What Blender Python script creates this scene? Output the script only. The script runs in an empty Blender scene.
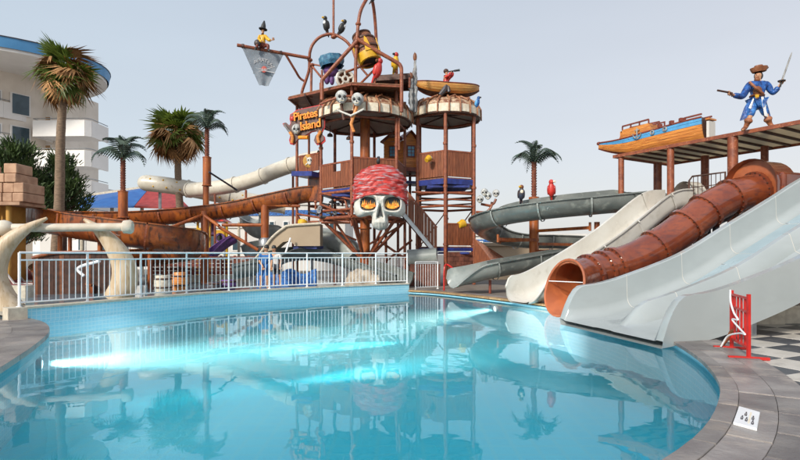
import bpy, bmesh, math, random
from mathutils import Vector, Matrix, noise
random.seed(7)
rad = math.radians
sc = bpy.context.scene
COL = sc.collection
# ------------------------------------------------------------------ camera, sky, sun, exposure
FP, CH, HY = 520.0, 1.5, 254.0
cam_d = bpy.data.cameras.new('camera'); cam = bpy.data.objects.new('camera', cam_d); COL.objects.link(cam)
cam.location = (0, 0, CH); cam.rotation_euler = (rad(90), 0, 0)
cam_d.sensor_width = 36; cam_d.lens = 36 * FP / 800; cam_d.shift_y = (HY - 230) / 800
cam_d.clip_start = 0.1; cam_d.clip_end = 3000
sc.camera = cam
SUN_EL, SUN_AZ = rad(30), rad(215)        # azimuth clockwise from +Y: behind the camera, to the left
w = bpy.data.worlds.new('World'); sc.world = w; w.use_nodes = True
nt = w.node_tree; nt.nodes.clear()
out = nt.nodes.new('ShaderNodeOutputWorld'); bg = nt.nodes.new('ShaderNodeBackground')
sky = nt.nodes.new('ShaderNodeTexSky'); sky.sky_type = 'NISHITA'; sky.sun_disc = False
sky.sun_elevation = SUN_EL; sky.sun_rotation = SUN_AZ; sky.dust_density = 3.0; sky.air_density = 1.0; sky.ozone_density = 1.2
geo = nt.nodes.new('ShaderNodeTexCoord'); sep = nt.nodes.new('ShaderNodeSeparateXYZ')
ramp = nt.nodes.new('ShaderNodeValToRGB')
ramp.color_ramp.elements[0].position = 0.0; ramp.color_ramp.elements[0].color = (6.3, 6.2, 5.9, 1)
ramp.color_ramp.elements[1].position = 0.75; ramp.color_ramp.elements[1].color = (4.2, 4.75, 5.5, 1)
e = ramp.color_ramp.elements.new(0.2); e.color = (5.7, 5.85, 5.95, 1)
mixw = nt.nodes.new('ShaderNodeMix'); mixw.data_type = 'RGBA'; mixw.inputs[0].default_value = 0.78
L = nt.links.new
nz = nt.nodes.new('ShaderNodeTexNoise'); nz.inputs['Scale'].default_value = 1.6; nz.inputs['Detail'].default_value = 4
mp = nt.nodes.new('ShaderNodeMapping'); mp.inputs['Scale'].default_value = (1, 1, 3.5)
tint = nt.nodes.new('ShaderNodeMapRange'); tint.inputs[1].default_value = 0.3; tint.inputs[2].default_value = 0.7; tint.inputs[3].default_value = 0.97; tint.inputs[4].default_value = 1.03
mulw = nt.nodes.new('ShaderNodeVectorMath'); mulw.operation = 'SCALE'
xr = nt.nodes.new('ShaderNodeMapRange'); xr.inputs[1].default_value = -0.7; xr.inputs[2].default_value = 0.7
xm = nt.nodes.new('ShaderNodeMix'); xm.data_type = 'RGBA'; xm.inputs[6].default_value = (0.90, 0.985, 1.05, 1); xm.inputs[7].default_value = (1.03, 1.0, 1.0, 1)
mul2 = nt.nodes.new('ShaderNodeMix'); mul2.data_type = 'RGBA'; mul2.blend_type = 'MULTIPLY'; mul2.inputs[0].default_value = 1
L(geo.outputs['Generated'], sep.inputs[0]); L(sep.outputs[2], ramp.inputs[0])
L(sky.outputs[0], mixw.inputs[6]); L(ramp.outputs[0], mixw.inputs[7])
L(geo.outputs['Generated'], mp.inputs[0]); L(mp.outputs[0], nz.inputs['Vector']); L(nz.outputs[0], tint.inputs[0])
L(mixw.outputs[2], mulw.inputs[0]); L(tint.outputs[0], mulw.inputs['Scale'])
L(sep.outputs[0], xr.inputs[0]); L(xr.outputs[0], xm.inputs[0]); L(mulw.outputs[0], mul2.inputs[6]); L(xm.outputs[2], mul2.inputs[7])
L(mul2.outputs[2], bg.inputs[0]); bg.inputs[1].default_value = 0.1; L(bg.outputs[0], out.inputs[0])
sd = bpy.data.lights.new('sun', 'SUN'); sd.energy = 2.7; sd.angle = rad(8); sd.color = (1.0, 0.93, 0.82)
so = bpy.data.objects.new('sun', sd); COL.objects.link(so)
sdir = Vector((math.sin(SUN_AZ) * math.cos(SUN_EL), math.cos(SUN_AZ) * math.cos(SUN_EL), math.sin(SUN_EL)))
so.rotation_euler = sdir.to_track_quat('Z', 'Y').to_euler(); so.location = sdir * 80
sc.view_settings.view_transform = 'Standard'; sc.view_settings.look = 'None'
sc.view_settings.exposure = 0.5; sc.view_settings.gamma = 1
sc.render.engine = 'CYCLES'

# ------------------------------------------------------------------ helpers
def P(px, py, d):            # a point of the place seen at that bearing and height, d metres away
    return Vector(((px - 400) / FP * d, d, CH + (HY - py) / FP * d))
def V(*a): return Vector(a)
def G(px, d, z): return Vector(((px - 400) / FP * d, d, z))
def spline(pts, n=6):
    pts = [Vector(p) for p in pts]; q = [2 * pts[0] - pts[1]] + pts + [2 * pts[-1] - pts[-2]]; o = []
    for i in range(1, len(q) - 2):
        a, b, c, d = q[i - 1:i + 3]
        for k in range(n):
            t = k / n
            o.append(0.5 * ((2 * b) + (c - a) * t + (2 * a - 5 * b + 4 * c - d) * t * t + (3 * b - a - 3 * c + d) * t ** 3))
    o.append(pts[-1]); return o
def resample(pts, step=None, n=None):
    ds = [0]
    for a, b in zip(pts, pts[1:]): ds.append(ds[-1] + (b - a).length)
    n = n or max(2, int(ds[-1] / step) + 1); o = []; j = 0
    for k in range(n):
        s = ds[-1] * k / (n - 1)
        while j < len(ds) - 2 and ds[j + 1] < s: j += 1
        t = (s - ds[j]) / max(1e-9, ds[j + 1] - ds[j]); o.append(pts[j].lerp(pts[j + 1], min(1, t)))
    return o
def W(o):
    m = o.matrix_basis.copy()
    while o.parent: o = o.parent; m = o.matrix_basis @ m
    return m
class MB:
    def __init__(s): s.v = []; s.f = []; s.sm = []; s.mi = []
    def add(s, vs, fs, smooth=False, mi=0):
        b = len(s.v); s.v += [Vector(v) for v in vs]
        for f in fs: s.f.append([b + i for i in f]); s.sm.append(smooth); s.mi.append(mi)
        return s
    def box(s, x0, x1, y0, y1, z0, z1, mi=0):
        return s.add([(x0,y0,z0),(x1,y0,z0),(x1,y1,z0),(x0,y1,z0),(x0,y0,z1),(x1,y0,z1),(x1,y1,z1),(x0,y1,z1)],
              [(0,3,2,1),(4,5,6,7),(0,1,5,4),(1,2,6,5),(2,3,7,6),(3,0,4,7)], mi=mi)
    def obox(s, c, size, M=None, mi=0):
        M = M or Matrix(); M = M.to_3x3(); hx, hy, hz = [k / 2 for k in size]; c = Vector(c)
        vs = [c + M @ Vector(p) for p in [(-hx,-hy,-hz),(hx,-hy,-hz),(hx,hy,-hz),(-hx,hy,-hz),(-hx,-hy,hz),(hx,-hy,hz),(hx,hy,hz),(-hx,hy,hz)]]
        return s.add(vs, [(0,3,2,1),(4,5,6,7),(0,1,5,4),(1,2,6,5),(2,3,7,6),(3,0,4,7)], mi=mi)
    def bar(s, a, b, wd, ht, mi=0):
        a, b = Vector(a), Vector(b); t = (b - a); l = t.length; t.normalize()
        up = Vector((0, 0, 1)) if abs(t.z) < .95 else Vector((0, 1, 0)); sd_ = t.cross(up).normalized(); up = sd_.cross(t)
        M = Matrix((t, sd_, up)).transposed(); return s.obox((a + b) / 2, (l, wd, ht), M, mi)
    def tube(s, path, r, n=8, caps=True, mi=0, smooth=True):
        path = [Vector(p) for p in path]; m = len(path)
        rs = r if isinstance(r, (list, tuple)) else [r] * m
        t0 = (path[1] - path[0]).normalized(); a = Vector((0, 0, 1)) if abs(t0.z) < .9 else Vector((1, 0, 0)); u = t0.cross(a).normalized()
        vs = []; fs = []
        for i, p in enumerate(path):
            t = (path[min(i + 1, m - 1)] - path[max(i - 1, 0)]).normalized()
            u = (u - t * u.dot(t)).normalized(); w_ = t.cross(u)
            for k in range(n):
                an = 2 * math.pi * k / n; vs.append(p + (u * math.cos(an) + w_ * math.sin(an)) * rs[i])
        for i in range(m - 1):
            for k in range(n): fs.append((i*n+k, i*n+(k+1)%n, (i+1)*n+(k+1)%n, (i+1)*n+k))
        s.add(vs, fs, smooth, mi)
        if caps:
            b = len(s.v) - len(vs)
            s.f.append([b + k for k in range(n)][::-1]); s.sm.append(False); s.mi.append(mi)
            s.f.append([b + (m-1)*n + k for k in range(n)]); s.sm.append(False); s.mi.append(mi)
        return s
    def ell(s, c, r, n=12, m=8, M=None, mi=0):
        c = Vector(c); r = r if isinstance(r, (list, tuple)) else (r, r, r); M = M.to_3x3() if M else Matrix.Identity(3)
        vs = [c + M @ Vector((0, 0, -r[2]))]
        for j in range(1, m):
            ph = -math.pi / 2 + math.pi * j / m
            for k in range(n):
                th = 2 * math.pi * k / n
                vs.append(c + M @ Vector((r[0]*math.cos(ph)*math.cos(th), r[1]*math.cos(ph)*math.sin(th), r[2]*math.sin(ph))))
        vs.append(c + M @ Vector((0, 0, r[2]))); fs = []
        for k in range(n): fs.append((0, 1 + (k+1) % n, 1 + k))
        for j in range(m - 2):
            for k in range(n): fs.append((1+j*n+k, 1+j*n+(k+1)%n, 1+(j+1)*n+(k+1)%n, 1+(j+1)*n+k))
        l = len(vs) - 1; b = 1 + (m-2)*n
        for k in range(n): fs.append((b + k, b + (k+1) % n, l))
        return s.add(vs, fs, True, mi)
    def lathe(s, prof, c=(0, 0, 0), n=16, M=None, mi=0, smooth=True, a0=0, a1=2*math.pi):
        c = Vector(c); M = M.to_3x3() if M else Matrix.Identity(3); full = abs(a1 - a0 - 2*math.pi) < 1e-6
        cols = n if full else n + 1; vs = []; fs = []
        for r, z in prof:
            for k in range(cols):
                th = a0 + (a1 - a0) * k / n; vs.append(c + M @ Vector((r*math.cos(th), r*math.sin(th), z)))
        for i in range(len(prof) - 1):
            for k in range(n):
                k2 = (k + 1) % cols; fs.append((i*cols+k, i*cols+k2, (i+1)*cols+k2, (i+1)*cols+k))
        return s.add(vs, fs, smooth, mi)
    def prism(s, poly, h0, h1, M=None, mi=0):      # poly in local xy, extruded along local z
        M = M or Matrix(); n = len(poly)
        ar = sum(poly[i][0]*poly[(i+1)%n][1] - poly[(i+1)%n][0]*poly[i][1] for i in range(n))
        if ar < 0: poly = poly[::-1]
        vs = [M @ Vector((x, y, h0)) for x, y in poly] + [M @ Vector((x, y, h1)) for x, y in poly]
        fs = [list(range(n))[::-1], list(range(n, 2*n))] + [(i, (i+1)%n, n+(i+1)%n, n+i) for i in range(n)]
        return s.add(vs, fs, mi=mi)
    def sweep(s, path, prof, closed=True, smooth=True, mi=0, profs=None, caps=True):
        path = [Vector(p) for p in path]; m = len(path); vs = []; fs = []; n = len(prof)
        for i, p in enumerate(path):
            t = (path[min(i+1, m-1)] - path[max(i-1, 0)]).normalized()
            sd_ = t.cross(Vector((0, 0, 1))).normalized(); up = sd_.cross(t)
            for a, b in (profs[i] if profs else prof): vs.append(p + sd_ * a + up * b)
        for i in range(m - 1):
            for k in range(n if closed else n - 1):
                fs.append((i*n+k, (i+1)*n+k, (i+1)*n+(k+1)%n, i*n+(k+1)%n))
        b = len(s.v); s.add(vs, fs, smooth, mi)
        return s
    def build(s, name, mat, parent=None, kind=None, autosmooth=None):
        me = bpy.data.meshes.new(name); vs = s.v
        if parent is not None:
            inv = W(parent).inverted(); vs = [inv @ v for v in vs]
        me.from_pydata([tuple(v) for v in vs], [], s.f)
        me.polygons.foreach_set('use_smooth', s.sm)
        mats = mat if isinstance(mat, (list, tuple)) else [mat]
        for m_ in mats: me.materials.append(m_)
        if len(mats) > 1: me.polygons.foreach_set('material_index', s.mi)
        me.update()
        if s.smany(): me.set_sharp_from_angle(angle=rad(autosmooth or 40))
        o = bpy.data.objects.new(name, me); COL.objects.link(o)
        if parent is not None: o.parent = parent
        if kind: o['kind'] = kind
        return o
    def smany(s): return any(s.sm)
def tag(o, label=None, cat=None, group=None, kind=None):
    if label: o['label'] = label
    if cat: o['category'] = cat
    if group: o['group'] = group
    if kind: o['kind'] = kind
    return o
def thing(name, label, cat, loc=(0, 0, 0), group=None, rz=0):
    o = bpy.data.objects.new(name, None); COL.objects.link(o); o.empty_display_size = .2
    o.location = loc; o.rotation_euler = (0, 0, rz); return tag(o, label, cat, group)
def inst(name, me, parent, M=None):
    o = bpy.data.objects.new(name, me); COL.objects.link(o); o.parent = parent
    if M is not None: o.matrix_basis = M
    return o
def copy_tree(o, parent=None):
    c = o.copy(); COL.objects.link(c); c.parent = parent
    for ch in list(o.children): copy_tree(ch, c)
    return c
def MX(loc, rz=0, rx=0, ry=0, s=1):
    from mathutils import Euler
    m = Matrix.Translation(loc) @ Euler((rx, ry, rz)).to_matrix().to_4x4()
    return m @ Matrix.Diagonal((s, s, s, 1)) if s != 1 else m
def frame(o, x, z):          # local x, z axes -> matrix
    x = Vector(x).normalized(); z = Vector(z); z = (z - x * z.dot(x)).normalized(); y = z.cross(x)
    M = Matrix((x, y, z)).transposed().to_4x4(); M.translation = Vector(o); return M
def trough(r, hl, hr, th=.05, n=12, lip=.07, ry=None):
    ry = ry or r; ins = [(-r, hl)] + [(-r*math.cos(math.pi*k/n), -ry*math.sin(math.pi*k/n)) for k in range(n+1)] + [(r, hr)]
    R = r + th; Ry = ry + th
    outr = [(R, hr)] + [(R*math.cos(math.pi*k/n), -Ry*math.sin(math.pi*k/n)) for k in range(n+1)] + [(-R, hl)]
    return ins + [(r, hr+.015), (R+lip, hr+.015), (R+lip, hr-.03), (R, hr-.03)] + outr[1:-1] + [(-R, hl-.03), (-R-lip, hl-.03), (-R-lip, hl+.015), (-r, hl+.015)]
def trough_rib(r, hl, hr, n=12, ry=None):
    ry = ry or r; a, b = .03, .12
    ins = [(-(r+a), hl-.04)] + [(-(r+a)*math.cos(math.pi*k/n), -(ry+a)*math.sin(math.pi*k/n)) for k in range(n+1)] + [(r+a, hr-.04)]
    outr = [(r+b, hr-.04)] + [((r+b)*math.cos(math.pi*k/n), -(ry+b)*math.sin(math.pi*k/n)) for k in range(n+1)] + [(-(r+b), hl-.04)]
    return ins + outr
def ring_prof(r0, r1, n=20):
    return [(r1*math.cos(2*math.pi*k/n), r1*math.sin(2*math.pi*k/n)) for k in range(n)]
def flume(root, path, prof, rib, seg, mat, ribmat=None, name='flume_section', label=None):
    i = 0; m = len(path)
    while i < m - 1:
        j = min(m - 1, i + seg)
        if m - 1 - j < seg // 2: j = m - 1
        b = MB(); b.sweep(path[i:j+1], prof)
        n = len(prof); base = 0; last = (j - i) * n
        b.build(name, mat, root, autosmooth=50)
        if j < m - 1 and rib:
            t = (path[j+1] - path[j-1]).normalized(); r_ = MB(); r_.sweep([path[j] - t*.035, path[j] + t*.035], rib, smooth=False)
            k = len(rib)
            for base in (0, k): pass
            nn = k // 2
            for base in (0, k):
                for q in range(nn - 1):
                    r_.f.append([base+q, base+q+1, base+k-2-q, base+k-1-q]); r_.sm.append(False); r_.mi.append(0)
            r_.build('flange', ribmat or mat, root)
        i = j

# ------------------------------------------------------------------ materials
def nodes(name):
    m = bpy.data.materials.new(name); m.use_nodes = True; t = m.node_tree; t.nodes.clear()
    o = t.nodes.new('ShaderNodeOutputMaterial'); p = t.nodes.new('ShaderNodeBsdfPrincipled'); t.links.new(p.outputs[0], o.inputs[0])
    return m, t, p, o
def mat(name, c, rough=.5, c2=None, scale=3., detail=5, lo=.35, hi=.65, bump=0, bscale=30., metal=0, stretch=(1,1,1), c3=None, s3=9., lo3=.55, hi3=.7, st3=None, rnd=0, coat=0, spec=.5, rot=(0,0,0), distort=0):
    m, t, p, o = nodes(name); N = t.nodes.new; K = t.links.new
    tc = N('ShaderNodeTexCoord'); mp_ = N('ShaderNodeMapping'); mp_.inputs['Scale'].default_value = stretch; mp_.inputs['Rotation'].default_value = rot
    K(tc.outputs['Object'], mp_.inputs[0])
    nz_ = N('ShaderNodeTexNoise'); nz_.inputs['Scale'].default_value = scale; nz_.inputs['Detail'].default_value = detail; nz_.inputs['Distortion'].default_value = distort
    K(mp_.outputs[0], nz_.inputs['Vector'])
    mr = N('ShaderNodeMapRange'); mr.inputs[1].default_value = lo; mr.inputs[2].default_value = hi; mr.interpolation_type = 'SMOOTHSTEP'; K(nz_.outputs[0], mr.inputs[0])
    c2 = c2 or tuple(k * .72 for k in c); mx = N('ShaderNodeMix'); mx.data_type = 'RGBA'
    mx.inputs[6].default_value = (*c, 1); mx.inputs[7].default_value = (*c2, 1); K(mr.outputs[0], mx.inputs[0]); last = mx.outputs[2]
    if c3:
        n3 = N('ShaderNodeTexNoise'); n3.inputs['Scale'].default_value = s3; n3.inputs['Detail'].default_value = 6
        mp3 = N('ShaderNodeMapping'); mp3.inputs['Scale'].default_value = st3 or stretch; mp3.inputs['Location'].default_value = (3, 7, 1); mp3.inputs['Rotation'].default_value = rot
        K(tc.outputs['Object'], mp3.inputs[0]); K(mp3.outputs[0], n3.inputs['Vector'])
        m3 = N('ShaderNodeMapRange'); m3.inputs[1].default_value = lo3; m3.inputs[2].default_value = hi3; K(n3.outputs[0], m3.inputs[0])
        x3 = N('ShaderNodeMix'); x3.data_type = 'RGBA'; K(m3.outputs[0], x3.inputs[0]); K(last, x3.inputs[6]); x3.inputs[7].default_value = (*c3, 1); last = x3.outputs[2]
    if rnd:
        oi = N('ShaderNodeObjectInfo'); r2 = N('ShaderNodeMapRange'); r2.inputs[3].default_value = 1 - rnd; r2.inputs[4].default_value = 1 + rnd
        K(oi.outputs['Random'], r2.inputs[0]); vm = N('ShaderNodeVectorMath'); vm.operation = 'SCALE'; K(last, vm.inputs[0]); K(r2.outputs[0], vm.inputs['Scale']); last = vm.outputs[0]
    K(last, p.inputs['Base Color'])
    rr = N('ShaderNodeMapRange'); rr.inputs[3].default_value = max(.03, rough - .1); rr.inputs[4].default_value = min(1, rough + .1); K(nz_.outputs[0], rr.inputs[0]); K(rr.outputs[0], p.inputs['Roughness'])
    p.inputs['Metallic'].default_value = metal; p.inputs['Coat Weight'].default_value = coat; p.inputs['Specular IOR Level'].default_value = spec
    if bump:
        nb = N('ShaderNodeTexNoise'); nb.inputs['Scale'].default_value = bscale; nb.inputs['Detail'].default_value = 4; K(mp_.outputs[0], nb.inputs['Vector'])
        bp = N('ShaderNodeBump'); bp.inputs['Strength'].default_value = bump; bp.inputs['Distance'].default_value = .03; K(nb.outputs[0], bp.inputs['Height']); K(bp.outputs[0], p.inputs['Normal'])
    m['p'] = 1
    return m
def mosaic(name, c, c2, grout, size, rough=.2):
    m, t, p, o = nodes(name); N = t.nodes.new; K = t.links.new
    tc = N('ShaderNodeTexCoord'); sx = N('ShaderNodeSeparateXYZ'); K(tc.outputs['UV'], sx.inputs[0])
    br = N('ShaderNodeTexBrick'); br.offset = 0; br.inputs['Scale'].default_value = 1; br.inputs['Brick Width'].default_value = size; br.inputs['Row Height'].default_value = size
    br.inputs['Mortar Size'].default_value = size * .09; br.inputs['Color1'].default_value = (*c, 1); br.inputs['Color2'].default_value = (*c2, 1); br.inputs['Mortar'].default_value = (*grout, 1); br.inputs['Bias'].default_value = 0
    K(tc.outputs['UV'], br.inputs['Vector']); K(br.outputs[0], p.inputs['Base Color']); p.inputs['Roughness'].default_value = rough
    return m
M_ = {}
M_['tower_steel'] = mat('rust_red_steel', (.30,.085,.035), .45, (.19,.05,.025), 5, bump=.15, c3=(.42,.17,.09), s3=14, lo3=.58, hi3=.72)
M_['post_orange'] = mat('rust_orange_post', (.42,.115,.022), .4, (.24,.06,.018), 4, stretch=(1,1,.35), bump=.15, c3=(.10,.035,.02), s3=7, lo3=.6, hi3=.75)
M_['panel_wood'] = mat('brown_plank_panel', (.27,.085,.035), .5, (.17,.05,.022), 7, stretch=(3,3,.35), bump=.2, rnd=.12)
M_['dark_wood'] = mat('dark_brown_timber', (.10,.04,.024), .6, (.05,.022,.015), 6, stretch=(1,1,1), bump=.2, rnd=.15)
M_['deck_wood'] = mat('weathered_plank', (.26,.11,.05), .6, (.14,.055,.03), 6, stretch=(.4,3,3), bump=.2, rnd=.2)
M_['blue_frp'] = mat('navy_blue_floor_edge', (.03,.05,.25), .4, (.02,.03,.15), 5)
M_['flume_brown'] = mat('rust_brown_fibreglass', (.36,.10,.02), .28, (.20,.048,.014), 1.6, stretch=(1,1,1), c3=(.045,.018,.012), s3=3.2, lo3=.50, hi3=.70, st3=(2.2,.9,.8), coat=.3, distort=.6)
M_['tube_brown'] = mat('red_brown_fibreglass', (.25,.062,.026), .14, (.17,.038,.018), 2.0, c3=(.10,.035,.03), s3=7, lo3=.50, hi3=.78, st3=(.6,1.6,1.4), coat=.6, distort=.3, bump=.05)
M_['tube_brown_in'] = mat('orange_brown_inside', (.42,.12,.045), .35, (.33,.09,.035), 3)
M_['slide_grey'] = mat('pale_grey_fibreglass', (.38,.415,.42), .2, (.345,.38,.385), .9, c3=(.34,.37,.37), s3=2.5, lo3=.52, hi3=.9, st3=(.5,2,2), coat=.4)
M_['slide_lane'] = mat('worn_blue_grey_lane', (.36,.45,.49), .28, (.30,.39,.43), 1.5, c3=(.30,.37,.40), s3=2.5, lo3=.5, hi3=.8, st3=(.4,3,2))
M_['slide_lane_dark'] = mat('dark_worn_lane', (.30,.35,.36), .3, (.24,.28,.29), 1.5, stretch=(.4,3,2))
M_['slide_white'] = mat('cream_white_fibreglass', (.66,.64,.59), .25, (.60,.57,.51), 1.4, c3=(.50,.47,.41), s3=4, lo3=.55, hi3=.8, coat=.3)
M_['slide_green'] = mat('dark_grey_fibreglass', (.165,.18,.17), .3, (.115,.13,.125), 1.8, c3=(.30,.32,.29), s3=4, lo3=.56, hi3=.78, coat=.3)
M_['slide_green_pale'] = mat('pale_grey_green_fibreglass', (.32,.345,.33), .3, (.25,.275,.26), 1.8, c3=(.45,.47,.44), s3=3, lo3=.56, hi3=.8, coat=.3)
M_['tube_cream'] = mat('cream_tube_fibreglass', (.66,.62,.53), .35, (.58,.53,.44), 2, c3=(.42,.36,.25), s3=6, lo3=.6, hi3=.8)
M_['white_paint'] = mat('white_metal_paint', (.86,.87,.88), .35, (.78,.79,.80), 6)
M_['cream_cap'] = mat('cream_concrete', (.62,.56,.45), .7, (.5,.44,.35), 8, bump=.2)
M_['ivory'] = mat('ivory_tusk', (.62,.50,.36), .45, (.50,.37,.23), 3, stretch=(3,3,.6), c3=(.36,.24,.13), s3=6, lo3=.58, hi3=.75, bump=.2, bscale=12)
M_['ivory_bar'] = mat('ivory_bar', (.66,.60,.50), .5, (.55,.48,.38), 4)
M_['bone'] = mat('painted_bone', (.72,.70,.64), .45, (.55,.53,.48), 3.5, c3=(.33,.31,.28), s3=7, lo3=.6, hi3=.78, bump=.3, bscale=14)
M_['bone_grey'] = mat('stained_grey_bone', (.62,.63,.61), .6, (.36,.37,.36), 5, c3=(.10,.10,.10), s3=9, lo3=.55, hi3=.72, bump=.5, bscale=18)
M_['black'] = mat('black_paint', (.02,.02,.022), .5, (.03,.03,.03))
M_['stone'] = mat('grey_brown_stone_paving', (.27,.245,.23), .42, (.165,.145,.14), 1.6, detail=8, c3=(.32,.275,.24), s3=4.0, lo3=.52, hi3=.75, bump=.35, bscale=18, rnd=.26)
M_['joint'] = mat('dark_paving_joint', (.25,.235,.22), .8, bump=.3)
M_['tan_coping'] = mat('tan_sandstone_coping', (.42,.27,.13), .65, (.30,.18,.09), 5, bump=.3, rnd=.2)
M_['tile_dark'] = mat('dark_checker_tile', (.085,.09,.10), .35, (.06,.065,.075), 4, bump=.15, rnd=.2, c3=(.2,.19,.18), s3=5, lo3=.6, hi3=.8)
M_['tile_light'] = mat('light_checker_tile', (.62,.58,.52), .35, (.52,.48,.42), 4, bump=.15, rnd=.1, c3=(.3,.27,.24), s3=5, lo3=.6, hi3=.8)
M_['red_paint'] = mat('red_metal_paint', (.55,.02,.015), .4, (.42,.015,.01), 6)
M_['hotel'] = mat('warm_white_render', (.80,.73,.65), .8, (.72,.65,.57), .6, bump=.05)
M_['hotel_par'] = mat('white_parapet_render', (.84,.82,.80), .8, (.78,.76,.74), .6)
M_['hotel_blue'] = mat('blue_fascia', (.09,.30,.58), .5, (.07,.26,.52), 1)
M_['glass_dark'] = mat('dark_window_glass', (.05,.09,.12), .08, (.03,.06,.08), 1)
M_['glass_blue'] = mat('blue_window_pane', (.05,.22,.42), .15, (.12,.34,.5), 6)
M_['door_tan'] = mat('tan_shutter', (.45,.28,.14), .6)
M_['palm_green'] = mat('palm_frond_green', (.12,.17,.03), .5, (.07,.11,.02), 3, rnd=.35)
M_['palm_brown'] = mat('dry_palm_frond', (.50,.27,.11), .8, (.30,.15,.055), 3, rnd=.3)
M_['palm_trunk'] = mat('grey_brown_palm_trunk', (.27,.19,.13), .85, (.17,.12,.08), 6, stretch=(1,1,4), bump=.5)
M_['pine'] = mat('dark_green_needles', (.06,.105,.022), .65, (.03,.06,.014), 1.2, lo=.4, hi=.6)
M_['fake_palm'] = mat('dark_green_steel_frond', (.085,.12,.09), .45, (.05,.08,.06), 4, rnd=.2)
M_['fake_trunk'] = mat('red_brown_palm_trunk', (.26,.08,.045), .6, (.15,.045,.03), 8, c3=(.38,.2,.12), s3=14, lo3=.55, hi3=.7, bump=.4)
M_['castle'] = mat('pink_sandstone_block', (.50,.31,.20), .8, (.38,.22,.14), 3, bump=.4, rnd=.12)
M_['yellow_wall'] = mat('ochre_render', (.55,.30,.07), .8, (.45,.24,.05), 3)
M_['roof_blue'] = mat('blue_roof_sheet', (.03,.14,.42), .45, (.025,.11,.36), 2)
M_['roof_red'] = mat('red_roof_sheet', (.42,.04,.03), .5)
M_['purple'] = mat('purple_plastic', (.17,.07,.27), .5, (.10,.05,.16), 6, bump=.4)
M_['yellow'] = mat('yellow_plastic', (.72,.42,.02), .4, (.6,.33,.02), 4)
M_['red_plastic'] = mat('red_plastic', (.6,.04,.03), .4, (.45,.03,.025), 4)
M_['blue'] = mat('blue_paint', (.03,.16,.48), .4, (.015,.06,.22), 9, lo=.42, hi=.6, c3=(.10,.30,.62), s3=14, lo3=.58, hi3=.7, bump=.6, bscale=16)
M_['sky_blue'] = mat('sky_blue_paint', (.10,.36,.66), .45, (.08,.30,.56), 5, c3=(.05,.2,.4), s3=12, lo3=.62, hi3=.75)
M_['boat_tan'] = mat('tan_boat_plank', (.72,.38,.11), .45, (.55,.24,.06), 4, stretch=(.5,.5,6))
M_['coat_blue'] = mat('dark_blue_coat', (.02,.10,.36), .45, (.008,.035,.16), 8, lo=.42, hi=.6, c3=(.06,.22,.52), s3=12, lo3=.6, hi3=.7, bump=.7, bscale=14)
M_['boot'] = mat('rust_brown_boot', (.34,.12,.05), .55, (.18,.06,.025), 8, bump=.4)
M_['hat_blue'] = mat('teal_blue_hat', (.07,.24,.38), .6, (.035,.12,.22), 6, c3=(.2,.36,.45), s3=9, lo3=.56, hi3=.7, bump=.5)
M_['skin'] = mat('painted_skin', (.55,.30,.17), .55, (.45,.22,.12), 5)
M_['brown_leather'] = mat('brown_leather', (.26,.09,.035), .55, (.15,.05,.02), 6)
M_['ship_wood'] = mat('orange_ship_planks', (.74,.30,.065), .4, (.52,.17,.04), 5, stretch=(.5,.5,7), c3=(.2,.07,.03), s3=5, lo3=.58, hi3=.72, st3=(.4,.4,8), rnd=.1)
M_['ship_trim'] = mat('dark_red_trim', (.22,.05,.03), .5)
M_['grey_wood'] = mat('weathered_grey_timber', (.38,.38,.37), .8, (.16,.15,.15), 5, stretch=(2,2,.4), bump=.5, c3=(.62,.6,.57), s3=6, lo3=.55, hi3=.7)
M_['banner'] = mat('grey_banner_cloth', (.24,.27,.31), .85, (.20,.23,.27), 4, c3=(.34,.37,.41), s3=18, lo3=.55, hi3=.75)
M_['banner_print'] = mat('pale_print', (.50,.50,.52), .8)
M_['red_print'] = mat('red_print', (.55,.10,.08), .7)
M_['sign_red'] = mat('sign_red_edge', (.55,.02,.02), .4)
M_['sign_brown'] = mat('sign_dark_board', (.10,.06,.055), .6, (.16,.09,.08), 7)
M_['sign_gold'] = mat('sign_orange_letters', (.80,.35,.03), .4, (.8,.22,.02), 5)
M_['fringe'] = mat('cream_canopy_board', (.82,.74,.60), .7, (.70,.60,.45), 8, rnd=.08, bump=.2)
M_['under'] = mat('canopy_underside', (.66,.60,.53), .8, (.56,.50,.44), 3)
M_['dome'] = mat('canopy_dome_boards', (.52,.36,.23), .75, (.22,.09,.05), 5, lo=.42, hi=.58, c3=(.55,.45,.34), s3=7, bump=.4)
M_['rib'] = mat('canopy_rib_brown', (.24,.08,.04), .6, (.40,.2,.1), 9)
M_['roof_cream'] = mat('cream_roof_lining', (.62,.55,.42), .7, (.50,.43,.32), 2)
def thin(m_, c, f):
    t = m_.node_tree; o = [x for x in t.nodes if x.type == 'OUTPUT_MATERIAL'][0]; p = [x for x in t.nodes if x.type == 'BSDF_PRINCIPLED'][0]
    tl = t.nodes.new('ShaderNodeBsdfTranslucent'); tl.inputs[0].default_value = (*c, 1); mx = t.nodes.new('ShaderNodeMixShader'); mx.inputs[0].default_value = f
    t.links.new(p.outputs[0], mx.inputs[1]); t.links.new(tl.outputs[0], mx.inputs[2]); t.links.new(mx.outputs[0], o.inputs[0])
thin(M_['under'], (.7,.62,.52), .42); thin(M_['roof_cream'], (.85,.76,.6), .45); thin(M_['palm_green'], (.2,.28,.04), .3)
M_['bandana'] = mat('red_grey_bandana', (.58,.05,.04), .5, (.33,.025,.025), 2.6, stretch=(1,1,3.2), c3=(.42,.34,.36), s3=3.6, lo3=.52, hi3=.64, st3=(.7,.7,4.5), bump=.7, bscale=5, distort=1.2)
M_['flame'] = mat('painted_flames', (.85,.38,.03), .4, (.75,.14,.01), 9, c3=(.9,.6,.15), s3=12, lo3=.5, hi3=.7)
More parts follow.
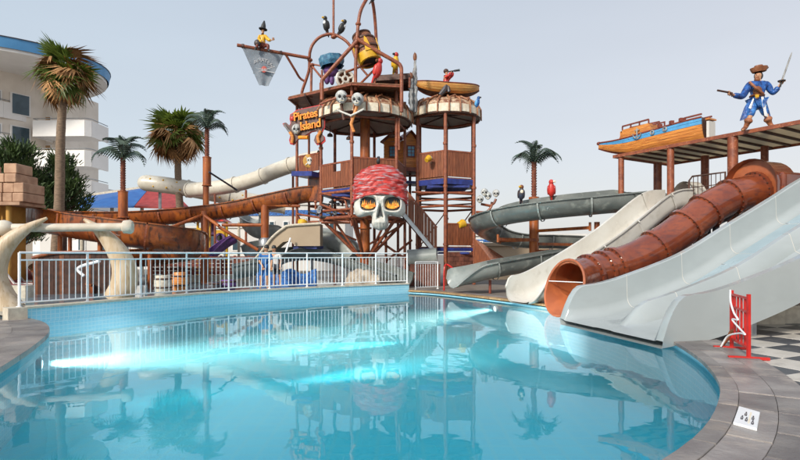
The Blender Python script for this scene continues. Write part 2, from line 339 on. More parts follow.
M_['rock'] = mat('cream_rock', (.44,.37,.29), .85, (.30,.24,.18), 3, bump=.8, bscale=6)
M_['steel_dark'] = mat('dark_blue_steel', (.035,.045,.075), .45, (.06,.04,.035), 5)
M_['galv'] = mat('galvanised_pipe', (.4,.42,.44), .35, (.3,.31,.33), 5, metal=.6)
M_['bg_white'] = mat('pale_background_wall', (.66,.64,.61), .8, (.6,.58,.55), .5)
M_['bg_tan'] = mat('tan_background_wall', (.46,.36,.25), .8, (.38,.29,.20), .5)
M_['chair_plastic'] = mat('white_resin', (.7,.68,.66), .5)
M_['pink_cloth'] = mat('maroon_mesh_fabric', (.30,.09,.09), .8)
M_['wood_barrel'] = mat('barrel_staves', (.28,.11,.05), .6, (.17,.06,.03), 5, stretch=(4,4,.5), bump=.3)
M_['brick_dark'] = mat('dark_red_brick', (.20,.07,.045), .8, (.13,.045,.03), 5, rnd=.25, bump=.3)
M_['cloth_blue'] = mat('blue_cotton', (.04,.16,.42), .9, (.03,.12,.33), 6)
M_['cloth_dark'] = mat('dark_cotton', (.04,.045,.06), .9)
M_['splash_floor'] = mat('grey_blue_pool_floor', (.20,.27,.31), .25, (.14,.19,.22), .8, c3=(.3,.25,.2), s3=1.5, lo3=.55, hi3=.75)
M_['ground'] = mat('grey_tan_ground', (.24,.21,.18), .8, (.19,.165,.14), .8, bump=.3)
# ================================================================== POOL, GROUND, DECK
def xy(a): return [Vector((x, y, 0)) for x, y in a]
RIM = resample(spline(xy([(.35,20.0),(1.46,19),(3.1,16.25),(4.2,13.9),(4.6,12.2),(4.72,10.3),(4.5,8.7),(4.17,7.3),(3.78,6.2),(3.27,5.2),(2.36,4.0),(1.3,3.1),(0,2.6),(-2,2.6),(-3.4,3.4),(-4.4,5),(-5.2,6.8),(-5.6,7.7),(-6.25,9.0),(-6.9,9.95),(-7.5,10.6),(-8.0,11.0)]), 8), n=110)
WAL = resample(spline(xy([(-8.0,11.0),(-7.45,11.8),(-6.63,13.4),(-5.25,15.6),(-3.0,17.7),(-1.2,19.0),(.35,20.0)]), 8), n=44)
OUT = RIM + WAL[1:-1]                     # clockwise seen from above
def normals(pts, closed=False):           # outward (left of travel, the outline runs clockwise)
    o = []
    for i in range(len(pts)):
        a = pts[i - 1] if (i > 0 or closed) else pts[i]; b = pts[(i + 1) % len(pts)] if (i < len(pts) - 1 or closed) else pts[i]
        t = (b - a).normalized(); o.append(Vector((-t.y, t.x, 0)))
    return o
NR, NW = normals(RIM), normals(WAL)
def uvs(o, fn):
    me = o.data; uv = me.uv_layers.new(name='UVMap')
    for p in me.polygons:
        for li, vi in zip(p.loop_indices, p.vertices): uv.data[li].uv = fn(vi, me.vertices[vi].co, p)
# ground sheet with the pool cut out of it
n = len(OUT); cen = Vector((-1, 10, 0)); b = MB(); vs = []; fs = []
rings = [lambda p: p, lambda p: cen + (p - cen) * 1.6, lambda p: cen + (p - cen).normalized() * 60, lambda p: cen + (p - cen).normalized() * 900]
for r_ in rings: vs += [r_(p) + Vector((0, 0, .03)) for p in OUT]
for j in range(3):
    for i in range(n): fs.append((j*n+i, j*n+(i+1)%n, (j+1)*n+(i+1)%n, (j+1)*n+i))
b.add(vs, fs); gr = b.build('ground', M_['ground'], kind='structure')
# basin
DEEP = -1.05
m_ms = mosaic('pool_mosaic_wall', (.27,.60,.74), (.32,.66,.79), (.46,.70,.80), .09)
m_fl = mosaic('pool_mosaic_floor', (.03,.74,.92), (.04,.77,.93), (.09,.75,.88), .30, .3)
b = MB(); b.add([p + Vector((0,0,.03)) for p in OUT] + [p + Vector((0,0,DEEP)) for p in OUT], [(i, n+i, n+(i+1)%n, (i+1)%n) for i in range(n)])
arc = [0]
for i in range(n): arc.append(arc[-1] + (OUT[(i+1)%n] - OUT[i]).length)
o = b.build('pool_wall', m_ms, kind='structure')
def wuv(vi, co, p):
    i = vi % n; a = arc[i]
    if i == 0 and max(v % n for v in p.vertices) == n - 1: a = arc[n]
    return (a, co.z)
uvs(o, wuv)
b = MB(); b.add([p + Vector((0,0,DEEP)) for p in OUT], [list(range(n))[::-1]])
o = b.build('pool_floor', m_fl, kind='structure'); uvs(o, lambda vi, co, p: (co.x, co.y))
# water body
m, t, p, oo = nodes('pool_water'); t.nodes.remove(p); N = t.nodes.new; K = t.links.new
tr = N('ShaderNodeBsdfTransparent'); tr.inputs[0].default_value = (.80, .985, 1.0, 1)
gl = N('ShaderNodeBsdfGlossy'); gl.inputs['Roughness'].default_value = .0; gl.inputs[0].default_value = (.90, .96, 1, 1)
fr = N('ShaderNodeFresnel'); fr.inputs[0].default_value = 1.33
mx = N('ShaderNodeMixShader'); tc = N('ShaderNodeTexCoord'); n1 = N('ShaderNodeTexNoise'); n1.inputs['Scale'].default_value = 2.2; n1.inputs['Detail'].default_value = 2.5
bp = N('ShaderNodeBump'); bp.inputs['Strength'].default_value = .09; bp.inputs['Distance'].default_value = .02
K(tc.outputs['Object'], n1.inputs['Vector']); K(n1.outputs[0], bp.inputs['Height']); K(bp.outputs[0], gl.inputs['Normal']); K(bp.outputs[0], fr.inputs['Normal'])
gm = N('ShaderNodeNewGeometry'); ir = N('ShaderNodeMapRange'); ir.inputs[3].default_value = 1.33; ir.inputs[4].default_value = 1/1.33; K(gm.outputs['Backfacing'], ir.inputs[0]); K(ir.outputs[0], fr.inputs[0])
K(fr.outputs[0], mx.inputs[0]); K(tr.outputs[0], mx.inputs[1]); K(gl.outputs[0], mx.inputs[2]); K(mx.outputs[0], oo.inputs[0])
m_water = m
m, t, p, oo = nodes('pool_water_body'); t.nodes.remove(p); tr = t.nodes.new('ShaderNodeBsdfTransparent'); t.links.new(tr.outputs[0], oo.inputs[0])
def volume(m_):
    t = m_.node_tree; oo = [x for x in t.nodes if x.type == 'OUTPUT_MATERIAL'][0]
    v = t.nodes.new('ShaderNodeVolumePrincipled'); v.inputs['Color'].default_value = (.36, .94, 1, 1); v.inputs['Density'].default_value = .060; v.inputs['Anisotropy'].default_value = .0
    t.links.new(v.outputs[0], oo.inputs['Volume'])
volume(m_water)
b = MB()
ins = [p_ + (p_ - cen).normalized() * -.004 for p_ in OUT]
b.add([q for q in ins] + [q + Vector((0,0,DEEP+.01)) for q in ins], [list(range(n))])
b.f[0] = list(range(n))[::-1] if True else b.f[0]
b.f += [(i, (i+1)%n, n+(i+1)%n, n+i) for i in range(n)] + [list(range(n, 2*n))]; b.sm += [False]*(n+1); b.mi += [1]*(n+1)
b.mi[0] = 0
WATER = b.build('pool_water', [m_water, m], kind='structure')
bmx = bmesh.new(); bmx.from_mesh(WATER.data); bmesh.ops.recalc_face_normals(bmx, faces=bmx.faces); bmx.to_mesh(WATER.data); bmx.free(); volume(m)
# underwater lamps
def pool_lamp(loc, aim, label, power):
    t_ = thing('pool_lamp', label, 'pool lamp', loc, 'underwater pool lamps')
    d = (Vector(aim) - Vector(loc)).normalized(); Mz = d.to_track_quat('Z', 'Y').to_matrix().to_4x4()
    b = MB(); b.lathe([(.0,-.06),(.08,-.06),(.10,0),(.10,.02),(.08,.02)], loc, 20, Mz); b.build('lamp_ring', M_['white_paint'], t_)
    lm, tt, pp, _ = nodes('lamp_lens'); pp.inputs['Emission Color'].default_value = (.85,.97,1,1); pp.inputs['Emission Strength'].default_value = 2
    b = MB(); b.lathe([(.08,.012),(.05,.03),(0,.035)], loc, 20, Mz); b.build('lens', lm, t_)
    l = bpy.data.lights.new('pool_lamp_beam', 'SPOT'); l.energy = power; l.spot_size = rad(19); l.spot_blend = 1.0; l.shadow_soft_size = .06; l.color = (1,.74,.68)
    lo = bpy.data.objects.new('pool_lamp_beam', l); COL.objects.link(lo); lo.location = Vector(loc) + d*.08; lo.rotation_euler = (-d).to_track_quat('Z', 'Y').to_euler()
pool_lamp((-5.60, 8.1, -.22), (1.6, 12.6, -.62), 'round underwater lamp in the pool wall below the left stone deck', 31000)
pool_lamp((2.95, 16.1, -.2), (-3.6, 13.6, -.95), 'round underwater lamp in the far pool wall beside the white slide', 27000)

# raised mosaic wall with its cream cap along the far side
b = MB(); k = len(WAL); T = .30
pr = [(0,.03),(0,.33),(T,.33),(T,.02)]
vs = [];
for q, nn in zip(WAL, NW): vs += [q + nn * a + Vector((0,0,z)) for a, z in pr]
fs = [(i*4+j, (i+1)*4+j, (i+1)*4+j+1, i*4+j+1) for i in range(k-1) for j in range(3)] + [(0,1,2,3), tuple((k-1)*4+j for j in (3,2,1,0))]
b.add(vs, fs); PW = b.build('raised_pool_wall', m_ms); tag(PW, 'low curved pool wall faced with small blue mosaic tiles under the white railing', 'pool wall')
ar2 = [0]
for q, q2 in zip(WAL, WAL[1:]): ar2.append(ar2[-1] + (q2 - q).length)
uvs(PW, lambda vi, co, p: (ar2[vi//4] + (0 if vi%4 < 2 else .3), co.z + .27))
for i in range(0, k-1, 2):
    j = min(i+2, k-1); b = MB(); vs = []
    for s_ in range(i, j+1):
        e_ = .004 if s_ == i else (-.004 if s_ == j else 0); tt = (WAL[min(s_+1,k-1)] - WAL[max(s_-1,0)]).normalized()
        vs += [WAL[s_] + NW[s_]*a + tt*e_ + Vector((0,0,z)) for a, z in ((-.03,.332),(-.03,.375),(T+.03,.375),(T+.03,.332))]
    L_ = j - i
    b.add(vs, [(s_*4+c, (s_+1)*4+c, (s_+1)*4+(c+1)%4, s_*4+(c+1)%4) for s_ in range(L_) for c in range(4)] + [(0,1,2,3), tuple(L_*4+c for c in (3,2,1,0))])
    b.build('cap_stone', M_['cream_cap'], PW)
b = MB(); q = WAL[0]; b.obox((q.x-.12, q.y-.03, .21), (.34,.42,.33), Matrix.Rotation(rad(50),3,'Z')); b.build('end_block', M_['cream_cap'], PW)

# paving: slabs follow the pool edge in rows, each a piece of its own
def slab_row(pts, nrm, a0, a1, z0, z1, every, m_, parent, name='slab', gap=.0012, jit=0):
    i = 0; c = 0
    while i < len(pts) - 1:
        j = min(i + every + (random.choice((0, 1)) if jit else 0), len(pts) - 1); b = MB(); vs = []
        zz = z1 + random.uniform(-.003, .003)
        for s_ in range(i, j+1):
            tt = (pts[min(s_+1,len(pts)-1)] - pts[max(s_-1,0)]).normalized(); e_ = .011 if s_ == i else (-.011 if s_ == j else 0)
            f_ = .017 if s_ == i else (-.017 if s_ == j else 0)
            vs += [pts[s_]+nrm[s_]*(a0+gap)+tt*e_+Vector((0,0,z0)), pts[s_]+nrm[s_]*(a0+gap)+tt*e_+Vector((0,0,zz-.006)), pts[s_]+nrm[s_]*(a0+gap+.002)+tt*f_+Vector((0,0,zz)),
                   pts[s_]+nrm[s_]*(a1-gap-.002)+tt*f_+Vector((0,0,zz)), pts[s_]+nrm[s_]*(a1-gap)+tt*e_+Vector((0,0,zz-.006)), pts[s_]+nrm[s_]*(a1-gap)+tt*e_+Vector((0,0,z0))]
        L_ = j - i
        b.add(vs, [(s_*6+c_, s_*6+(c_+1)%6, (s_+1)*6+(c_+1)%6, (s_+1)*6+c_) for s_ in range(L_) for c_ in range(6)] + [(5,4,3,2,1,0), tuple(L_*6+c_ for c_ in range(6))])
        b.build(name, m_, parent); i = j; c += 1
def sheet(pts, nrm, a0, a1, z, m_, name):
    b = MB(); k_ = len(pts); b.add([q + nn*a0 + Vector((0,0,z)) for q, nn in zip(pts, nrm)] + [q + nn*a1 + Vector((0,0,z)) for q, nn in zip(pts, nrm)], [(i, i+1, k_+i+1, k_+i) for i in range(k_-1)])
    return b.build(name, m_, kind='structure')
iR = [i for i, q in enumerate(RIM) if q.x > 1.0 and q.y < 30][-1] + 6
iF = next(i for i, q in enumerate(RIM) if q.y < 14.3)
iL = next(i for i, q in enumerate(RIM) if q.x < -3.6)
pv = sheet(RIM[:iR+1], NR[:iR+1], -.02, .71, .060, M_['joint'], 'pool_deck_paving')
slab_row(RIM[:iF+1], NR[:iF+1], -.07, .22, .062, .115, 2, M_['tan_coping'], pv, 'coping_stone')
slab_row(RIM[:iF+1], NR[:iF+1], .22, .70, .062, .105, 2, M_['stone'], pv)
slab_row(RIM[iF:iR+1], NR[iF:iR+1], -.06, .10, .062, .112, 2, M_['stone'], pv, 'coping_stone')
slab_row(RIM[iF:iR+1], NR[iF:iR+1], .10, .40, .062, .105, 2, M_['stone'], pv, jit=1)
slab_row(RIM[iF:iR+1], NR[iF:iR+1], .40, .70, .062, .104, 2, M_['stone'], pv, jit=1)
# dark gap and mosaic lip under the coping
lf = sheet(RIM[iL:], NR[iL:], -.10, 3.4, .050, M_['joint'], 'left_deck_bed')
slab_row(RIM[iL:], NR[iL:], -.14, .42, .052, .13, 3, M_['stone'], lf, 'coping_stone')
slab_row(RIM[iL:], NR[iL:], .42, 1.25, .052, .125, 4, M_['stone'], lf)
slab_row(RIM[iL:], NR[iL:], 1.25, 2.3, .052, .125, 4, M_['stone'], lf, jit=1)
slab_row(RIM[iL:], NR[iL:], 2.3, 3.35, .052, .125, 5, M_['stone'], lf)
# checkered deck beyond the slabs
b = MB(); b.add([(1.5,2.2,.046),(14,2.2,.046),(14,16.5,.046),(5.0,16.5,.046),(5.15,10.3,.046),(4.6,7.0,.046),(3.4,4.6,.046)], [list(range(7))[::-1]])
ck = b.build('checkered_deck', M_['joint'], kind='structure'); bm_ = bmesh.new(); bm_.from_mesh(ck.data); bmesh.ops.recalc_face_normals(bm_, faces=bm_.faces); bm_.to_mesh(ck.data); bm_.free()
S_ = .62; g_ = .006; me_t = {}
for key in ('tile_dark', 'tile_light'):
    b = MB(); h = S_/2 - g_; h2 = h - .005
    b.add([(-h,-h,0),(h,-h,0),(h,h,0),(-h,h,0),(-h,-h,.030),(h,-h,.030),(h,h,.030),(-h,h,.030),(-h2,-h2,.034),(h2,-h2,.034),(h2,h2,.034),(-h2,h2,.034)],
          [(0,1,5,4),(1,2,6,5),(2,3,7,6),(3,0,4,7),(4,5,9,8),(5,6,10,9),(6,7,11,10),(7,4,8,11),(8,9,10,11)])
    me = bpy.data.meshes.new('tile'); me.from_pydata([tuple(v) for v in b.v], [], b.f); me.materials.append(M_[key]); me_t[key] = me
A_ = rad(24); ux = Vector((math.cos(A_), math.sin(A_), 0)); uy = Vector((-math.sin(A_), math.cos(A_), 0)); cnt = 0
def inside(q):
    c = False; j = len(OUT)-1
    for i in range(len(OUT)):
        a, b_ = OUT[i], OUT[j]
        if (a.y > q.y) != (b_.y > q.y) and q.x < (b_.x-a.x)*(q.y-a.y)/(b_.y-a.y)+a.x: c = not c
        j = i
    return c
def off(q):
    return min((q - r0).length for r0 in RIM)
for i in range(-14, 24):
    for j in range(-14, 24):
        q = Vector((6.5, 8, .048)) + ux*i*S_ + uy*j*S_
        if not (3.0 < q.x < 10.8 and 3.4 < q.y < 15): continue
        if abs(q.x) > q.y*.80 + .9: continue
        z0 = q.copy(); z0.z = 0
        if inside(z0) or off(z0) < .45: continue
        inst('tile', me_t['tile_dark' if (i+j) % 2 else 'tile_light'], ck, Matrix.Translation(q + Vector((0,0,random.uniform(-.001,.002)))) @ Matrix.Rotation(A_, 4, 'Z')); cnt += 1
# splash pool behind the wall
b = MB(); q0 = [q + nn*(T+.0) + Vector((0,0,.045)) for q, nn in zip(WAL, NW)]
q1 = [q + nn*(11) + Vector((0,0,.045)) for q, nn in zip(WAL, NW)]; k = len(q0)
b.add(q0 + q1, [(i, i+1, k+i+1, k+i) for i in range(k-1)]); b.build('splash_pool_floor', M_['splash_floor'], kind='structure')
m, t, p, oo = nodes('splash_water'); p.inputs['Base Color'].default_value = (.14,.24,.30,1); p.inputs['Roughness'].default_value = .05; p.inputs['Specular IOR Level'].default_value = .6
n1 = t.nodes.new('ShaderNodeTexNoise'); n1.inputs['Scale'].default_value = 5; bp = t.nodes.new('ShaderNodeBump'); bp.inputs['Strength'].default_value = .3; bp.inputs['Distance'].default_value = .02; t.links.new(n1.outputs[0], bp.inputs['Height']); t.links.new(bp.outputs[0], p.inputs['Normal'])
b = MB(); q0 = [q + nn*(T+.02) + Vector((0,0,.12)) for q, nn in zip(WAL, NW)]; q1 = [q + nn*(9) + Vector((0,0,.12)) for q, nn in zip(WAL, NW)]
b.add(q0 + q1, [(i, i+1, k+i+1, k+i) for i in range(k-1)]); b.build('splash_pool_water', m, kind='structure')

# ================================================================== RAILING ON THE WALL
def railing(root, path, z0, top, bays, per, second=.16, foot=.09, r=.024, rb=.010):
    pts = resample(path, n=bays*per+1); me_b = None
    z = Vector((0,0,1))
    for i in range(bays + 1):
        q = pts[i*per]; b = MB(); b.tube([q + z*z0, q + z*top], .028, 8); b.lathe([(.06,0),(.06,.012),(.03,.02)], q + z*z0, 10); b.build('post', M_['white_paint'], root)
    for h, rr, nm in ((top, r, 'top_rail'), (top - second, .018, 'middle_rail'), (z0 + foot, .018, 'bottom_rail')):
        b = MB(); b.tube([q + z*h for q in pts], rr, 8); b.build(nm, M_['white_paint'], root)
    b = MB(); b.tube([(0,0,0), (0,0,top-second-z0-foot)], rb, 6, caps=False)
    me_b = None
    inv = W(root).inverted()
    for i in range(bays*per):
        if i % per == 0: continue
        if me_b is None: ob = b.build('baluster', M_['white_paint'], None); me_b = ob.data; ob.parent = root; ob.matrix_basis = inv @ Matrix.Translation(pts[i] + z*(z0+foot))
        else: inst('baluster', me_b, root, inv @ Matrix.Translation(pts[i] + z*(z0+foot)))
fn = thing('metal_railing', 'white metal railing with thin upright bars standing on the curved blue tiled wall', 'railing', WAL[22] + Vector((0,0,.375)))
railing(fn, [q + nn*.14 for q, nn in zip(WAL, NW)], .375, 1.53, 9, 10)
gt = thing('metal_railing', 'short lower white railing panel on the deck just right of the wall corner', 'railing', (1.0, 21, .06))
railing(gt, [Vector((.62,20.7,0)), Vector((1.55,21.4,0))], .06, 1.18, 1, 9, second=.06, foot=.1)

# ================================================================== TUSKS
ta = thing('tusk_arch', 'pair of giant ivory coloured tusks curving up around a pale horizontal bar', 'sculpture', P(60, 308, 13.2))
def tusk(pts, r0, r1):
    pth = spline(pts, 8); k = len(pth); b = MB()
    b.tube(pth, [r0*(1 - (i/(k-1))**2.3)*.98 + r1 for i in range(k)], 14); return b
tusk([P(13,312,12.8), P(1,296,12.8), P(-6,277,12.8), P(-2,257,12.8), P(10,241,12.85), P(26,229,12.95), P(47,218,13.1)], .27, .035).build('tusk', M_['ivory'], ta)
tusk([P(117,299,13.9), P(124,284,13.9), P(124,266,13.9), P(115,248,13.85), P(101,232,13.75), P(84,219,13.65)], .31, .035).build('tusk', M_['ivory'], ta)
bA, bB = P(4,228,13.0), P(122,227,13.6)
b = MB(); b.tube([bA, bB], .105, 12); b.build('bar', M_['ivory_bar'], ta)
b = MB(); b.ell(bA, (.22,.2,.2), 14, 10); b.build('ball_end', M_['ivory_bar'], ta)
d_ = (bB-bA).normalized(); b = MB(); b.lathe([(.11,0),(.17,.04),(.19,.2),(.15,.26),(0,.27)], bB, 14, d_.to_track_quat('Z','Y').to_matrix()); b.build('end_cap', M_['ivory_bar'], ta)

# ================================================================== HOTEL
HT = thing('hotel_building', 'tall white hotel with stacked curved balconies and blue edged overhanging roof', 'building', (-45, 55, 0))
def ellp(cx, cy, a, b_, t0, t1, n_): return [(cx + a*math.cos(t0+(t1-t0)*i/n_), cy + b_*math.sin(t0+(t1-t0)*i/n_)) for i in range(n_+1)]
er = ellp(-45.2, 51, 15.6, 9.5, 0, -math.pi*2, 72)[:-1]
b = MB(); b.prism(er, 18.9, 19.25); b.build('roof_soffit', M_['hotel_par'], HT)
def lofted(polyA, zA, polyB, zB, m_, name, par):
    k_ = len(polyA); b = MB(); b.add([(x,y,zA) for x,y in polyA]+[(x,y,zB) for x,y in polyB], [(i,k_+i,k_+(i+1)%k_,(i+1)%k_) for i in range(k_)]+[list(range(k_, 2*k_))[::-1]], True); return b.build(name, m_, par, autosmooth=35)
RF = lofted([(x*1.0,y) for x,y in ellp(-45.2,51,15.75,9.65,0,-math.pi*2,72)[:-1]], 19.15, ellp(-45.2,51,15.9,9.8,0,-math.pi*2,72)[:-1], 20.0, M_['hotel_blue'], 'roof', HT)
b = MB(); b.prism(ellp(-45.2,51,15.95,9.85,0,-math.pi*2,72)[:-1], 20.0, 20.08); b.build('roof_edge', M_['steel_dark'], RF)
b = MB(); b.box(-70,-34.6,53,56,0,18.9); b.build('wall', M_['hotel'], HT)
lw = ellp(-45.2,53.5,9.2,6.8,0,-math.pi,24); b = MB(); b.prism(lw + [(-53.2,60),(-34.8,60)], 0, 18.9); b.build('wall', M_['hotel'], HT)
def balcony(poly, z, hh=1.15):
    b = MB(); b.prism(poly, z-.18, z+.04); sl = b.build('balcony', M_['hotel_par'], HT)
    b = MB(); pts = [Vector((x,y,0)) for x,y in poly]
    for p0, p1 in zip(pts, pts[1:]): b.bar(p0+Vector((0,0,z+.04+hh/2-.2)), p1+Vector((0,0,z+.04+hh/2-.2)), .14, hh+.4)
    b.build('parapet', M_['hotel_par'], sl)
    b = MB(); b.tube([p_ + Vector((0,0,z+hh+.22)) for p_ in pts], .04, 6); b.build('handrail', M_['galv'], sl)
for z in (2.2, 5.1, 8.0, 10.9, 13.8):
    # right wing: straight balconies that stick out to the right
    balcony([(-35.4,53.2),(-35.4,50.2),(-30.3,50.0),(-29.9,50.4),(-29.9,53.2)], z - .9 + .3)
    w_ = MB(); w_.box(-36.6,-35.5,52.93,53.05,z-.3,z+1.75); wf = w_.build('window', M_['hotel_par'], HT)
    w_ = MB(); w_.box(-36.5,-35.6,52.9,52.96,z-.2,z+1.65); w_.build('pane', M_['glass_blue'] if z in (5.1,8.0) else M_['door_tan'], wf)
for z in (3.2, 6.35, 9.45, 12.55, 15.7):
    balcony(ellp(-46.2,54.5,10.2,9.6,-.25,-math.pi,18), z - .9)
    for a in (-.45,-.75,-1.05,-1.35,-1.7):
        cx, cy = -45.2+9.25*math.cos(a), 53.5+6.85*math.sin(a); Mz = Matrix.Rotation(math.atan2(math.sin(a)/6.8, math.cos(a)/9.2), 3, 'Z')
        w_ = MB(); w_.obox((cx,cy,z+.3),(.12,1.7,2.1),Mz); wf = w_.build('window', M_['hotel_par'], HT)
        w_ = MB(); w_.obox((cx+.05*math.cos(a),cy+.05*math.sin(a),z+.3),(.1,1.4,1.9),Mz); w_.build('pane', M_['glass_dark'], wf)

# ================================================================== TREES
def fan_leaf(m_, nb=15, spread=150, droop=.35):
    b = MB(); b.tube([(0,0,0),(.25,0,.03),(.5,0,.02)], [.018,.014,.012], 5, caps=False)
    for i in range(nb):
        a = rad(-spread/2 + spread*i/(nb-1)); l = .75*(.75+.35*math.cos(a))*random.uniform(.85,1.1); d = Vector((math.cos(a), math.sin(a), 0)); s_ = Vector((-d.y, d.x, 0)); o_ = Vector((.5,0,.02))
        w1 = .048; mid = o_ + d*l*.55 + Vector((0,0,-.04*l)); tip = o_ + d*l + Vector((0,0,-droop*l*random.uniform(.6,1.4)))
        b.add([o_, mid + s_*w1 + Vector((0,0,-.02)), mid, mid - s_*w1 + Vector((0,0,-.02)), tip], [(0,1,2),(0,2,3),(1,4,2),(2,4,3)])
    ob = b.build('frond', m_); me = ob.data; bpy.data.objects.remove(ob); return me
LG = [fan_leaf(M_['palm_green'], 15, 150, d) for d in (.25,.4)]; LB = [fan_leaf(M_['palm_brown'], 11, 95, d) for d in (.5,.9)]
def fan_palm(px, d, ytop, yc, R, label, brown, seed, green_side=0, nG=46, nB=60):
    random.seed(seed); base = G(px[0], d, .03); top = P(px[1], yc, d)
    t_ = thing('fan_palm', label, 'palm tree', base, 'fan palms behind the slides')
    b = MB(); pth = spline([base, base.lerp(top,.35)+Vector((.06,0,0)), base.lerp(top,.7)+Vector((-.05,0,0)), top], 9); k = len(pth)
    b.tube(pth, [(.27 - .10*i/(k-1)) * (1.0+.05*(i%2)) for i in range(k)], 12); b.build('trunk', M_['palm_trunk'], t_)
    b = MB(); b.ell(top, (.3,.3,.45), 10, 8); cr = b.build('crown', M_['palm_brown'], t_); inv = W(t_).inverted()
    for i in range(nG + nB):
        gz = i < nG; az = random.uniform(0, 2*math.pi)
        el = rad(random.uniform(-50, 70)) if gz else rad(random.uniform(-78, 30) if brown else random.uniform(-75, 5))
        if not gz and brown and random.random() < .35: el = rad(random.uniform(10, 60))
        L_ = R/1.25*random.uniform(.6,1.15)*(1 if gz else .95)
        M = Matrix.Translation(top + Vector((0,0,random.uniform(-.35,.25) if gz else random.uniform(-.6,.1)))) @ Matrix.Rotation(az,4,'Z') @ Matrix.Rotation(-el,4,'Y') @ Matrix.Rotation(random.uniform(-.7,.7),4,'X') @ Matrix.Diagonal((L_,L_,L_,1))
        me = random.choice(LG if gz else LB); inst('frond', me, cr, inv @ M)
fan_palm((54,65), 27, 42, 72, 1.75, 'tall fan palm with dry brown skirt of fronds rising in front of the white hotel', True, 3, nG=46, nB=50)
fan_palm((181,178), 33, 108, 133, 1.95, 'shaggy brown and green fan palm behind the slides with its trunk mostly hidden', True, 5, nG=42, nB=54)

def pine(cx, d, y0, y1, wpx, label, seed, N_=5200):
    random.seed(seed); zb = .03; c = P(cx, (y0+y1)/2, d); zt = P(cx, y0, d).z; zlow = P(cx, y1, d).z; hw = wpx/2/FP*d
    t_ = thing('conifer_tree', label, 'tree', (c.x, d, zb), 'conifers beside the hotel')
    b = MB(); b.tube([(c.x,d,zb),(c.x+.1,d,zt*.5),(c.x,d,zt*.9)], [.28,.18,.05], 9)
    br = []
    for i in range(70):
        z = random.uniform(.05, .97); zz = zlow + (zt-zlow)*z; rr = hw*(1-.72*z**1.6)*random.uniform(.55,1.08); a = random.uniform(0, 2*math.pi)
        p0 = Vector((c.x,d,zz-.5*rr)); p1 = Vector((c.x+rr*math.cos(a), d+rr*math.sin(a), zz+rr*.12)); br.append((p0,p1,rr)); b.tube([p0, p0.lerp(p1,.6)-Vector((0,0,.05)), p1], [.05,.03,.012], 5, caps=False)
    b.build('trunk', M_['dark_wood'], t_)
    b = MB()
    for i in range(N_):
        p0, p1, rr = random.choice(br); u = random.uniform(.45,1.05); q = p0.lerp(p1,u) + Vector([random.gauss(0,.17) for _ in range(3)])
        dr = ((q - Vector((c.x,d,q.z-.5))).normalized()*.6 + Vector((random.uniform(-.6,.6),random.uniform(-.6,.6),random.uniform(.2,1.2)))).normalized(); l = random.uniform(.16,.34)
        s_ = dr.cross(Vector((random.uniform(-1,1),random.uniform(-1,1),random.uniform(-1,1)))).normalized()*.035
        b.add([q - s_, q + s_, q + dr*l + s_*.6, q + dr*l*1.15, q + dr*l - s_*.6], [(0,1,2,3,4)])
    b.build('crown', M_['pine'], t_)
pine(14, 29, 140, 240, 92, 'dense dark green conifer at the left edge in front of the hotel', 1, 7500)
pine(62, 31, 158, 215, 50, 'smaller conifer right of the dense one with its top below the balconies', 2, 4500)
# stone turret
ct = thing('stone_turret', 'pinkish sandstone block turret on an ochre wall at the left edge', 'turret', G(-2, 20, .03))
b = MB(); b.box(*(G(-60,20,0).x, G(9,20,0).x), 20.1, 20.9, .03, P(0,206,20).z); b.build('wall', M_['yellow_wall'], ct)
b = MB(); x1 = G(28,20,0).x; z_l = P(0,206,20).z; b.box(G(-60,20,0).x, x1, 19.55, 21.0, z_l, z_l+.12); b.build('ledge', M_['castle'], ct)
rows = [(206,197,-60,31),(197,187,-60,31),(187,178,-60,24),(178,168,8,24),(178,168,-40,-8)]
for r_i, (yb, yt, xa, xb) in enumerate(rows):
    x = xb; za, zb = P(0,yb,20).z + (.12 if r_i == 0 else 0) + .012, P(0,yt,20).z + (.12 if r_i == 0 else .12)
    if r_i: za += .12
    while x > xa:
        wpx = random.uniform(9, 14); x2 = max(xa, x - wpx)
        if x - x2 < 3: break
        X1, X2 = G(x,20,0).x, G(x2,20,0).x; yy = 19.6 + random.uniform(-.03,.05)
        b = MB(); b.box(X2+.012, X1-.012, yy, 20.5 if r_i > 2 else 20.8, za, zb); o = b.build('stone_block', M_['castle'], ct)
        bv = o.modifiers.new('bevel', 'BEVEL'); bv.width = .03; bv.segments = 2
        x = x2
for x in (-2, 9): 
    b = MB(); b.tube([G(x,19.9,.03), G(x,19.9,z_l)], .10, 10); b.build('column', M_['yellow_wall'], ct)

# artificial palms
def feather(m_, L_=1.15):
    b = MB(); pth = [Vector((L_*(u-.10*u*u), 0, .42*L_*math.sin(u*2.1) - .48*L_*u*u*u)) for u in [i/9 for i in range(10)]]; b.tube(pth, [.028*(1-.7*i/9) for i in range(10)], 5)
    for i in range(1, 10):
        for s_ in (-1, 1):
            for h in (0, .5):
                p0 = pth[i-1].lerp(pth[i], h+.5 if h < .5 else 1); l = L_*.34*math.sin(math.pi*min(1,(i+h)/10.5+.12))**.6
                d = Vector((.5, s_*.7, -.6)).normalized(); q = p0 + d*l; f = Vector((.022,0,0))
                b.add([p0-f, p0+f, p0.lerp(q,.5)+f*1.4+Vector((0,0,.01)), q, p0.lerp(q,.5)-f*1.4+Vector((0,0,.01))], [(0,1,2,3,4)])
    ob = b.build('frond', m_); me = ob.data; bpy.data.objects.remove(ob); return me
FEA = feather(M_['fake_palm'])
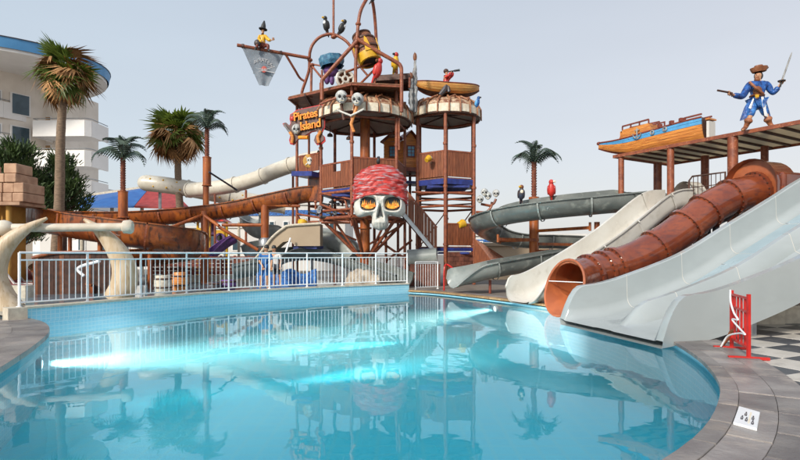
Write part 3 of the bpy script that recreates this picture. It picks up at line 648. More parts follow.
def steel_palm(px, d, yc, ytr, yb0, ycan, post_to, R, label, seed, lean=0):
    random.seed(seed); top = P(px, yc, d); t_ = thing('artificial_palm', label, 'artificial palm', P(px, yb0, d), 'artificial steel palms')
    b = MB(); bot = P(px, ycan, d); pth = resample([bot, top], n=15)
    pth2 = []; rs = []
    for i, q in enumerate(pth):
        pth2 += [q, q + Vector((0,0,.02))]; rs += [.115, .075]
    pth2 = []; rs = []
    for i in range(14):
        a, c_ = pth[i], pth[i+1]; pth2 += [a.lerp(c_,.02), a.lerp(c_,.95)]; rs += [.085, .125]
    b.tube(pth2, rs, 10, smooth=False); b.build('trunk', M_['fake_trunk'], t_)
    b = MB(); b.lathe([(.24,0),(.24,.02),(.2,.05),(.2,1),(.22,1),(.22,1.03),(.0,1.03)], P(px,yb0,d), 16, Matrix.Diagonal((1,1,(ycan and (P(px,ycan,d).z-P(px,yb0,d).z)),1)))
    b.build('base_post', M_['post_orange'], t_)
    if post_to is not None: b = MB(); b.tube([G(px-1,d,post_to), P(px-1,yb0,d)], .2 if d < 22 else .15, 14); b.build('support_post', M_['post_orange'], t_)
    inv = W(t_).inverted()
    nf = 9
    for i in range(nf):
        az = 2*math.pi*(i/nf) + random.uniform(-.15,.15) + .3; el = rad(random.choice((-8,5,15,30,48))+random.uniform(-6,6))
        inst('frond', FEA, t_, inv @ Matrix.Translation(top) @ Matrix.Rotation(az,4,'Z') @ Matrix.Rotation(-el,4,'Y') @ Matrix.Diagonal((R,R,R,1)))
    for i in range(3):
        inst('frond', FEA, t_, inv @ Matrix.Translation(top) @ Matrix.Rotation(i*2.1+.6,4,'Z') @ Matrix.Rotation(-rad(60+8*i),4,'Y') @ Matrix.Diagonal((R*.8,R*.8,R*.8,1)))
steel_palm(123, 23, 158, 158, 218, 192, 1.6, 1.2, 'dark green artificial palm above the left curve of the rusty flume', 11)
steel_palm(207, 26, 128, 128, 186, 158, .05, 1.15, 'artificial palm on a tall rusty post beside the shaggy fan palm', 12)
steel_palm(534, 22, 162, 162, 262, 199, .03, 1.1, 'artificial palm standing over the grey spiral flume between two parrots', 13)
# ================================================================== RIGHT: PLATFORM, ROOF, SLIDES
A0, UU, VV = Vector((7.8,18.8,0)), Vector((.509,-.861,0)), Vector((.861,.509,0))
def R_(u, v, z): return A0 + UU*u + VV*v + Vector((0,0,z))
pf = thing('slide_platform', 'raised start platform with rusty posts and a long sloping-looking ribbed roof over the slides', 'platform', R_(4,1.5,.05))
RT = 5.0
b = MB(); fp = [(7.75,18.9),(10.35,14.3),(10.45,12.7),(11.15,10.0),(15.5,10),(15.5,13),(10.7,20.5)]
b.prism(fp, 2.78, 2.92); b.build('floor', M_['dark_wood'], pf)
for (u, v, r) in ((.15,.1,.10),(2.01,.1,.11),(3.94,.1,.14),(.0,2.4,.10),(.22,2.25,.09),(1.85,2.4,.13),(3.75,2.4,.11),(5.9,.1,.12),(6.2,2.4,.12)):
    b = MB(); b.tube([R_(u,v,.04), R_(u,v,RT-.02)], r, 12); b.build('post', M_['tower_steel'], pf)
for v in (.1, 2.4):
    b = MB(); b.bar(R_(-.2,v,2.7), R_(9,v,2.7), .12, .18); b.build('floor_beam', M_['tower_steel'], pf)
b = MB(); b.bar(R_(-.1,0,RT+.03), R_(9,0,RT+.03), .07, .11); rf_ = b.build('roof_edge', M_['tower_steel'], pf)
b = MB(); b.bar(R_(-.1,3.2,RT+.03), R_(9,3.2,RT+.03), .07, .11); b.build('roof_edge', M_['tower_steel'], pf)
b = MB(); b.bar(R_(-.06,.04,RT+.03), R_(-.06,3.16,RT+.03), .07, .108); b.build('roof_edge', M_['tower_steel'], pf)
for i in range(17):
    u = .5 + i*.52; b = MB(); b.bar(R_(u,.05,RT+.025), R_(u,3.15,RT+.025), .07, .07); b.build('rafter', M_['dark_wood'], pf)
    b = MB(); u0 = u - .48; b.prism([tuple(R_(a,c,0).xy) for a, c in ((u0,.05),(u-.04,.05),(u-.04,3.15),(u0,3.15))], RT+.05, RT+.09); b.build('roof_panel', M_['roof_cream'], pf)
# short railings and hood hoops on the platform
for k_, (u0, u1, v) in enumerate(((2.6,3.7,.15),(6.05,9.0,-.2))):
    b = MB(); z0 = 2.92; h = 1.05
    b.tube([R_(u0,v,z0), R_(u0,v,z0+h-.12), R_(u0+.1,v,z0+h), R_(u1,v,z0+h), R_(u1,v,z0)], .03, 8)
    for z in (.35,.7): b.tube([R_(u0,v,z0+z), R_(u1,v,z0+z)], .015, 6)
    nb_ = int((u1-u0)/.13)
    for i in range(1, nb_): b.tube([R_(u0+(u1-u0)*i/nb_,v,z0), R_(u0+(u1-u0)*i/nb_,v,z0+h)], .012, 5)
    b.build('railing', M_['dark_wood'], pf)
# stair-tower lattice below the platform
lt = thing('support_frame', 'dark blue and black tubular frame holding up the slides behind the brown tube', 'steel frame', Vector((7.2,16,.05)))
random.seed(4)
gx = [5.2,6.1,7.0,7.9,8.8]
for i, x in enumerate(gx):
    zt = .7 + (x-4.6)*.5
    for y in (15.3, 16.0):
        b = MB(); b.tube([(x,y-.5,.04),(x,y-.5,zt)], .045, 8); b.build('upright', M_['steel_dark'], lt)
    if i < 4:
        x2 = gx[i+1]; z2 = .7 + (x2-4.6)*.5
        for y in (14.8, 15.5):
            b = MB(); b.tube([(x,y,zt-.1),(x2,y,z2-.1)], .04, 8); b.build('rail', M_['steel_dark'], lt)
            b = MB(); b.tube([(x,y,zt*.35),(x2,y,z2-.15)], .03, 7); b.build('brace', M_['steel_dark'], lt)
            b = MB(); b.tube([(x,y,zt-.2),(x2,y,z2*.3)], .03, 7); b.build('brace', M_['steel_dark'], lt)
    b = MB(); b.tube([(x,14.8,zt-.15),(x,15.5,zt-.15)], .035, 7); b.build('cross_tube', M_['steel_dark'], lt)
for i in range(12):
    x = 5.3 + i*.32; z = .55 + (x-4.6)*.5; b = MB(); b.obox((x,15.15,z-.18),(.26,.62,.03)); b.build('step', M_['galv'], lt)

# ---- big two lane slide
S1, SA = Vector((.97,.24,0)).normalized(), Vector((.24,-.97,0)).normalized(); PF = Vector((3.72,11.0,0)); WD = 2.68
def interp(xs, ys, x):
    if x <= xs[0]: return ys[0]
    for i in range(len(xs)-1):
        if x <= xs[i+1]:
            t_ = (x-xs[i])/(xs[i+1]-xs[i]); m0 = (ys[i+1]-ys[max(i-1,0)])/(xs[i+1]-xs[max(i-1,0)]); m1 = (ys[min(i+2,len(xs)-1)]-ys[i])/(xs[min(i+2,len(xs)-1)]-xs[i]); h = xs[i+1]-xs[i]
            return (2*t_**3-3*t_**2+1)*ys[i] + (t_**3-2*t_**2+t_)*h*m0 + (-2*t_**3+3*t_**2)*ys[i+1] + (t_**3-t_**2)*h*m1
    return ys[-1]
def fz(t_): return interp([-.3,0,.6,1.26,2.69,3.98,5.3,6,7,7.6], [.10,.14,.20,.36,.84,1.50,2.18,2.56,3.0,3.06], t_)
def smooth(a, b_, x): x = min(1, max(0, (x-a)/(b_-a))); return x*x*(3-2*x)
def bprof(t_):
    hw = .66*(1-(1-min(1,max(0,(t_+.28)/.5)))**2.2) + .02; hd = .40*(1-(1-min(1,max(0,(t_-.15)/.55)))**2) + .01; f = fz(t_)
    o = [(-.13,f-.10),(-.16,f+hw-.04),(-.16,f+hw),(-.02,f+hw),(.0,f+hw-.02)]
    for k_ in range(6): a = math.pi/2*k_/5; r_ = min(.22, hw*.6); o.append((.02+r_-r_*math.cos(a), f+r_-r_*math.sin(a)))
    c = WD/2; o += [(c-.30,f),(c-.20,f+min(hd,.05)),(c-.09,f+hd-.03 if hd>.05 else f+.01),(c-.06,f+hd),(c+.06,f+hd),(c+.09,f+hd-.03 if hd>.05 else f+.01),(c+.20,f+min(hd,.05)),(c+.30,f)]
    for k_ in range(6): a = math.pi/2*(5-k_)/5; r_ = min(.22, hw*.6); o.append((WD-.02-r_+r_*math.cos(a), f+r_-r_*math.sin(a)))
    o += [(WD,f+hw-.02),(WD+.02,f+hw),(WD+.16,f+hw),(WD+.16,f+hw-.04),(WD+.13,f-.10)]
    return o
bs = thing('double_slide', 'wide pale grey two lane slide with high side walls ending at the pool', 'water slide', PF + S1*3.5 + Vector((0,0,.05)))
def big_section(t0, t1, st=.1):
    k_ = max(2, int(round((t1-t0)/st))+1); b = MB(); vs = []; n_ = None
    for i in range(k_):
        t_ = t0 + (t1-t0)*i/(k_-1); pr = bprof(t_); n_ = len(pr)
        vs += [PF + S1*t_ + SA*a + Vector((0,0,z)) for a, z in pr]
    fs = [(i*n_+j, i*n_+j+1, (i+1)*n_+j+1, (i+1)*n_+j) for i in range(k_-1) for j in range(n_-1)] + [(i*n_+n_-1, i*n_, (i+1)*n_, (i+1)*n_+n_-1) for i in range(k_-1)]
    b.add(vs, fs, True); o = b.build('slide_section', M_['slide_grey'], bs, autosmooth=38); return o
cuts = [-.28, 1.24, 2.66, 3.98, 5.3, 6.6, 7.8]
for a, c in zip(cuts, cuts[1:]): big_section(a, c)
for t_ in cuts[1:-1]:
    b = MB(); n_ = len(bprof(0)); vs = []
    for d_ in (-.006, .006): vs += [PF + S1*(t_+d_) + SA*a + Vector((0,0,z+.006)) for a, z in bprof(t_+d_)[3:-4]]
    n_ = len(vs)//2; b.add(vs, [(j, j+1, n_+j+1, n_+j) for j in range(n_-1)]); b.build('seam', M_['slide_white'], bs)
for nm, w0, w1, mm in (('lane', .22, WD/2-.34, 'slide_lane'), ('lane', WD/2+.33, WD-.24, 'slide_lane_dark'), ('lane', WD/2+.62, WD-.24, 'slide_lane')):
    if nm == 'lane' and w0 > WD/2+.5: dz = .009
    else: dz = .005
    b = MB(); k_ = 60; vs = []
    for i in range(k_): t_ = 1.5 + (7.6-1.5)*i/(k_-1); vs += [PF + S1*t_ + SA*w0 + Vector((0,0,fz(t_)+dz)), PF + S1*t_ + SA*w1 + Vector((0,0,fz(t_)+dz))]
    b.add(vs, [(i*2,i*2+1,i*2+3,i*2+2) for i in range(k_-1)], True); b.build('lane', M_[mm], bs)
for t_ in (1.9, 3.6, 5.4, 7.0):
    for a in (.25, WD-.25):
        q = PF + S1*t_ + SA*a; b = MB(); b.tube([q + Vector((0,0,.05)), q + Vector((0,0,fz(t_)-.02))], .08, 10); b.build('support_leg', M_['galv'], bs)
    q0, q1 = PF + S1*t_ + SA*.2, PF + S1*t_ + SA*(WD-.2); b = MB(); b.bar(q0+Vector((0,0,fz(t_)-.14)), q1+Vector((0,0,fz(t_)-.14)), .1, .12); b.build('cross_beam', M_['galv'], bs)
b = MB(); q = PF + S1*.75 + SA*(WD/2) ; Mz = Matrix((S1, -SA, Vector((0,0,1)))).transposed(); b.obox(q + Vector((0,0,.06)), (.7, WD-.3, .10), Mz); b.build('foot_block', M_['cream_cap'], bs)

# ---- generic open slide: floor path from the lip upwards, +a is the side nearer the camera
def uprof(hw, h1, h2, rc=.25, th=.04, lip=.08):
    r1 = min(rc, max(.02,h1*.8)); r2 = min(rc, max(.02,h2*.8)); o = [(-hw, h1)]
    for k_ in range(6): a = math.pi/2*k_/5; o.append((-hw+rc-rc*math.cos(a), r1-r1*math.sin(a)))
    for k_ in range(6): a = math.pi/2*(5-k_)/5; o.append((hw-rc+rc*math.cos(a), r2-r2*math.sin(a)))
    o.append((hw, h2)); o += [(hw+lip, h2+.01), (hw+lip, h2-.03), (hw+th, h2-.035)]
    for k_ in range(6): a = math.pi/2*k_/5; o.append((hw+th-rc+rc*math.cos(a), r2-th-r2*math.sin(a)))
    for k_ in range(6): a = math.pi/2*(5-k_)/5; o.append((-hw-th+rc-rc*math.cos(a), r1-th-r1*math.sin(a)))
    o += [(-hw-th, h1-.035), (-hw-lip, h1-.03), (-hw-lip, h1+.01)]
    return o
def open_slide(root, path, hw, hA, hB, mat_, rc=.25, ramp=.7, seam=14, seam_mat=None, legs=None):
    ds = [0]
    for p, q in zip(path, path[1:]): ds.append(ds[-1]+(q-p).length)
    def pf_(s_):
        k_ = 1-(1-min(1,(s_+.12)/.40))**2.4; kb = smooth(-.10, ramp, s_)
        return uprof(hw*(.90+.10*k_), max(.05,hA(s_/ds[-1])*k_), max(.04,hB(s_/ds[-1])*kb), rc)
    i = 0; m_ = len(path)
    while i < m_-1:
        j = min(m_-1, i+seam)
        if m_-1-j < seam//2: j = m_-1
        prs = [pf_(ds[k_]) for k_ in range(i, j+1)]; b = MB(); b.sweep(path[i:j+1], prs[0], profs=prs)
        n_ = len(prs[0])
        o = b.build('slide_section', mat_, root, autosmooth=45)
        if j < m_-1:
            t_ = (path[j+1]-path[j-1]).normalized(); pr = [(a*1.015, c*1.0-.0) for a, c in pf_(ds[j])]
            pr2 = [(a + (.03 if a > 0 else -.03), c - .03) if k_ > 14 else (a, c+.004) for k_, (a, c) in enumerate(pr)]
            b = MB(); b.sweep([path[j]-t_*.025, path[j]+t_*.025], pr2[14:], closed=False, smooth=False); 
            b.build('flange', seam_mat or mat_, root)
        i = j
ws = thing('white_slide', 'single cream white slide between the grey flume and the brown tube', 'water slide', Vector((3.3,15.0,.05)))
wp = []
for s_, z in ((-.02,.13),(.06,.16),(.13,.26),(.23,.50),(.415,1.02),(.583,1.55),(.738,2.12),(.89,2.70),(.97,2.92),(1.06,2.96)):
    wp.append(Vector((3.45+5.45*s_, 14.9+2.15*s_, z)))
open_slide(ws, resample(spline(wp, 8), .11), .52, lambda s_: .72, lambda s_: .62, M_['slide_white'], .28, 1.0, 14, M_['slide_white'])
for s_, zt in ((.2,.38),(.45,1.05),(.7,1.9)):
    q = Vector((3.45+5.45*s_, 14.9+2.15*s_, 0)); b = MB(); b.tube([q+Vector((0,0,.04)), q+Vector((0,0,zt))], .08, 10); b.build('support_leg', M_['galv'], ws)

# ---- brown tube
tb = thing('tube_slide', 'glossy red brown closed tube slide opening towards the pool', 'water slide', Vector((4.33,13.8,.05)))
def tubept(px, py):
    r_ = (px-400)/FP; s_ = (r_*13.8-4.33)/(5.94-.84*r_); return P(px, py, 13.8+.84*s_)
tp = resample(spline([tubept(*q) if len(q) == 2 else P(*q) for q in ((571,280,13.2),(588,274,13.7),(616,265.5),(640,256.5),(667,240.5),(688,225),(710,208),(731,197),(756,190))], 8), .12)
def circ(r, n_=24): return [(r*math.cos(2*math.pi*k_/n_), r*math.sin(2*math.pi*k_/n_)) for k_ in range(n_)]
def ringsec(path, r0, r1, m_, nm, root, smooth_=True):
    b = MB(); n_ = 24; b.sweep(path, circ(r1), smooth=smooth_); k0 = len(b.v); b.sweep(path, circ(r0), smooth=smooth_)
    for q in range(len(b.f)//2, len(b.f)): b.f[q] = b.f[q][::-1]
    L_ = len(path)-1
    for base in (0, L_*n_):
        for k_ in range(n_): b.f.append([base+k_, base+(k_+1)%n_, k0+base+(k_+1)%n_, k0+base+k_]); b.sm.append(False); b.mi.append(0)
    return b.build(nm, m_, root, autosmooth=45)
k = len(tp); cut = [0, int(k*.13), int(k*.20), int(k*.27), int(k*.46), int(k*.62), int(k*.74), int(k*.86), k-1]
for a, c in zip(cut, cut[1:]):
    ringsec(tp[a:c+1], .435, .47, [M_['tube_brown']], 'tube_section', tb)
    q = tp[c]; t_ = (tp[min(c+1,k-1)]-tp[c-1]).normalized()
    ringsec([q-t_*.045, q+t_*.045], .47, .53, [M_['tube_brown']], 'flange', tb, False)
    sd3 = t_.cross(Vector((0,0,1))).normalized(); up3 = sd3.cross(t_); bb = MB()
    for g_ in range(20): an = 2*math.pi*g_/20; pz = q + (sd3*math.cos(an)+up3*math.sin(an))*.50; bb.tube([pz-t_*.07, pz+t_*.07], .018, 5)
    bb.build('flange_bolts', M_['dark_wood'], tb, kind='stuff')
b = MB(); b.sweep(tp[:int(k*.5)], circ(.430)); b.build('tube_inside', M_['tube_brown_in'], tb)
# scooped outlet: rim slopes back from the bottom lip
b = MB(); vs = []; n_ = 33; t0 = (tp[1]-tp[0]).normalized(); sd_ = t0.cross(Vector((0,0,1))).normalized(); up_ = sd_.cross(t0)
for r_ in (.435, .47):
    for a_ in range(n_):
        an = 2*math.pi*a_/(n_-1) + math.pi/2; fw = .74*((1-math.sin(an))/2)**1.2
        for u_ in (0, .5, 1): vs.append(tp[0] - t0*fw*u_ - up_*(.24*u_*u_*((1-math.sin(an))/2)) + (sd_*math.cos(an)+up_*math.sin(an))*(r_+.05*u_))
k0 = n_*3; fs = []
for a_ in range(n_-1):
    for u_ in range(2): fs += [(k0+a_*3+u_, k0+(a_+1)*3+u_, k0+(a_+1)*3+u_+1, k0+a_*3+u_+1), (a_*3+u_, a_*3+u_+1, (a_+1)*3+u_+1, (a_+1)*3+u_)]
    fs.append((a_*3+2, k0+a_*3+2, k0+(a_+1)*3+2, (a_+1)*3+2))
b.add(vs, fs, True); b.build('outlet', M_['tube_brown_in'], tb, autosmooth=45)
rim_ = [vs[k0+a_*3+2] for a_ in range(n_)]; b = MB(); b.tube(rim_, .035, 8, caps=False); b.build('outlet_rim', M_['tube_brown_in'], tb)
b = MB(); b.tube([rim_[7], rim_[25]], .012, 6); b.build('safety_wire', M_['white_paint'], tb)
# entry hood
q = tubept(752,186); t1 = Vector((.93,.36,0)).normalized(); s1 = t1.cross(Vector((0,0,1))); b = MB(); pr = [(-.68,-.75),(-.70,.05)] + [(-.70*math.cos(math.pi*k_/14), .05+.66*math.sin(math.pi*k_/14)) for k_ in range(1,14)] + [(.70,.05),(.68,-.75)]
b.sweep([q - t1*.12, q - t1*.08, q + t1*.1, q + t1*.75], pr, closed=False, profs=[[(a*1.06,c*1.06) for a,c in pr],[(a*1.06,c*1.06) for a,c in pr],pr,pr]); b.build('entry_hood', M_['tube_brown'], tb)
b = MB(); b.add([q + t1*.1 + s1*a + Vector((0,0,c)) for a, c in pr], [list(range(len(pr)))]); b.build('hood_front', M_['tube_brown_in'], tb)
b = MB(); Mz = Matrix((t1, s1, Vector((0,0,1)))).transposed(); b.obox(q + t1*.55 + s1*.45 + Vector((0,0,-.05)), (.8,.6,.75), Mz); o = b.build('entry_box', M_['tube_brown'], tb); bv = o.modifiers.new('bevel','BEVEL'); bv.width = .08; bv.segments = 3
for px, py in ((612,267),(672,238),(716,203)):
    q = tubept(px, py); b = MB(); b.tube([Vector((q.x,q.y,.04)), q-Vector((0,0,.48))], .09, 10); b.build('support_leg', M_['steel_dark'], tb)
    b = MB(); b.tube([q+Vector((-.5*math.cos(a_),0,-.5*math.sin(a_)))*1.12 for a_ in [math.pi*k_/8*.8+.3 for k_ in range(9)]], .04, 7); b.build('cradle', M_['steel_dark'], tb)

# ---- grey green spiral flume
gs = thing('spiral_flume', 'grey green open flume curling down from the platform in a spiral to the deck', 'water slide', P(538,262,21))
gp = resample(spline([P(452,288,19.0), P(470,283,19.1), P(494,277,19.3), P(520,272,19.6), P(560,265,20.1), P(600,262,20.6), P(628,258,21.5), P(632,254,23), P(600,250,24), P(560,248,24.4), P(522,247,24.4), P(495,242,23.8), P(482,234,22.4), P(490,228,20.9), P(516,222,19.9), P(556,217,19.1), P(600,213,18.7), P(645,209,18.35)], 8), .13)
# the path holds the trough bottom; turn into rim heights by the profile
def groove(r, hA, hB): return trough(r, hA, hB, .045, 12, .08)
L_ = len(gp); ds = [i/(L_-1) for i in range(L_)]
prs = []
for s_ in ds:
    k_ = 1-(1-min(1, s_/.012+.25))**2.3; kb = smooth(-.012, .050, s_)
    fa = .25*smooth(.62,.75,s_)*(1-smooth(.96,1,s_)); prs.append([(a, (c+.46)*((max(.12,k_) if a < 0 else max(.08,kb))) ) for a, c in trough(.46, .12+fa+.10*(1-kb), .10, .045, 12, .08, .46)])
i = 0; idx = 0
while i < L_-1:
    j = min(L_-1, i+13)
    if L_-1-j < 6: j = L_-1
    b = MB(); b.sweep(gp[i:j+1], prs[i], profs=prs[i:j+1]); b.build('flume_section', M_['slide_green_pale'] if idx == 0 else M_['slide_green'], gs, autosmooth=50)
    if j < L_-1:
        t_ = (gp[j+1]-gp[j-1]).normalized(); rb_ = [(a, c+.46) for a, c in trough_rib(.46,.10,.10)]; h_ = len(rb_)//2
        b = MB(); b.sweep([gp[j]-t_*.03, gp[j]+t_*.03], rb_[h_:], closed=False, smooth=False); b.build('flange', M_['slide_green_pale'], gs)
    i = j; idx += 1
for px, d, y in ((503,24.2,247),(604,18.8,216),(560,19.3,220)):
    pass
pc = G(538, 21.9, 0)
for z, ex in ((P(0,240,22).z,(498,20.9)), (P(0,240,22).z,(500,23.6)), (P(0,231,22).z,(590,19.2)), (P(0,251,22).z,(575,20.4)), (P(0,244,22).z,(580,23.8))):
    q = G(ex[0], ex[1], z); b = MB(); b.bar(Vector((pc.x,pc.y,z)), q, .1, .12); b.build('support_arm', M_['post_orange'], gs)
    b = MB(); b.tube([q+Vector((0,0,-.12)), q+Vector((0,0,.2))], .05, 8); b.build('support_arm', M_['post_orange'], gs)
q = G(597, 19.2, 0); b = MB(); b.tube([Vector((q.x,q.y,.04)), Vector((q.x,q.y,P(0,222,19.2).z))], .10, 12); b.build('support_post', M_['post_orange'], gs)
q = G(522, 19.6, 0); b = MB(); b.tube([Vector((q.x,q.y,.04)), Vector((q.x,q.y,P(0,274,19.6).z))], .05, 10); b.build('support_post', M_['ship_trim'], gs)
q = G(490, 19.3, 0); b = MB(); b.tube([Vector((q.x,q.y,.04)), Vector((q.x,q.y,P(0,280,19.3).z))], .05, 10); b.build('support_post', M_['ship_trim'], gs)
# dark hoops at the flume starts
for px, py, d in ((628,196,18.2),(651,190,18.6)):
    q = P(px,204,d); b = MB(); pr = [(.48*math.cos(math.pi*k_/12), .42*math.sin(math.pi*k_/12)) for k_ in range(13)]
    t_ = Vector((.95,.3,0)).normalized(); b.sweep([q, q+t_*.5], pr + [(a*.9,c*.9) for a,c in pr[::-1]]); b.build('entry_hood', M_['slide_green'], gs)
for px, py, d in ((683,188,17.2),):
    q = P(px,200,d); b = MB(); pr = [(.5*math.cos(math.pi*k_/12), .62*math.sin(math.pi*k_/12)) for k_ in range(13)]; t_ = Vector((.95,.3,0)).normalized(); b.sweep([q, q+t_*.5], pr + [(a*.9,c*.9) for a,c in pr[::-1]]); b.build('entry_hood', M_['slide_white'], ws)

# low wall, box and door to the right of the double slide
lw_ = thing('low_wall', 'low cream retaining wall under the double slide at the right edge', 'low wall', Vector((8,10.8,.05)))
x = 7.0; i = 0
while x < 10.4:
    b = MB(); b.box(x+.01, x+.78, 10.5+ (x-7)*.1, 10.8+(x-7)*.1, .05, .40); b.build('wall_block', M_['cream_cap'], lw_)
    b = MB(); b.box(x+.005, x+.785, 10.46+(x-7)*.1, 10.84+(x-7)*.1, .40, .45); b.build('cap_stone', M_['cream_cap'], lw_); x += .8
dr = thing('pump_cabinet', 'dark green cabinet with red door standing below the platform at the right edge', 'cabinet', Vector((9.3,11.8,.05)))
b = MB(); b.box(8.3,10.6,11.75,12.5,.05,1.25); b.build('body', M_['slide_green'], dr)
b = MB(); b.box(8.98,9.7,11.70,11.74,.12,1.2); d2 = b.build('door', M_['red_paint'], dr)
b = MB(); b.obox((9.05,11.68,.7),(.03,.05,.12)); b.build('handle', M_['galv'], d2)
b = MB(); b.box(8.2,10.7,11.66,12.55,1.25,1.32); b.build('roof', M_['dark_wood'], dr)

# ---- red barrier
rb = thing('red_barrier', 'small red metal barrier frame with a white rope tied round it on the checkered deck', 'barrier', Vector((4.82,7.4,.085)))
a_, c_ = Vector((4.95,7.76,0)), Vector((4.68,6.98,0)); z = Vector((0,0,1))
for q, nm in ((a_,'post'),(c_,'post')):
    b = MB(); b.bar(q+z*.09, q+z*.96, .038, .038); b.build('post', M_['red_paint'], rb)
    s_ = Vector((.95,-.3,0)).normalized(); b = MB(); b.bar(q - s_*.24 + z*.105, q + s_*.24 + z*.105, .05, .035); b.build('foot', M_['red_paint'], rb)
for h in (.90,.72,.24):
    b = MB(); b.bar(a_+z*h, c_+z*h, .03, .03); b.build('rail', M_['red_paint'], rb)
for i in range(1, 5):
    q = a_.lerp(c_, i/5); b = MB(); b.bar(q+z*.25, q+z*.89, .022, .022); b.build('bar', M_['red_paint'], rb)
rp = [a_+z*.96+Vector((-.02,0,0)), a_.lerp(c_,.15)+z*.80+Vector((-.05,0,0)), a_.lerp(c_,.4)+z*.66+Vector((-.06,0,0)), a_.lerp(c_,.6)+z*.58+Vector((-.05,0,0)), a_.lerp(c_,.3)+z*.55+Vector((-.06,0,0)), a_.lerp(c_,.75)+z*.46+Vector((-.05,0,0)), c_+z*.42+Vector((-.05,0,0)), a_.lerp(c_,.7)+z*.40+Vector((-.05,0,0)), a_.lerp(c_,.2)+z*.30+Vector((-.1,0,0)), a_+z*.12+Vector((-.16,0,0))]
b = MB(); b.tube(spline(rp, 6), .013, 7); tag(b.build('white_rope', M_['white_paint']), 'white rope knotted across the bars of the red barrier', 'rope')
b = MB(); b.tube(spline([P(722,346,7.9)+z*.0, P(728,338,7.8), P(731,332,7.75), P(734,330,7.7)], 6), .025, 7); 
tag(b.build('cloth_strap', M_['brown_leather']), 'dark brown strap hanging down the left post of the red barrier', 'strap')

# ---- floor plate with small dark markings
pl = thing('floor_sign', 'white square plate with small dark print lying on the stone paving at the bottom right', 'sign', (2.47,4.66,.11))
cr_ = [G(739,728/0+0 if False else 1.39*FP/(408-254),.109), G(760,1.39*FP/(414-254),.109), G(757,1.39*FP/(431-254),.109), G(733,1.39*FP/(424.5-254),.109)]
b = MB(); b.prism([(q.x,q.y) for q in cr_], .106, .128); o = b.build('plate', M_['white_paint'], pl); bv = o.modifiers.new('bevel','BEVEL'); bv.width = .004
def bil(u, v): return (cr_[0]*(1-u)+cr_[1]*u)*(1-v) + (cr_[3]*(1-u)+cr_[2]*u)*v
def mark(u, v, du, dv, m_='steel_dark'):
    b = MB(); qs = [bil(u-du,v-dv), bil(u+du,v-dv), bil(u+du,v+dv), bil(u-du,v+dv)]; b.prism([(q.x,q.y) for q in qs], .129, .1305); b.build('printed_mark', M_[m_], pl)
for (u, v) in ((.42,.36),(.30,.62),(.50,.66),(.76,.48),(.78,.74)):
    mark(u, v-.07, .028, .045); mark(u-.035, v+.02, .02, .04); mark(u+.035, v+.03, .02, .05); mark(u, v+.09, .05, .025)
mark(.62,.52,.035,.33,'fringe')
# ================================================================== LEFT FLUMES
bf = thing('rusty_flume', 'long rust brown open flume running from the tower and coiling down at the left', 'water slide', P(110,290,22))
fpth = resample(spline([P(322,191,25.6), P(304,192,25.6), P(275,198,25.8), P(232,207,26.2), P(180,213,26.6), P(130,216,26.7), P(84,216,26.5), P(48,215,25.3), P(33,214,23.6), P(42,217,22.0), P(80,224,21.0), P(129,231,20.6), P(168,237,21.1), P(189,242,22.4), P(185,249,24.3), P(150,255,25.4), P(100,257,25.4), P(62,262,24.2), P(47,268,22.2), P(54,275,20.4), P(80,281,19.2), P(108,287,18.5)], 8), .14)
L_ = len(fpth)
def rust_sec(i, j, prs_, nm='flume_section'):
    b = MB(); b.sweep(fpth[i:j+1], prs_[0], profs=prs_); b.build(nm, M_['flume_brown'], bf, autosmooth=50)
prs = []
for i in range(L_):
    s_ = i/(L_-1); hi = .18 + .12*smooth(.3,.42,s_); kc = smooth(.34,.42,s_)*(1-smooth(.62,.68,s_)); prs.append(trough(.50+.08*kc, hi, .10+.30*kc, .05, 12, .08))
i = 0
while i < L_-1:
    j = min(L_-1, i+12)
    if L_-1-j < 6: j = L_-1
    rust_sec(i, j, prs[i:j+1])
    if j < L_-1:
        t_ = (fpth[j+1]-fpth[j-1]).normalized(); kc = smooth(.34,.42,i/(L_-1) if False else j/(L_-1))*(1-smooth(.62,.68,j/(L_-1))); rb_ = trough_rib(.5+.08*kc,.10,.08+.30*kc); h_ = len(rb_)//2
        b = MB(); b.sweep([fpth[j]-t_*.035, fpth[j]+t_*.035], rb_[h_:], closed=False, smooth=False); b.build('flange', M_['tower_steel'], bf)
    i = j
for (px, d, y) in ((205,26.0,211),(265,25.6,202),(70,26.3,221),(150,20.9,244),(100,20.9,238),(60,21.4,232),(165,25.2,262)):
    q = G(px, d, .04); b = MB(); b.tube([q, Vector((q.x,q.y,P(px,y,d).z))], .2 if px in (205,265) else .09, 12); b.build('support_post', M_['post_orange'], bf)
for a, c in (((222,225,25.4),(262,225,25.5)), ((219,227,25.3),(258,250,25.4)), ((205,214,26),(160,232,24)), ((265,205,25.5),(300,206,25.5)), ((205,216,25.8),(219,226,25.3))):
    b = MB(); b.tube([P(*a), P(*c)], .08, 8); b.build('support_brace', M_['post_orange'], bf)
b = MB(); b.lathe([(.2,0),(.3,.1),(.3,.35),(.2,.5)], P(265,248,25.6), 12); b.build('pipe_joint', M_['galv'], bf)

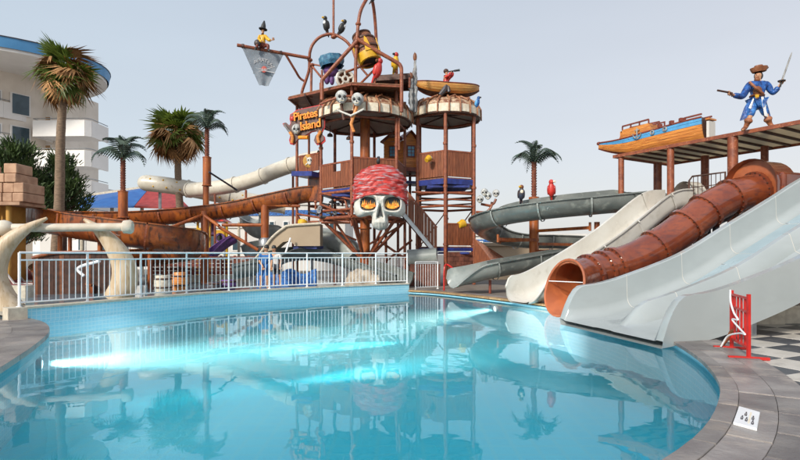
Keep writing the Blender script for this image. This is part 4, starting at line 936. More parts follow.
c1 = thing('cream_tube', 'smooth cream closed tube slide leaving the left side of the pirate tower', 'water slide', P(250,230,31), 'cream tube slides')
def tube_slide(root, pts, r, m_, every=12):
    pth = resample(spline(pts, 8), .16); i = 0
    while i < len(pth)-1:
        j = min(len(pth)-1, i+every)
        b = MB(); b.tube(pth[i:j+1], r, 18, caps=False); b.build('tube_section', m_, root)
        t_ = (pth[j]-pth[j-1]).normalized(); b = MB(); b.tube([pth[j]-t_*.05, pth[j]+t_*.05], r*1.12, 18); b.build('flange', m_, root); i = j
    return pth
tube_slide(c1, [P(320,158,29), P(305,161,29.2), P(292,165,29.6), P(275,171,30), P(258,178,30.4), P(238,184,30.8), P(216,188,31.2), P(190,190,32)], .44, M_['tube_cream'])
for px, y in ((293,172),(246,190),(215,194)):
    q = G(px, 30.6, .04); b = MB(); b.tube([q, Vector((q.x,q.y,P(px,y,30.6).z))], .07, 8); b.build('support_post', M_['tower_steel'], c1)
c2 = thing('cream_tube', 'cream tube slide with yellow studs lying behind the upper rusty flume at the left', 'water slide', P(180,230,34), 'cream tube slides')
pth = tube_slide(c2, [P(146,183,33), P(165,185,33), P(190,189,33.3), P(220,195,33.6), P(250,201,34), P(285,206,34.5)], .52, M_['tube_cream'], 16)
b = MB(); b.ell(pth[0], (.5,.5,.5), 16, 10); b.build('tube_end', M_['tube_cream'], c2)
for k_ in range(3, len(pth)-2, 5):
    b = MB(); b.ell(pth[k_] + Vector((0,-.45,.25)), .06, 8, 6); b.build('stud', M_['yellow'], c2)
    b = MB(); b.ell(pth[k_] + Vector((.2,-.46,-.22)), .06, 8, 6); b.build('stud', M_['yellow'], c2)
for px in (160,225):
    q = G(px, 33.4, .04); b = MB(); b.tube([q, Vector((q.x,q.y,P(px,192,33.4).z))], .1, 8); b.build('support_post', M_['galv'], c2)
b = MB(); b.tube([P(209,172,25.7), P(237,190,27)], .05, 8); tag(b.build('steel_strut', M_['steel_dark']), 'thin dark diagonal strut running from the tall rusty palm post down to the cream tube', 'strut')

# ================================================================== PIRATE TOWER
TW = thing('play_tower', 'multi level rusty steel pirate play tower with two round canopied lookouts', 'play tower', Vector((-.5,25.5,.05)))
ST = M_['tower_steel']
def pole(a, c, r=.07, nm='pole', m_=None, n_=10): b = MB(); b.tube([a, c], r, n_); return b.build(nm, m_ or ST, TW)
LCc, RCc = Vector((-1.73,25.0,0)), Vector((2.27,25.7,0))
def hx(c, R, deg, z): a = rad(deg); return Vector((c.x + R*math.sin(a), c.y - R*math.cos(a), z))
LA = [-11+60*k_ for k_ in range(6)]; RA = [-6+60*k_ for k_ in range(6)]
LR, RR = 2.08, 1.55
# posts
ltop = {0:9.0, 1:9.95, 2:9.0, 3:9.0, 4:9.4, 5:9.5}
for k_, a in enumerate(LA): pole(hx(LCc,LR,a,.05 if k_ in (2,3,4) else (.05 if k_ == 9 else 3.2 if k_ in (0,1) else 3.0)), hx(LCc,LR,a,ltop[k_]), .075, 'post')
for k_, a in enumerate(RA): pole(hx(RCc,RR,a,.05), hx(RCc,RR,a,8.15), .085, 'post')
pole(P(297,290,25.6)*1, P(297,104,25.6), .07, 'post'); pole(P(309,250,26.4), P(309,104,26.4), .06, 'post')
for a in RA:                                           # bolted collars
    for z in (1.9,3.3,4.6,6.6): b = MB(); b.tube([hx(RCc,RR,a,z), hx(RCc,RR,a,z+.1)], .115, 10); b.build('collar', ST, TW)
for a in (LA[0],LA[1],LA[5]):
    for z in (4.3,6.4,8.4): b = MB(); b.tube([hx(LCc,LR,a,z), hx(LCc,LR,a,z+.1)], .105, 10); b.build('collar', ST, TW)
# central column and base
b = MB(); b.tube([Vector((LCc.x+.05,25,.05)), Vector((LCc.x+.05,25,8.2))], .24, 18); b.build('column', M_['post_orange'], TW)
for dz in (.9,2.7,4.2): b = MB(); b.tube([Vector((LCc.x+.05,25,dz)), Vector((LCc.x+.05,25,dz+.08))], .32, 18); b.build('collar', M_['post_orange'], TW)
# ring beams and V braces
def ring(c, R, AA, z, r=.06, skip=()):
    for k_ in range(6):
        if k_ in skip: continue
        pole(hx(c,R,AA[k_],z), hx(c,R,AA[(k_+1)%6],z), r, 'ring_beam')
ring(LCc,LR,LA,3.15,.08); ring(LCc,LR,LA,4.3,.07); ring(RCc,RR,RA,3.75,.06); ring(RCc,RR,RA,4.35,.06); ring(RCc,RR,RA,4.05,.04)
ring(LCc,LR,LA,7.6,.05); ring(RCc,RR,RA,8.1,.06); ring(LCc,LR,LA,3.5,.05)
for a in (LA[5],LA[0],LA[1],LA[2]):
    q = hx(LCc,LR,a,3.15); pole(q, Vector((LCc.x+.05,25,1.1)), .075, 'brace'); pole(q.lerp(Vector((LCc.x,25,3.15)),.28), Vector((LCc.x+.05,25,1.0)), .06, 'brace')
    pole(q, Vector((LCc.x,25,3.15)), .06, 'brace')
# floors
def hexfloor(c, R, AA, z, th=.14, m_=None, edge=None):
    b = MB(); b.prism([tuple(hx(c,R,a,0).xy) for a in AA], z-.05, z); b.build('floor', M_['deck_wood'], TW)
    b = MB(); b.prism([tuple(hx(c,R+.03,a,0).xy) for a in AA], z-.05-th, z-.052); b.build('floor_edge', M_['blue_frp'], TW)
    for k_ in range(7):
        y = c.y - R*.8 + k_*R*.8*2/6; hw = R*.8; b = MB(); b.bar(Vector((c.x-hw*.8,y,z-.1-th-.04)), Vector((c.x+hw*.8,y,z-.1-th-.04)), .07, .1); b.build('joist', M_['blue_frp'], TW)
hexfloor(LCc, LR, LA, 4.5, .22); hexfloor(RCc, RR, RA, 5.08, .26); hexfloor(RCc, RR, RA, 1.85, .16)
# board panels between posts, each made of upright boards
def panel(p0, p1, z0, z1, m_='panel_wood', cut=None, nm='panel', boards=None):
    p0, p1 = Vector((p0.x,p0.y,0)), Vector((p1.x,p1.y,0)); L = (p1-p0).length; d = (p1-p0).normalized(); n_ = boards or max(3, int(L/.17))
    g = MB(); g.bar(p0+Vector((0,0,z1+.03))+d*.06, p1+Vector((0,0,z1+.03))-d*.06, .08, .07); par = g.build(nm, ST, TW)
    for i in range(n_):
        a, c = p0 + d*(.07+(L-.14)*i/n_+.006), p0 + d*(.07+(L-.14)*(i+1)/n_-.006); zt = z1 - (cut(i/n_) if cut else 0)
        if zt - z0 < .05: continue
        b = MB(); b.bar(Vector((a.x,a.y,(z0+zt)/2)), Vector((c.x,c.y,(z0+zt)/2)), .045, zt-z0); b.build('board', M_[m_], par)
LC5 = [hx(LCc,LR,a,0) for a in LA]; RC5 = [hx(RCc,RR,a,0) for a in RA]
panel(LC5[5], LC5[0], 4.55, 5.6, cut=lambda u: .35 if .35 < u < .62 else 0)
panel(LC5[0], LC5[1], 4.55, 5.75); panel(LC5[1], LC5[2], 4.55, 5.75); panel(LC5[3], LC5[4], 4.55, 5.6); panel(LC5[2], LC5[3], 4.55, 5.6)
panel(RC5[5], RC5[0], 5.12, 6.28); panel(RC5[0], RC5[1], 5.12, 6.28); panel(RC5[1], RC5[2], 5.12, 6.2); panel(RC5[3], RC5[4], 5.12, 6.2, boards=7)
panel(RC5[0], RC5[1], 1.9, 2.88); panel(RC5[1], RC5[2], 1.9, 2.88)
# lower right walls: dark courses of timber blocks
def courses(p0, p1, z0, z1, rows_, m_='brick_dark', wd=.3):
    p0, p1 = Vector((p0.x,p0.y,0)), Vector((p1.x,p1.y,0)); L = (p1-p0).length; d = (p1-p0).normalized(); h = (z1-z0)/rows_; g = MB(); nn = Vector((d.y,-d.x,0))
    g.bar(p0+d*.08+Vector((0,0,(z0+z1)/2))-nn*.03, p1-d*.08+Vector((0,0,(z0+z1)/2))-nn*.03, .05, z1-z0-.02); par = g.build('block_wall', M_['dark_wood'], TW)
    for r_ in range(rows_):
        x = .08 - (wd/2 if r_ % 2 else 0)
        while x < L-.08:
            a, c = max(.08,x)+.006, min(L-.08,x+wd)-.006
            if c-a > .05:
                b = MB(); b.bar(p0+d*a+nn*.012+Vector((0,0,z0+h*(r_+.5))), p0+d*c+nn*.012+Vector((0,0,z0+h*(r_+.5))), .06+random.uniform(0,.015), h-.012); b.build('block', M_[m_], par)
            x += wd
courses(RC5[0], RC5[1], .25, 1.6, 6)
# left bay with the emblem panel, outlet hood of the flume and lower panel
pA, pB, pC = P(298,0,25.4), P(320,0,24.4), P(297,0,25.6)
panel(pA, pB, P(0,172,25).z, P(0,156,25).z)
b = MB(); b.bar(P(299,175,25.2), P(319,175,24.6), 1.1, .22); b.build('floor_edge', M_['blue_frp'], TW)
b = MB(); q = P(310,161,24.85); nY = Matrix.Rotation(rad(90),3,'X'); b.lathe([(0,.06),(.24,.06),(.30,.04),(.34,0),(.34,-.03)], q, 22, nY); em = b.build('round_emblem', M_['yellow_wall'], TW)
b = MB(); b.ell(q+Vector((0,-.08,.04)), (.15,.06,.14), 12, 8); b.ell(q+Vector((0,-.08,-.12)), (.08,.05,.08), 10, 6); b.build('emblem_skull', M_['bone'], em)
b = MB(); [b.ell(q+Vector((s_*.06,-.14,.03)), (.035,.02,.04), 8, 6) for s_ in (-1,1)]; b.build('eye_socket', M_['black'], em)
for s_ in (-1,1): b = MB(); b.tube([q+Vector((s_*.2,-.07,.2)), q+Vector((-s_*.2,-.07,-.2))], .025, 6); b.build('crossed_bone', M_['bone'], em)
b = MB(); b.add([P(309,178,25.2),P(322,170,24.6),P(322,201,24.6),P(309,201,25.2),P(309,178,26.4),P(322,170,26.4),P(322,201,26.4),P(309,201,26.4)], [(0,3,2,1),(4,5,6,7),(0,1,5,4),(2,3,7,6),(1,2,6,5)]); b.build('flume_hood', M_['flume_brown'], TW)
panel(P(298,0,25.2), P(320,0,24.9), P(0,245,25).z, P(0,222,25).z)
b = MB(); b.bar(P(297,247.5,25.1), P(320,247.5,24.8), .8, .14); b.build('floor_edge', M_['blue_frp'], TW)
pole(P(297,214,25.5), P(322,218,24.4), .05, 'beam'); pole(P(322,222,24.3), P(350,222,24.0), .09, 'beam'); pole(P(309,206,26.3), P(352,212,24.5), .07, 'beam')
# stairs between the lookouts
s0, s1_ = P(437,254,24.1), P(398,207,24.1); w_ = 1.0; back = Vector((0,w_,0)); n_ = 11
for y_ in (0, w_):
    o_ = Vector((0,y_,0)); b = MB(); b.bar(s0+o_, s1_+o_, .07, .2); b.build('stringer', M_['white_paint'] if y_ == 0 else ST, TW)
for i in range(n_):
    q = s0.lerp(s1_, (i+.5)/n_); b = MB(); b.obox(q+Vector((0,w_/2,.04)), (.26,w_-.1,.04)); b.build('tread', M_['dark_wood'], TW)
st_par = MB(); st_par.bar(s0+Vector((0,-.05,1.22)), s1_+Vector((0,-.05,1.22)), .07, .07); sp_ = st_par.build('stair_panel', ST, TW)
for i in range(12):
    a, c = s0.lerp(s1_, i/12+.004), s0.lerp(s1_, (i+1)/12-.004); b = MB(); vs = []
    for q in (a, c):
        for dy in (-.07,-.03):
            for dz in (.12,1.19): vs.append(q + Vector((0,dy,dz)))
    b.add(vs, [(0,1,3,2),(4,6,7,5),(0,4,5,1),(2,3,7,6),(1,5,7,3),(0,2,6,4)]); b.build('board', M_['panel_wood'], sp_)
# sloping brown ramp panel to the right of the tower foot
b = MB(); b.add([P(474,238,24.6),P(505,258,23.6),P(500,272,23.4),P(474,272,24.5)] + [P(474,238,24.6)+Vector((0,.1,0)),P(505,258,23.6)+Vector((0,.1,0)),P(500,272,23.4)+Vector((0,.1,0)),P(474,272,24.5)+Vector((0,.1,0))], [(0,3,2,1),(4,5,6,7),(0,1,5,4),(1,2,6,5),(2,3,7,6),(3,0,4,7)]); b.build('ramp_panel', M_['panel_wood'], TW)
# canopies: rim, domed roof, ribs, hanging cream boards
def canopy(c, R, zr, dome_h, nb_, seed):
    random.seed(seed)
    b = MB(); b.lathe([(R*1.0,zr+.02),(R*.97,zr+.05),(R*.6,zr+.22),(0,zr+.3)], (c.x,c.y,0), 36); ro = b.build('canopy', M_['under'], TW)
    b = MB(); b.lathe([(R*1.03,zr+.38),(R*.93,zr+.38+dome_h*.4),(R*.72,zr+.38+dome_h*.72),(R*.4,zr+.38+dome_h*.95),(0,zr+.38+dome_h)], (c.x,c.y,0), 36); b.build('dome', M_['dome'], ro)
    b = MB(); pts = [Vector((c.x+(R+.02)*math.cos(2*math.pi*k_/48), c.y+(R+.02)*math.sin(2*math.pi*k_/48), zr)) for k_ in range(49)]; b.tube(pts, .06, 8, caps=False); b.build('rim', M_['dark_wood'], ro)
    b = MB(); b.tube([p+Vector((0,0,.40)) for p in pts], .035, 8, caps=False); b.build('rim', M_['rib'], ro)
    for k_ in range(nb_):
        a0, a1 = 2*math.pi*(k_+.07)/nb_, 2*math.pi*(k_+.93)/nb_; b = MB(); vs = []
        for rr in (R+.02, R+.07):
            for zz in (zr+.03+random.uniform(-.03,.02), zr+.40):
                for u in (0,.5,1): a = a0+(a1-a0)*u; fl = .02 if zz < zr+.1 else 0; vs.append(Vector((c.x+(rr+fl)*math.cos(a), c.y+(rr+fl)*math.sin(a), zz)))
        b.add(vs, [(0,3,4,1),(1,4,5,2),(6,7,10,9),(7,8,11,10),(0,1,7,6),(1,2,8,7),(3,9,10,4),(4,10,11,5),(0,6,9,3),(2,5,11,8)]); b.build('fringe_board', M_['fringe'], ro)
        a = 2*math.pi*k_/nb_; dr_ = Vector((math.cos(a), math.sin(a), 0)); cc = Vector((c.x,c.y,0))
        wob = random.uniform(-.12,.12); tn = Vector((-dr_.y, dr_.x, 0))
        b = MB(); b.tube([cc+dr_*(R*1.08)+Vector((0,0,zr-.02)), cc+dr_*(R*1.07)+Vector((0,0,zr+.36)), cc+dr_*(R*.97)+tn*wob+Vector((0,0,zr+.42+dome_h*.36)), cc+dr_*(R*.75)-tn*wob+Vector((0,0,zr+.42+dome_h*.72)), cc+dr_*(R*.35)+Vector((0,0,zr+.42+dome_h*.98))], [.035,.04,.05,.05,.03], 6); b.build('rib', M_['rib'], ro)
        if k_ % 2:
            b = MB(); b.tube([cc+dr_*(R*.97)+Vector((0,0,zr+.50+dome_h*.30)), cc+dr_*(R*.9)+tn*.22+Vector((0,0,zr+.48+dome_h*.52)), cc+dr_*(R*.78)+tn*.32+Vector((0,0,zr+.46+dome_h*.70))], .035, 6); b.build('rib', M_['rib'], ro)
    for k_ in range(6):
        a = 2*math.pi*k_/6+.3; b = MB(); b.bar(Vector((c.x,c.y,zr+.24)), Vector((c.x+R*.98*math.cos(a), c.y+R*.98*math.sin(a), zr+.02)), .05, .06); b.build('rafter', M_['dark_wood'], ro)
canopy(LCc, 2.2, 7.75, .75, 26, 2); canopy(RCc, 1.62, 8.1, .62, 20, 3)
# upper decks
def planks(poly, z, th, m_, nm, root, nrow, ax):
    # clipped plank strips along axis ax
    ax = Vector(ax).normalized(); pp = Vector((-ax.y, ax.x)); pr = [Vector(p).dot(pp) for p in poly]; lo, hi = min(pr), max(pr)
    for i in range(nrow):
        a, c = lo+(hi-lo)*i/nrow+.008, lo+(hi-lo)*(i+1)/nrow-.008; P2 = [Vector(p) for p in poly]
        for lim, sg in ((a, 1), (c, -1)):
            o = []
            for k_ in range(len(P2)):
                p, q = P2[k_], P2[(k_+1)%len(P2)]; dp, dq = sg*(p.dot(pp)-lim), sg*(q.dot(pp)-lim)
                if dp >= 0: o.append(p)
                if dp*dq < 0: o.append(p.lerp(q, dp/(dp-dq)))
            P2 = o
            if not P2: break
        if len(P2) >= 3: b = MB(); b.prism([tuple(p) for p in P2], z, z+th); b.build(nm, m_, root)
dk = thing('crow_deck', 'weathered brown plank deck over the left canopy carrying pipes, barrel and figures', 'deck', Vector((-2,24.8,8.9)))
poly = [(-5.3,24.7),(-2.1,22.6),(.05,22.9),(.15,25.4),(-2,27),(-5.05,26.5)]
planks(poly, 8.93, .05, M_['deck_wood'], 'plank', dk, 12, (1,-.2))
pv_ = [Vector((x,y,8.87)) for x, y in poly]
for p, q in zip(pv_, pv_[1:]+pv_[:1]): b = MB(); b.bar(p, q, .06, .07); b.build('edge_beam', M_['tower_steel'], dk)
for k_ in range(5): x = -4.4+k_*.95; b = MB(); b.bar(Vector((x,24.0,8.84)), Vector((x,26.3,8.84)), .08, .1); b.build('joist', M_['dark_wood'], dk)
poly2 = [(-1.15,23.6),(.42,23.3),(.5,25),(-1.1,25.2)]
planks(poly2, 9.55, .06, M_['dark_wood'], 'plank', dk, 7, (1,0))
pv_ = [Vector((x,y,9.45)) for x, y in poly2]
for p, q in zip(pv_, pv_[1:]+pv_[:1]): b = MB(); b.bar(p, q, .06, .20); b.build('edge_beam', M_['dark_wood'], dk)
for x, y in poly2: b = MB(); b.tube([Vector((x,y,8.95)), Vector((x,y,9.4))], .06, 8); b.build('leg', ST, dk)
# pipe work above
pw = thing('pipe_arches', 'rust red pipe arches and mast rising above the plank deck', 'pipe frame', P(356,86,22.9))
def pipe(pts, r=.065, nm='pipe', n_=5, m_=None): b = MB(); b.tube(spline(pts, n_) if len(pts) > 2 else pts, r, 10); return b.build(nm, m_ or ST, pw)
pipe([P(303,97,25), P(302,92,25), P(306,80,24.9), P(309,70,24.8), P(309.5,60,24.7), P(310,52,24.6), P(313,44,24.6), P(320,37,24.6), P(330,34,24.6), P(338,36,24.6), P(346,41,24.5), P(352,48,24.5)], .07)
pipe([P(333.5,35,24.6), P(333.5,-6,24.6)], .055); pipe([P(311,98,24.6), P(311.5,66,24.6)], .06); pipe([P(312,66,24.5), P(321,77,24)], .05); pipe([P(312,64,24.5), P(322,66,24.4)], .04)
pipe([P(355.5,90,22.9), P(355.8,60,22.9), P(357,40,22.9), P(358.5,22,22.9), P(361,10,22.9), P(366,0,23), P(370,-6,23.2), P(373,4,23.6), P(375,20,24), P(376.5,44,24.2)], .075)
pipe([P(322,100,22.9), P(322,84,22.9), P(323,79,22.9), P(330,71,22.85), P(345,54,22.8), P(357,41,22.8)], .085, n_=4); pipe([P(357,39,22.8), P(375,50,22.85), P(396,62,22.9), P(400.5,66,22.9), P(401.5,74,22.9), P(401.5,112,22.9)], .085, n_=4)
pipe([P(352,48,24.5), P(357,62,24.3), P(368,76,24.2)], .05); pipe([P(346,72,23), P(373,62,23.6)], .05); pipe([P(322,84,24), P(322,70,24)], .05); pipe([P(358,86,22.8), P(374,70,23.6)], .05)
for q in (P(310,60,24.7), P(333.5,37,24.6), P(358.3,24,22.9), P(356.5,47,22.9), P(312,65,24.5), P(400.5,90,23.6)):
    b = MB(); b.ell(q, (.13,.13,.09), 10, 8); b.build('pipe_joint', ST, pw)
pipe([P(320,104,22.7), P(340,97,22.4), P(357,96,22.5)], .05)
bm2 = thing('banner_boom', 'rust red boom reaching left from the pipe frame with a brace below', 'boom', P(309,58,24.6))
b = MB(); b.tube([P(237,45,23.4), P(309,58,24.6)], .075, 10); b.build('spar', ST, bm2)
b = MB(); b.tube(spline([P(286,55,24.2), P(295,70,24.6), P(300,78,24.9), P(306,82,25)], 5), .055, 8); b.build('brace', ST, bm2)
for px in (243,260,281): q = P(px, 45+(px-237)*13/72, 23.4+(px-237)/60); b = MB(); b.tube([q-Vector((.05,0,0)), q+Vector((.05,0,0))], .1, 10); b.build('clamp', M_['dark_wood'], bm2)

# extra bracing, struts and lamps that crowd the tower
for (a, c, r_) in (((320,193,24.3),(355,200,22.9),.05),((322,205,24.3),(345,214,23.4),.05),((344,196,23.5),(352,226,23.2),.05),((404,196,24.4),(418,206,24.9),.05),((399,150,23.6),(399,118,23.6),.05),((372,222,24.6),(404,222,24.4),.07),((412,192,24.9),(443,193,24.1),.05),((443,193,24.1),(474,192,24.9),.05),((368,245,25),(400,226,24.3),.05),((309,235,26),(297,214,25.5),.045),((333,230,26),(356,240,25.3),.05),((378,240,25.8),(410,262,25.4),.06),((385,262,25.4),(412,240,25.8),.06)):
    pole(P(*a), P(*c), r_, 'strut')
for px, py in ((330,133),(349,136),(392,134)): b = MB(); q = P(px,py,24.5); b.tube([q+Vector((0,0,.35)), q], .02, 5); b.lathe([(.03,0),(.12,-.06),(.14,-.16),(.0,-.17)], q, 12); b.build('hanging_lamp', M_['dark_wood'], TW)
for k_ in range(6): pole(hx(RCc,RR,RA[k_],3.75), hx(RCc,RR,RA[(k_+1)%6],1.9), .03, 'strut') if k_ in (2,3,4) else None
# ================================================================== SCULPTURES
U_ = lambda d: d/FP
def skin(name, J, E, mat_, parent, root_='pelvis', sub=2):
    """one continuous skinned surface; J: name -> (point, radius)"""
    names = list(J); ix = {k: i for i, k in enumerate(names)}; inv = W(parent).inverted() if parent else Matrix()
    bmx = bmesh.new(); sl = bmx.verts.layers.skin.verify(); vs = []
    for k in names: v = bmx.verts.new(inv @ Vector(J[k][0])); v[sl].radius = (J[k][1], J[k][1]); v[sl].use_root = (k == root_); vs.append(v)
    for a, c in E: bmx.edges.new((vs[ix[a]], vs[ix[c]]))
    me = bpy.data.meshes.new(name); bmx.to_mesh(me); bmx.free(); me.materials.append(mat_)
    o = bpy.data.objects.new(name, me); COL.objects.link(o); o.parent = parent
    s_ = o.modifiers.new('skin', 'SKIN'); s_.use_smooth_shade = True; s_.branch_smoothing = .4
    u_ = o.modifiers.new('smooth', 'SUBSURF'); u_.levels = 1; u_.render_levels = sub; return o
# ---- giant skull with bandana
SK = thing('giant_skull', 'giant white skull wearing a red bandana with painted flames in its eyes', 'sculpture', P(380,232,21.8)); k_px = U_(21.5); SC = P(380,208,21.9)
out_ = [(-26.2,-9),(-26.6,0),(-26.2,5),(-23.2,9.2),(-18.6,9.6),(-14.2,8.3),(-9.6,7.2),(-7.8,9.8),(-8.2,13.5),(-8.4,17),(-6,21),(0,23.2),(6.8,21.2),(9,17),(8.6,13),(8.0,9.6),(9.9,7.2),(15,8.6),(20,9.6),(23.8,8.4),(25.9,4),(26,-1),(25,-9),(22,-18),(12,-22),(0,-24),(-12,-22),(-22,-18)]
def rr_at(an):
    best = 0; dx, dy = math.cos(an), math.sin(an)
    for i in range(len(out_)):
        x1, y1 = out_[i]; x2, y2 = out_[(i+1) % len(out_)]; ex, ey = x2-x1, y2-y1; den = dx*ey - dy*ex
        if abs(den) < 1e-9: continue
        t_ = (x1*ey - y1*ex)/den; u_ = (x1*dy - y1*dx)/den
        if t_ > 0 and -1e-6 <= u_ <= 1+1e-6: best = max(best, t_)
    return best
def sst(a, c, x): x = min(1, max(0, (x-a)/(c-a))); return x*x*(3-2*x)
NA, NRr = 132, 46; vs = []; fs = []; rad_ = [rr_at(2*math.pi*i/NA) for i in range(NA)]
rad_ = [(rad_[i-1]+2*rad_[i]+rad_[(i+1) % NA])/4 for i in range(NA)]
def face_depth(x, y, rho):
    dd = 19*(max(0,1-rho**3.2))**.5 + 6*max(0, 1-(x/26)**2)
    dd += 2.4*math.exp(-((y+9.5)/3)**2)*sst(24,10,abs(x))                      # brow
    dd += 3.0*math.exp(-((abs(x)-18)/5)**2 - ((y-5)/4)**2)                    # cheek bones
    for ex in (-11.2, 12.6):
        e_ = ((abs(x-ex)/8.0)**3 + (abs(y+3.6)/7.4)**3)**(1/3); dd -= 13*(1-sst(.86,1.06,e_)); dd += 1.5*math.exp(-((e_-1.18)/.12)**2)
    w_ = 1.0 + 2.6*min(1, max(0,(y+3)/12)); ns = max(abs(x-.6)/w_, abs(y-4.5)/7.6); dd -= 6.5*(1-sst(.7,1.05,ns)); dd += 1.8*math.exp(-((ns-1.3)/.3)**2)
    if y > 13: dd += 2.5*sst(13,16,y) + .7*math.cos(x*2*math.pi/3.1)*sst(15,17,y)
    dd += .5*noise.noise(Vector((x*.22,y*.22,3))) + .28*noise.noise(Vector((x*.7,y*.7,5)))
    return dd
for s_ in (1, -1):
    for j in range(NRr+1):
        rho = (j/NRr)
        for i in range(NA):
            an = 2*math.pi*i/NA; r_ = rad_[i]*rho; x, y = r_*math.cos(an), r_*math.sin(an); dd = face_depth(x, y, rho) if s_ == 1 else -8*(max(0,1-rho**4))**.5
            vs.append(SC + Vector((x*k_px, -dd*k_px*.55, -y*k_px)))
n1_ = (NRr+1)*NA
for h in (0, n1_):
    for j in range(NRr):
        for i in range(NA):
            q = (h+j*NA+i, h+j*NA+(i+1)%NA, h+(j+1)*NA+(i+1)%NA, h+(j+1)*NA+i); fs.append(q[::-1] if h == 0 else q)
for i in range(NA): fs.append((NRr*NA+i, NRr*NA+(i+1)%NA, n1_+NRr*NA+(i+1)%NA, n1_+NRr*NA+i))
b = MB(); b.add(vs, fs, True); b.build('skull_face', M_['bone'], SK, autosmooth=80)
for ex in (-11.2, 12.6):
    c = SC + Vector((ex*k_px, -14.5*k_px*.55, 3.6*k_px)); b = MB()
    b.lathe([(0,.0),(7.4*k_px,.0),(7.9*k_px,-.06)], c, 24, Matrix.Rotation(rad(90),3,'X') @ Matrix.Diagonal((1.05,.95,1)).to_3x3()); soc = b.build('eye_socket', M_['black'], SK)
    random.seed(int(ex)); 
    for f_ in range(7):
        x = -5.6+f_*1.87; h = random.uniform(6,11)*(1-.03*x*x/4); lx = random.uniform(-.8,.8); q = c + Vector((x*k_px, -.04-.012*(f_%2), -5.2*k_px*(1-.012*x*x)))
        pts = [(-1.2,0),(-1.5,h*.3),(-.6,h*.65),(lx,h),(.5,h*.6),(1.4,h*.3),(1.2,0)]
        b = MB(); b.add([q + Vector((a*k_px,0,z*k_px)) for a, z in pts] + [q + Vector((a*k_px,.015,z*k_px)) for a, z in pts], [tuple(range(7)), tuple(range(7,14))[::-1]] + [(i,(i+1)%7,7+(i+1)%7,7+i) for i in range(7)]); b.build('flame', M_['flame'], soc)
b = MB(); q = SC + Vector((.6*k_px, -20.5*k_px*.55, -5*k_px)); b.add([q+Vector((x*k_px,0,z*k_px)) for x, z in ((0,6.5),(-2.6,-5),(0,-3.4),(2.6,-5))]+[q+Vector((x*k_px,.1,z*k_px)) for x, z in ((0,6.5),(-2.6,-5),(0,-3.4),(2.6,-5))], [(0,1,2,3),(7,6,5,4),(0,4,5,1),(1,5,6,2),(2,6,7,3),(3,7,4,0)]); b.build('nose_socket', M_['black'], SK)
vs = []; fs = []; NT, NP = 110, 50; BC = SC + Vector((0,.18,10*k_px))
for j in range(NP+1):
    for i in range(NT):
        th = 2*math.pi*i/NT; fx = math.sin(th); fy = -math.cos(th); low = -6 + 9.0*max(0,-fy)**1.3     # front edge arches up over the brow
        z0 = low; z1 = 35; u_ = j/NP; ph = math.pi/2*u_; zz = z0 + (z1-z0)*math.sin(ph)**.9; rr = (1 - max(0,(zz-6)/29.2)**2.6)**.5 if zz > 6 else 1
        x = 28*fx*rr; y = 20*fy*rr
        wv = (.8*math.sin(zz*.95 + (x-6)**2*.012 + 7*noise.noise(Vector((x*.05,y*.05,zz*.04)))) + 1.5*noise.noise(Vector((x*.10,y*.10,zz*.32))) + .6*noise.noise(Vector((x*.3,y*.3,zz*.9))))*(1-u_**4)
        n_ = Vector((fx*rr, fy*rr, .3)).normalized(); vs.append(BC + (Vector((x,y,zz)) + n_*wv)*k_px)
for j in range(NP):
    for i in range(NT): fs.append((j*NT+i, j*NT+(i+1)%NT, (j+1)*NT+(i+1)%NT, (j+1)*NT+i))
b = MB(); b.add(vs, fs, True); b.build('bandana', M_['bandana'], SK, autosmooth=80)
edge_ = vs[:NT]; b = MB(); b.tube(edge_ + [edge_[0]], .05, 7, caps=False); b.build('bandana_hem', M_['bandana'], SK)
for s_ in (-1,1): b = MB(); b.tube([SC+Vector((s_*.5,.2,.2)), Vector((LCc.x+s_*.4,23.6,4.4))], .07, 8); b.build('bracket', ST, SK)

# ---- small skulls
def skull_parts(root, c, r, face=0, mb=None):
    Rz = Matrix.Rotation(face, 3, 'Z'); c = Vector(c)
    b = MB(); b.ell(c+Rz@Vector((0,.1*r,.15*r)), (.92*r,1.0*r,.95*r), 16, 12, Rz); b.ell(c+Rz@Vector((0,-.42*r,-.42*r)), (.62*r,.45*r,.42*r), 12, 8, Rz); b.ell(c+Rz@Vector((0,-.42*r,-.78*r)), (.42*r,.34*r,.22*r), 10, 8, Rz); o = b.build('skull', mb or M_['bone_grey'], root)
    for s_ in (-1,1):
        b = MB(); b.ell(c+Rz@Vector((s_*.36*r,-.80*r,-.05*r)), (.24*r,.14*r,.25*r), 10, 8, Rz); b.build('eye_socket', M_['black'], o)
    b = MB(); b.ell(c+Rz@Vector((0,-.88*r,-.40*r)), (.09*r,.06*r,.14*r), 8, 6, Rz); b.build('nose_socket', M_['black'], o)
    b = MB(); [b.obox(c+Rz@Vector((x*r,-.80*r,-.66*r)), (.09*r,.05*r,.15*r), Rz) for x in (-.24,-.12,0,.12,.24)]; b.build('teeth', M_['fringe'], o)
    return o
t_ = thing('skull_ornament', 'left one of two small grey white skulls with bones on the canopy rim', 'skull', P(341,105,22.6), 'skulls on the canopy rim'); skull_parts(t_, P(341.5,97.5,22.5), .29, .2); b = MB(); b.tube([P(337,110,22.6), P(352,116,22.5)], .045, 8); b.build('bone', M_['bone'], t_); b = MB(); b.tube([P(341,104,22.65), P(344,120,22.6)], .06, 8); b.build('bracket', M_['dark_wood'], t_)
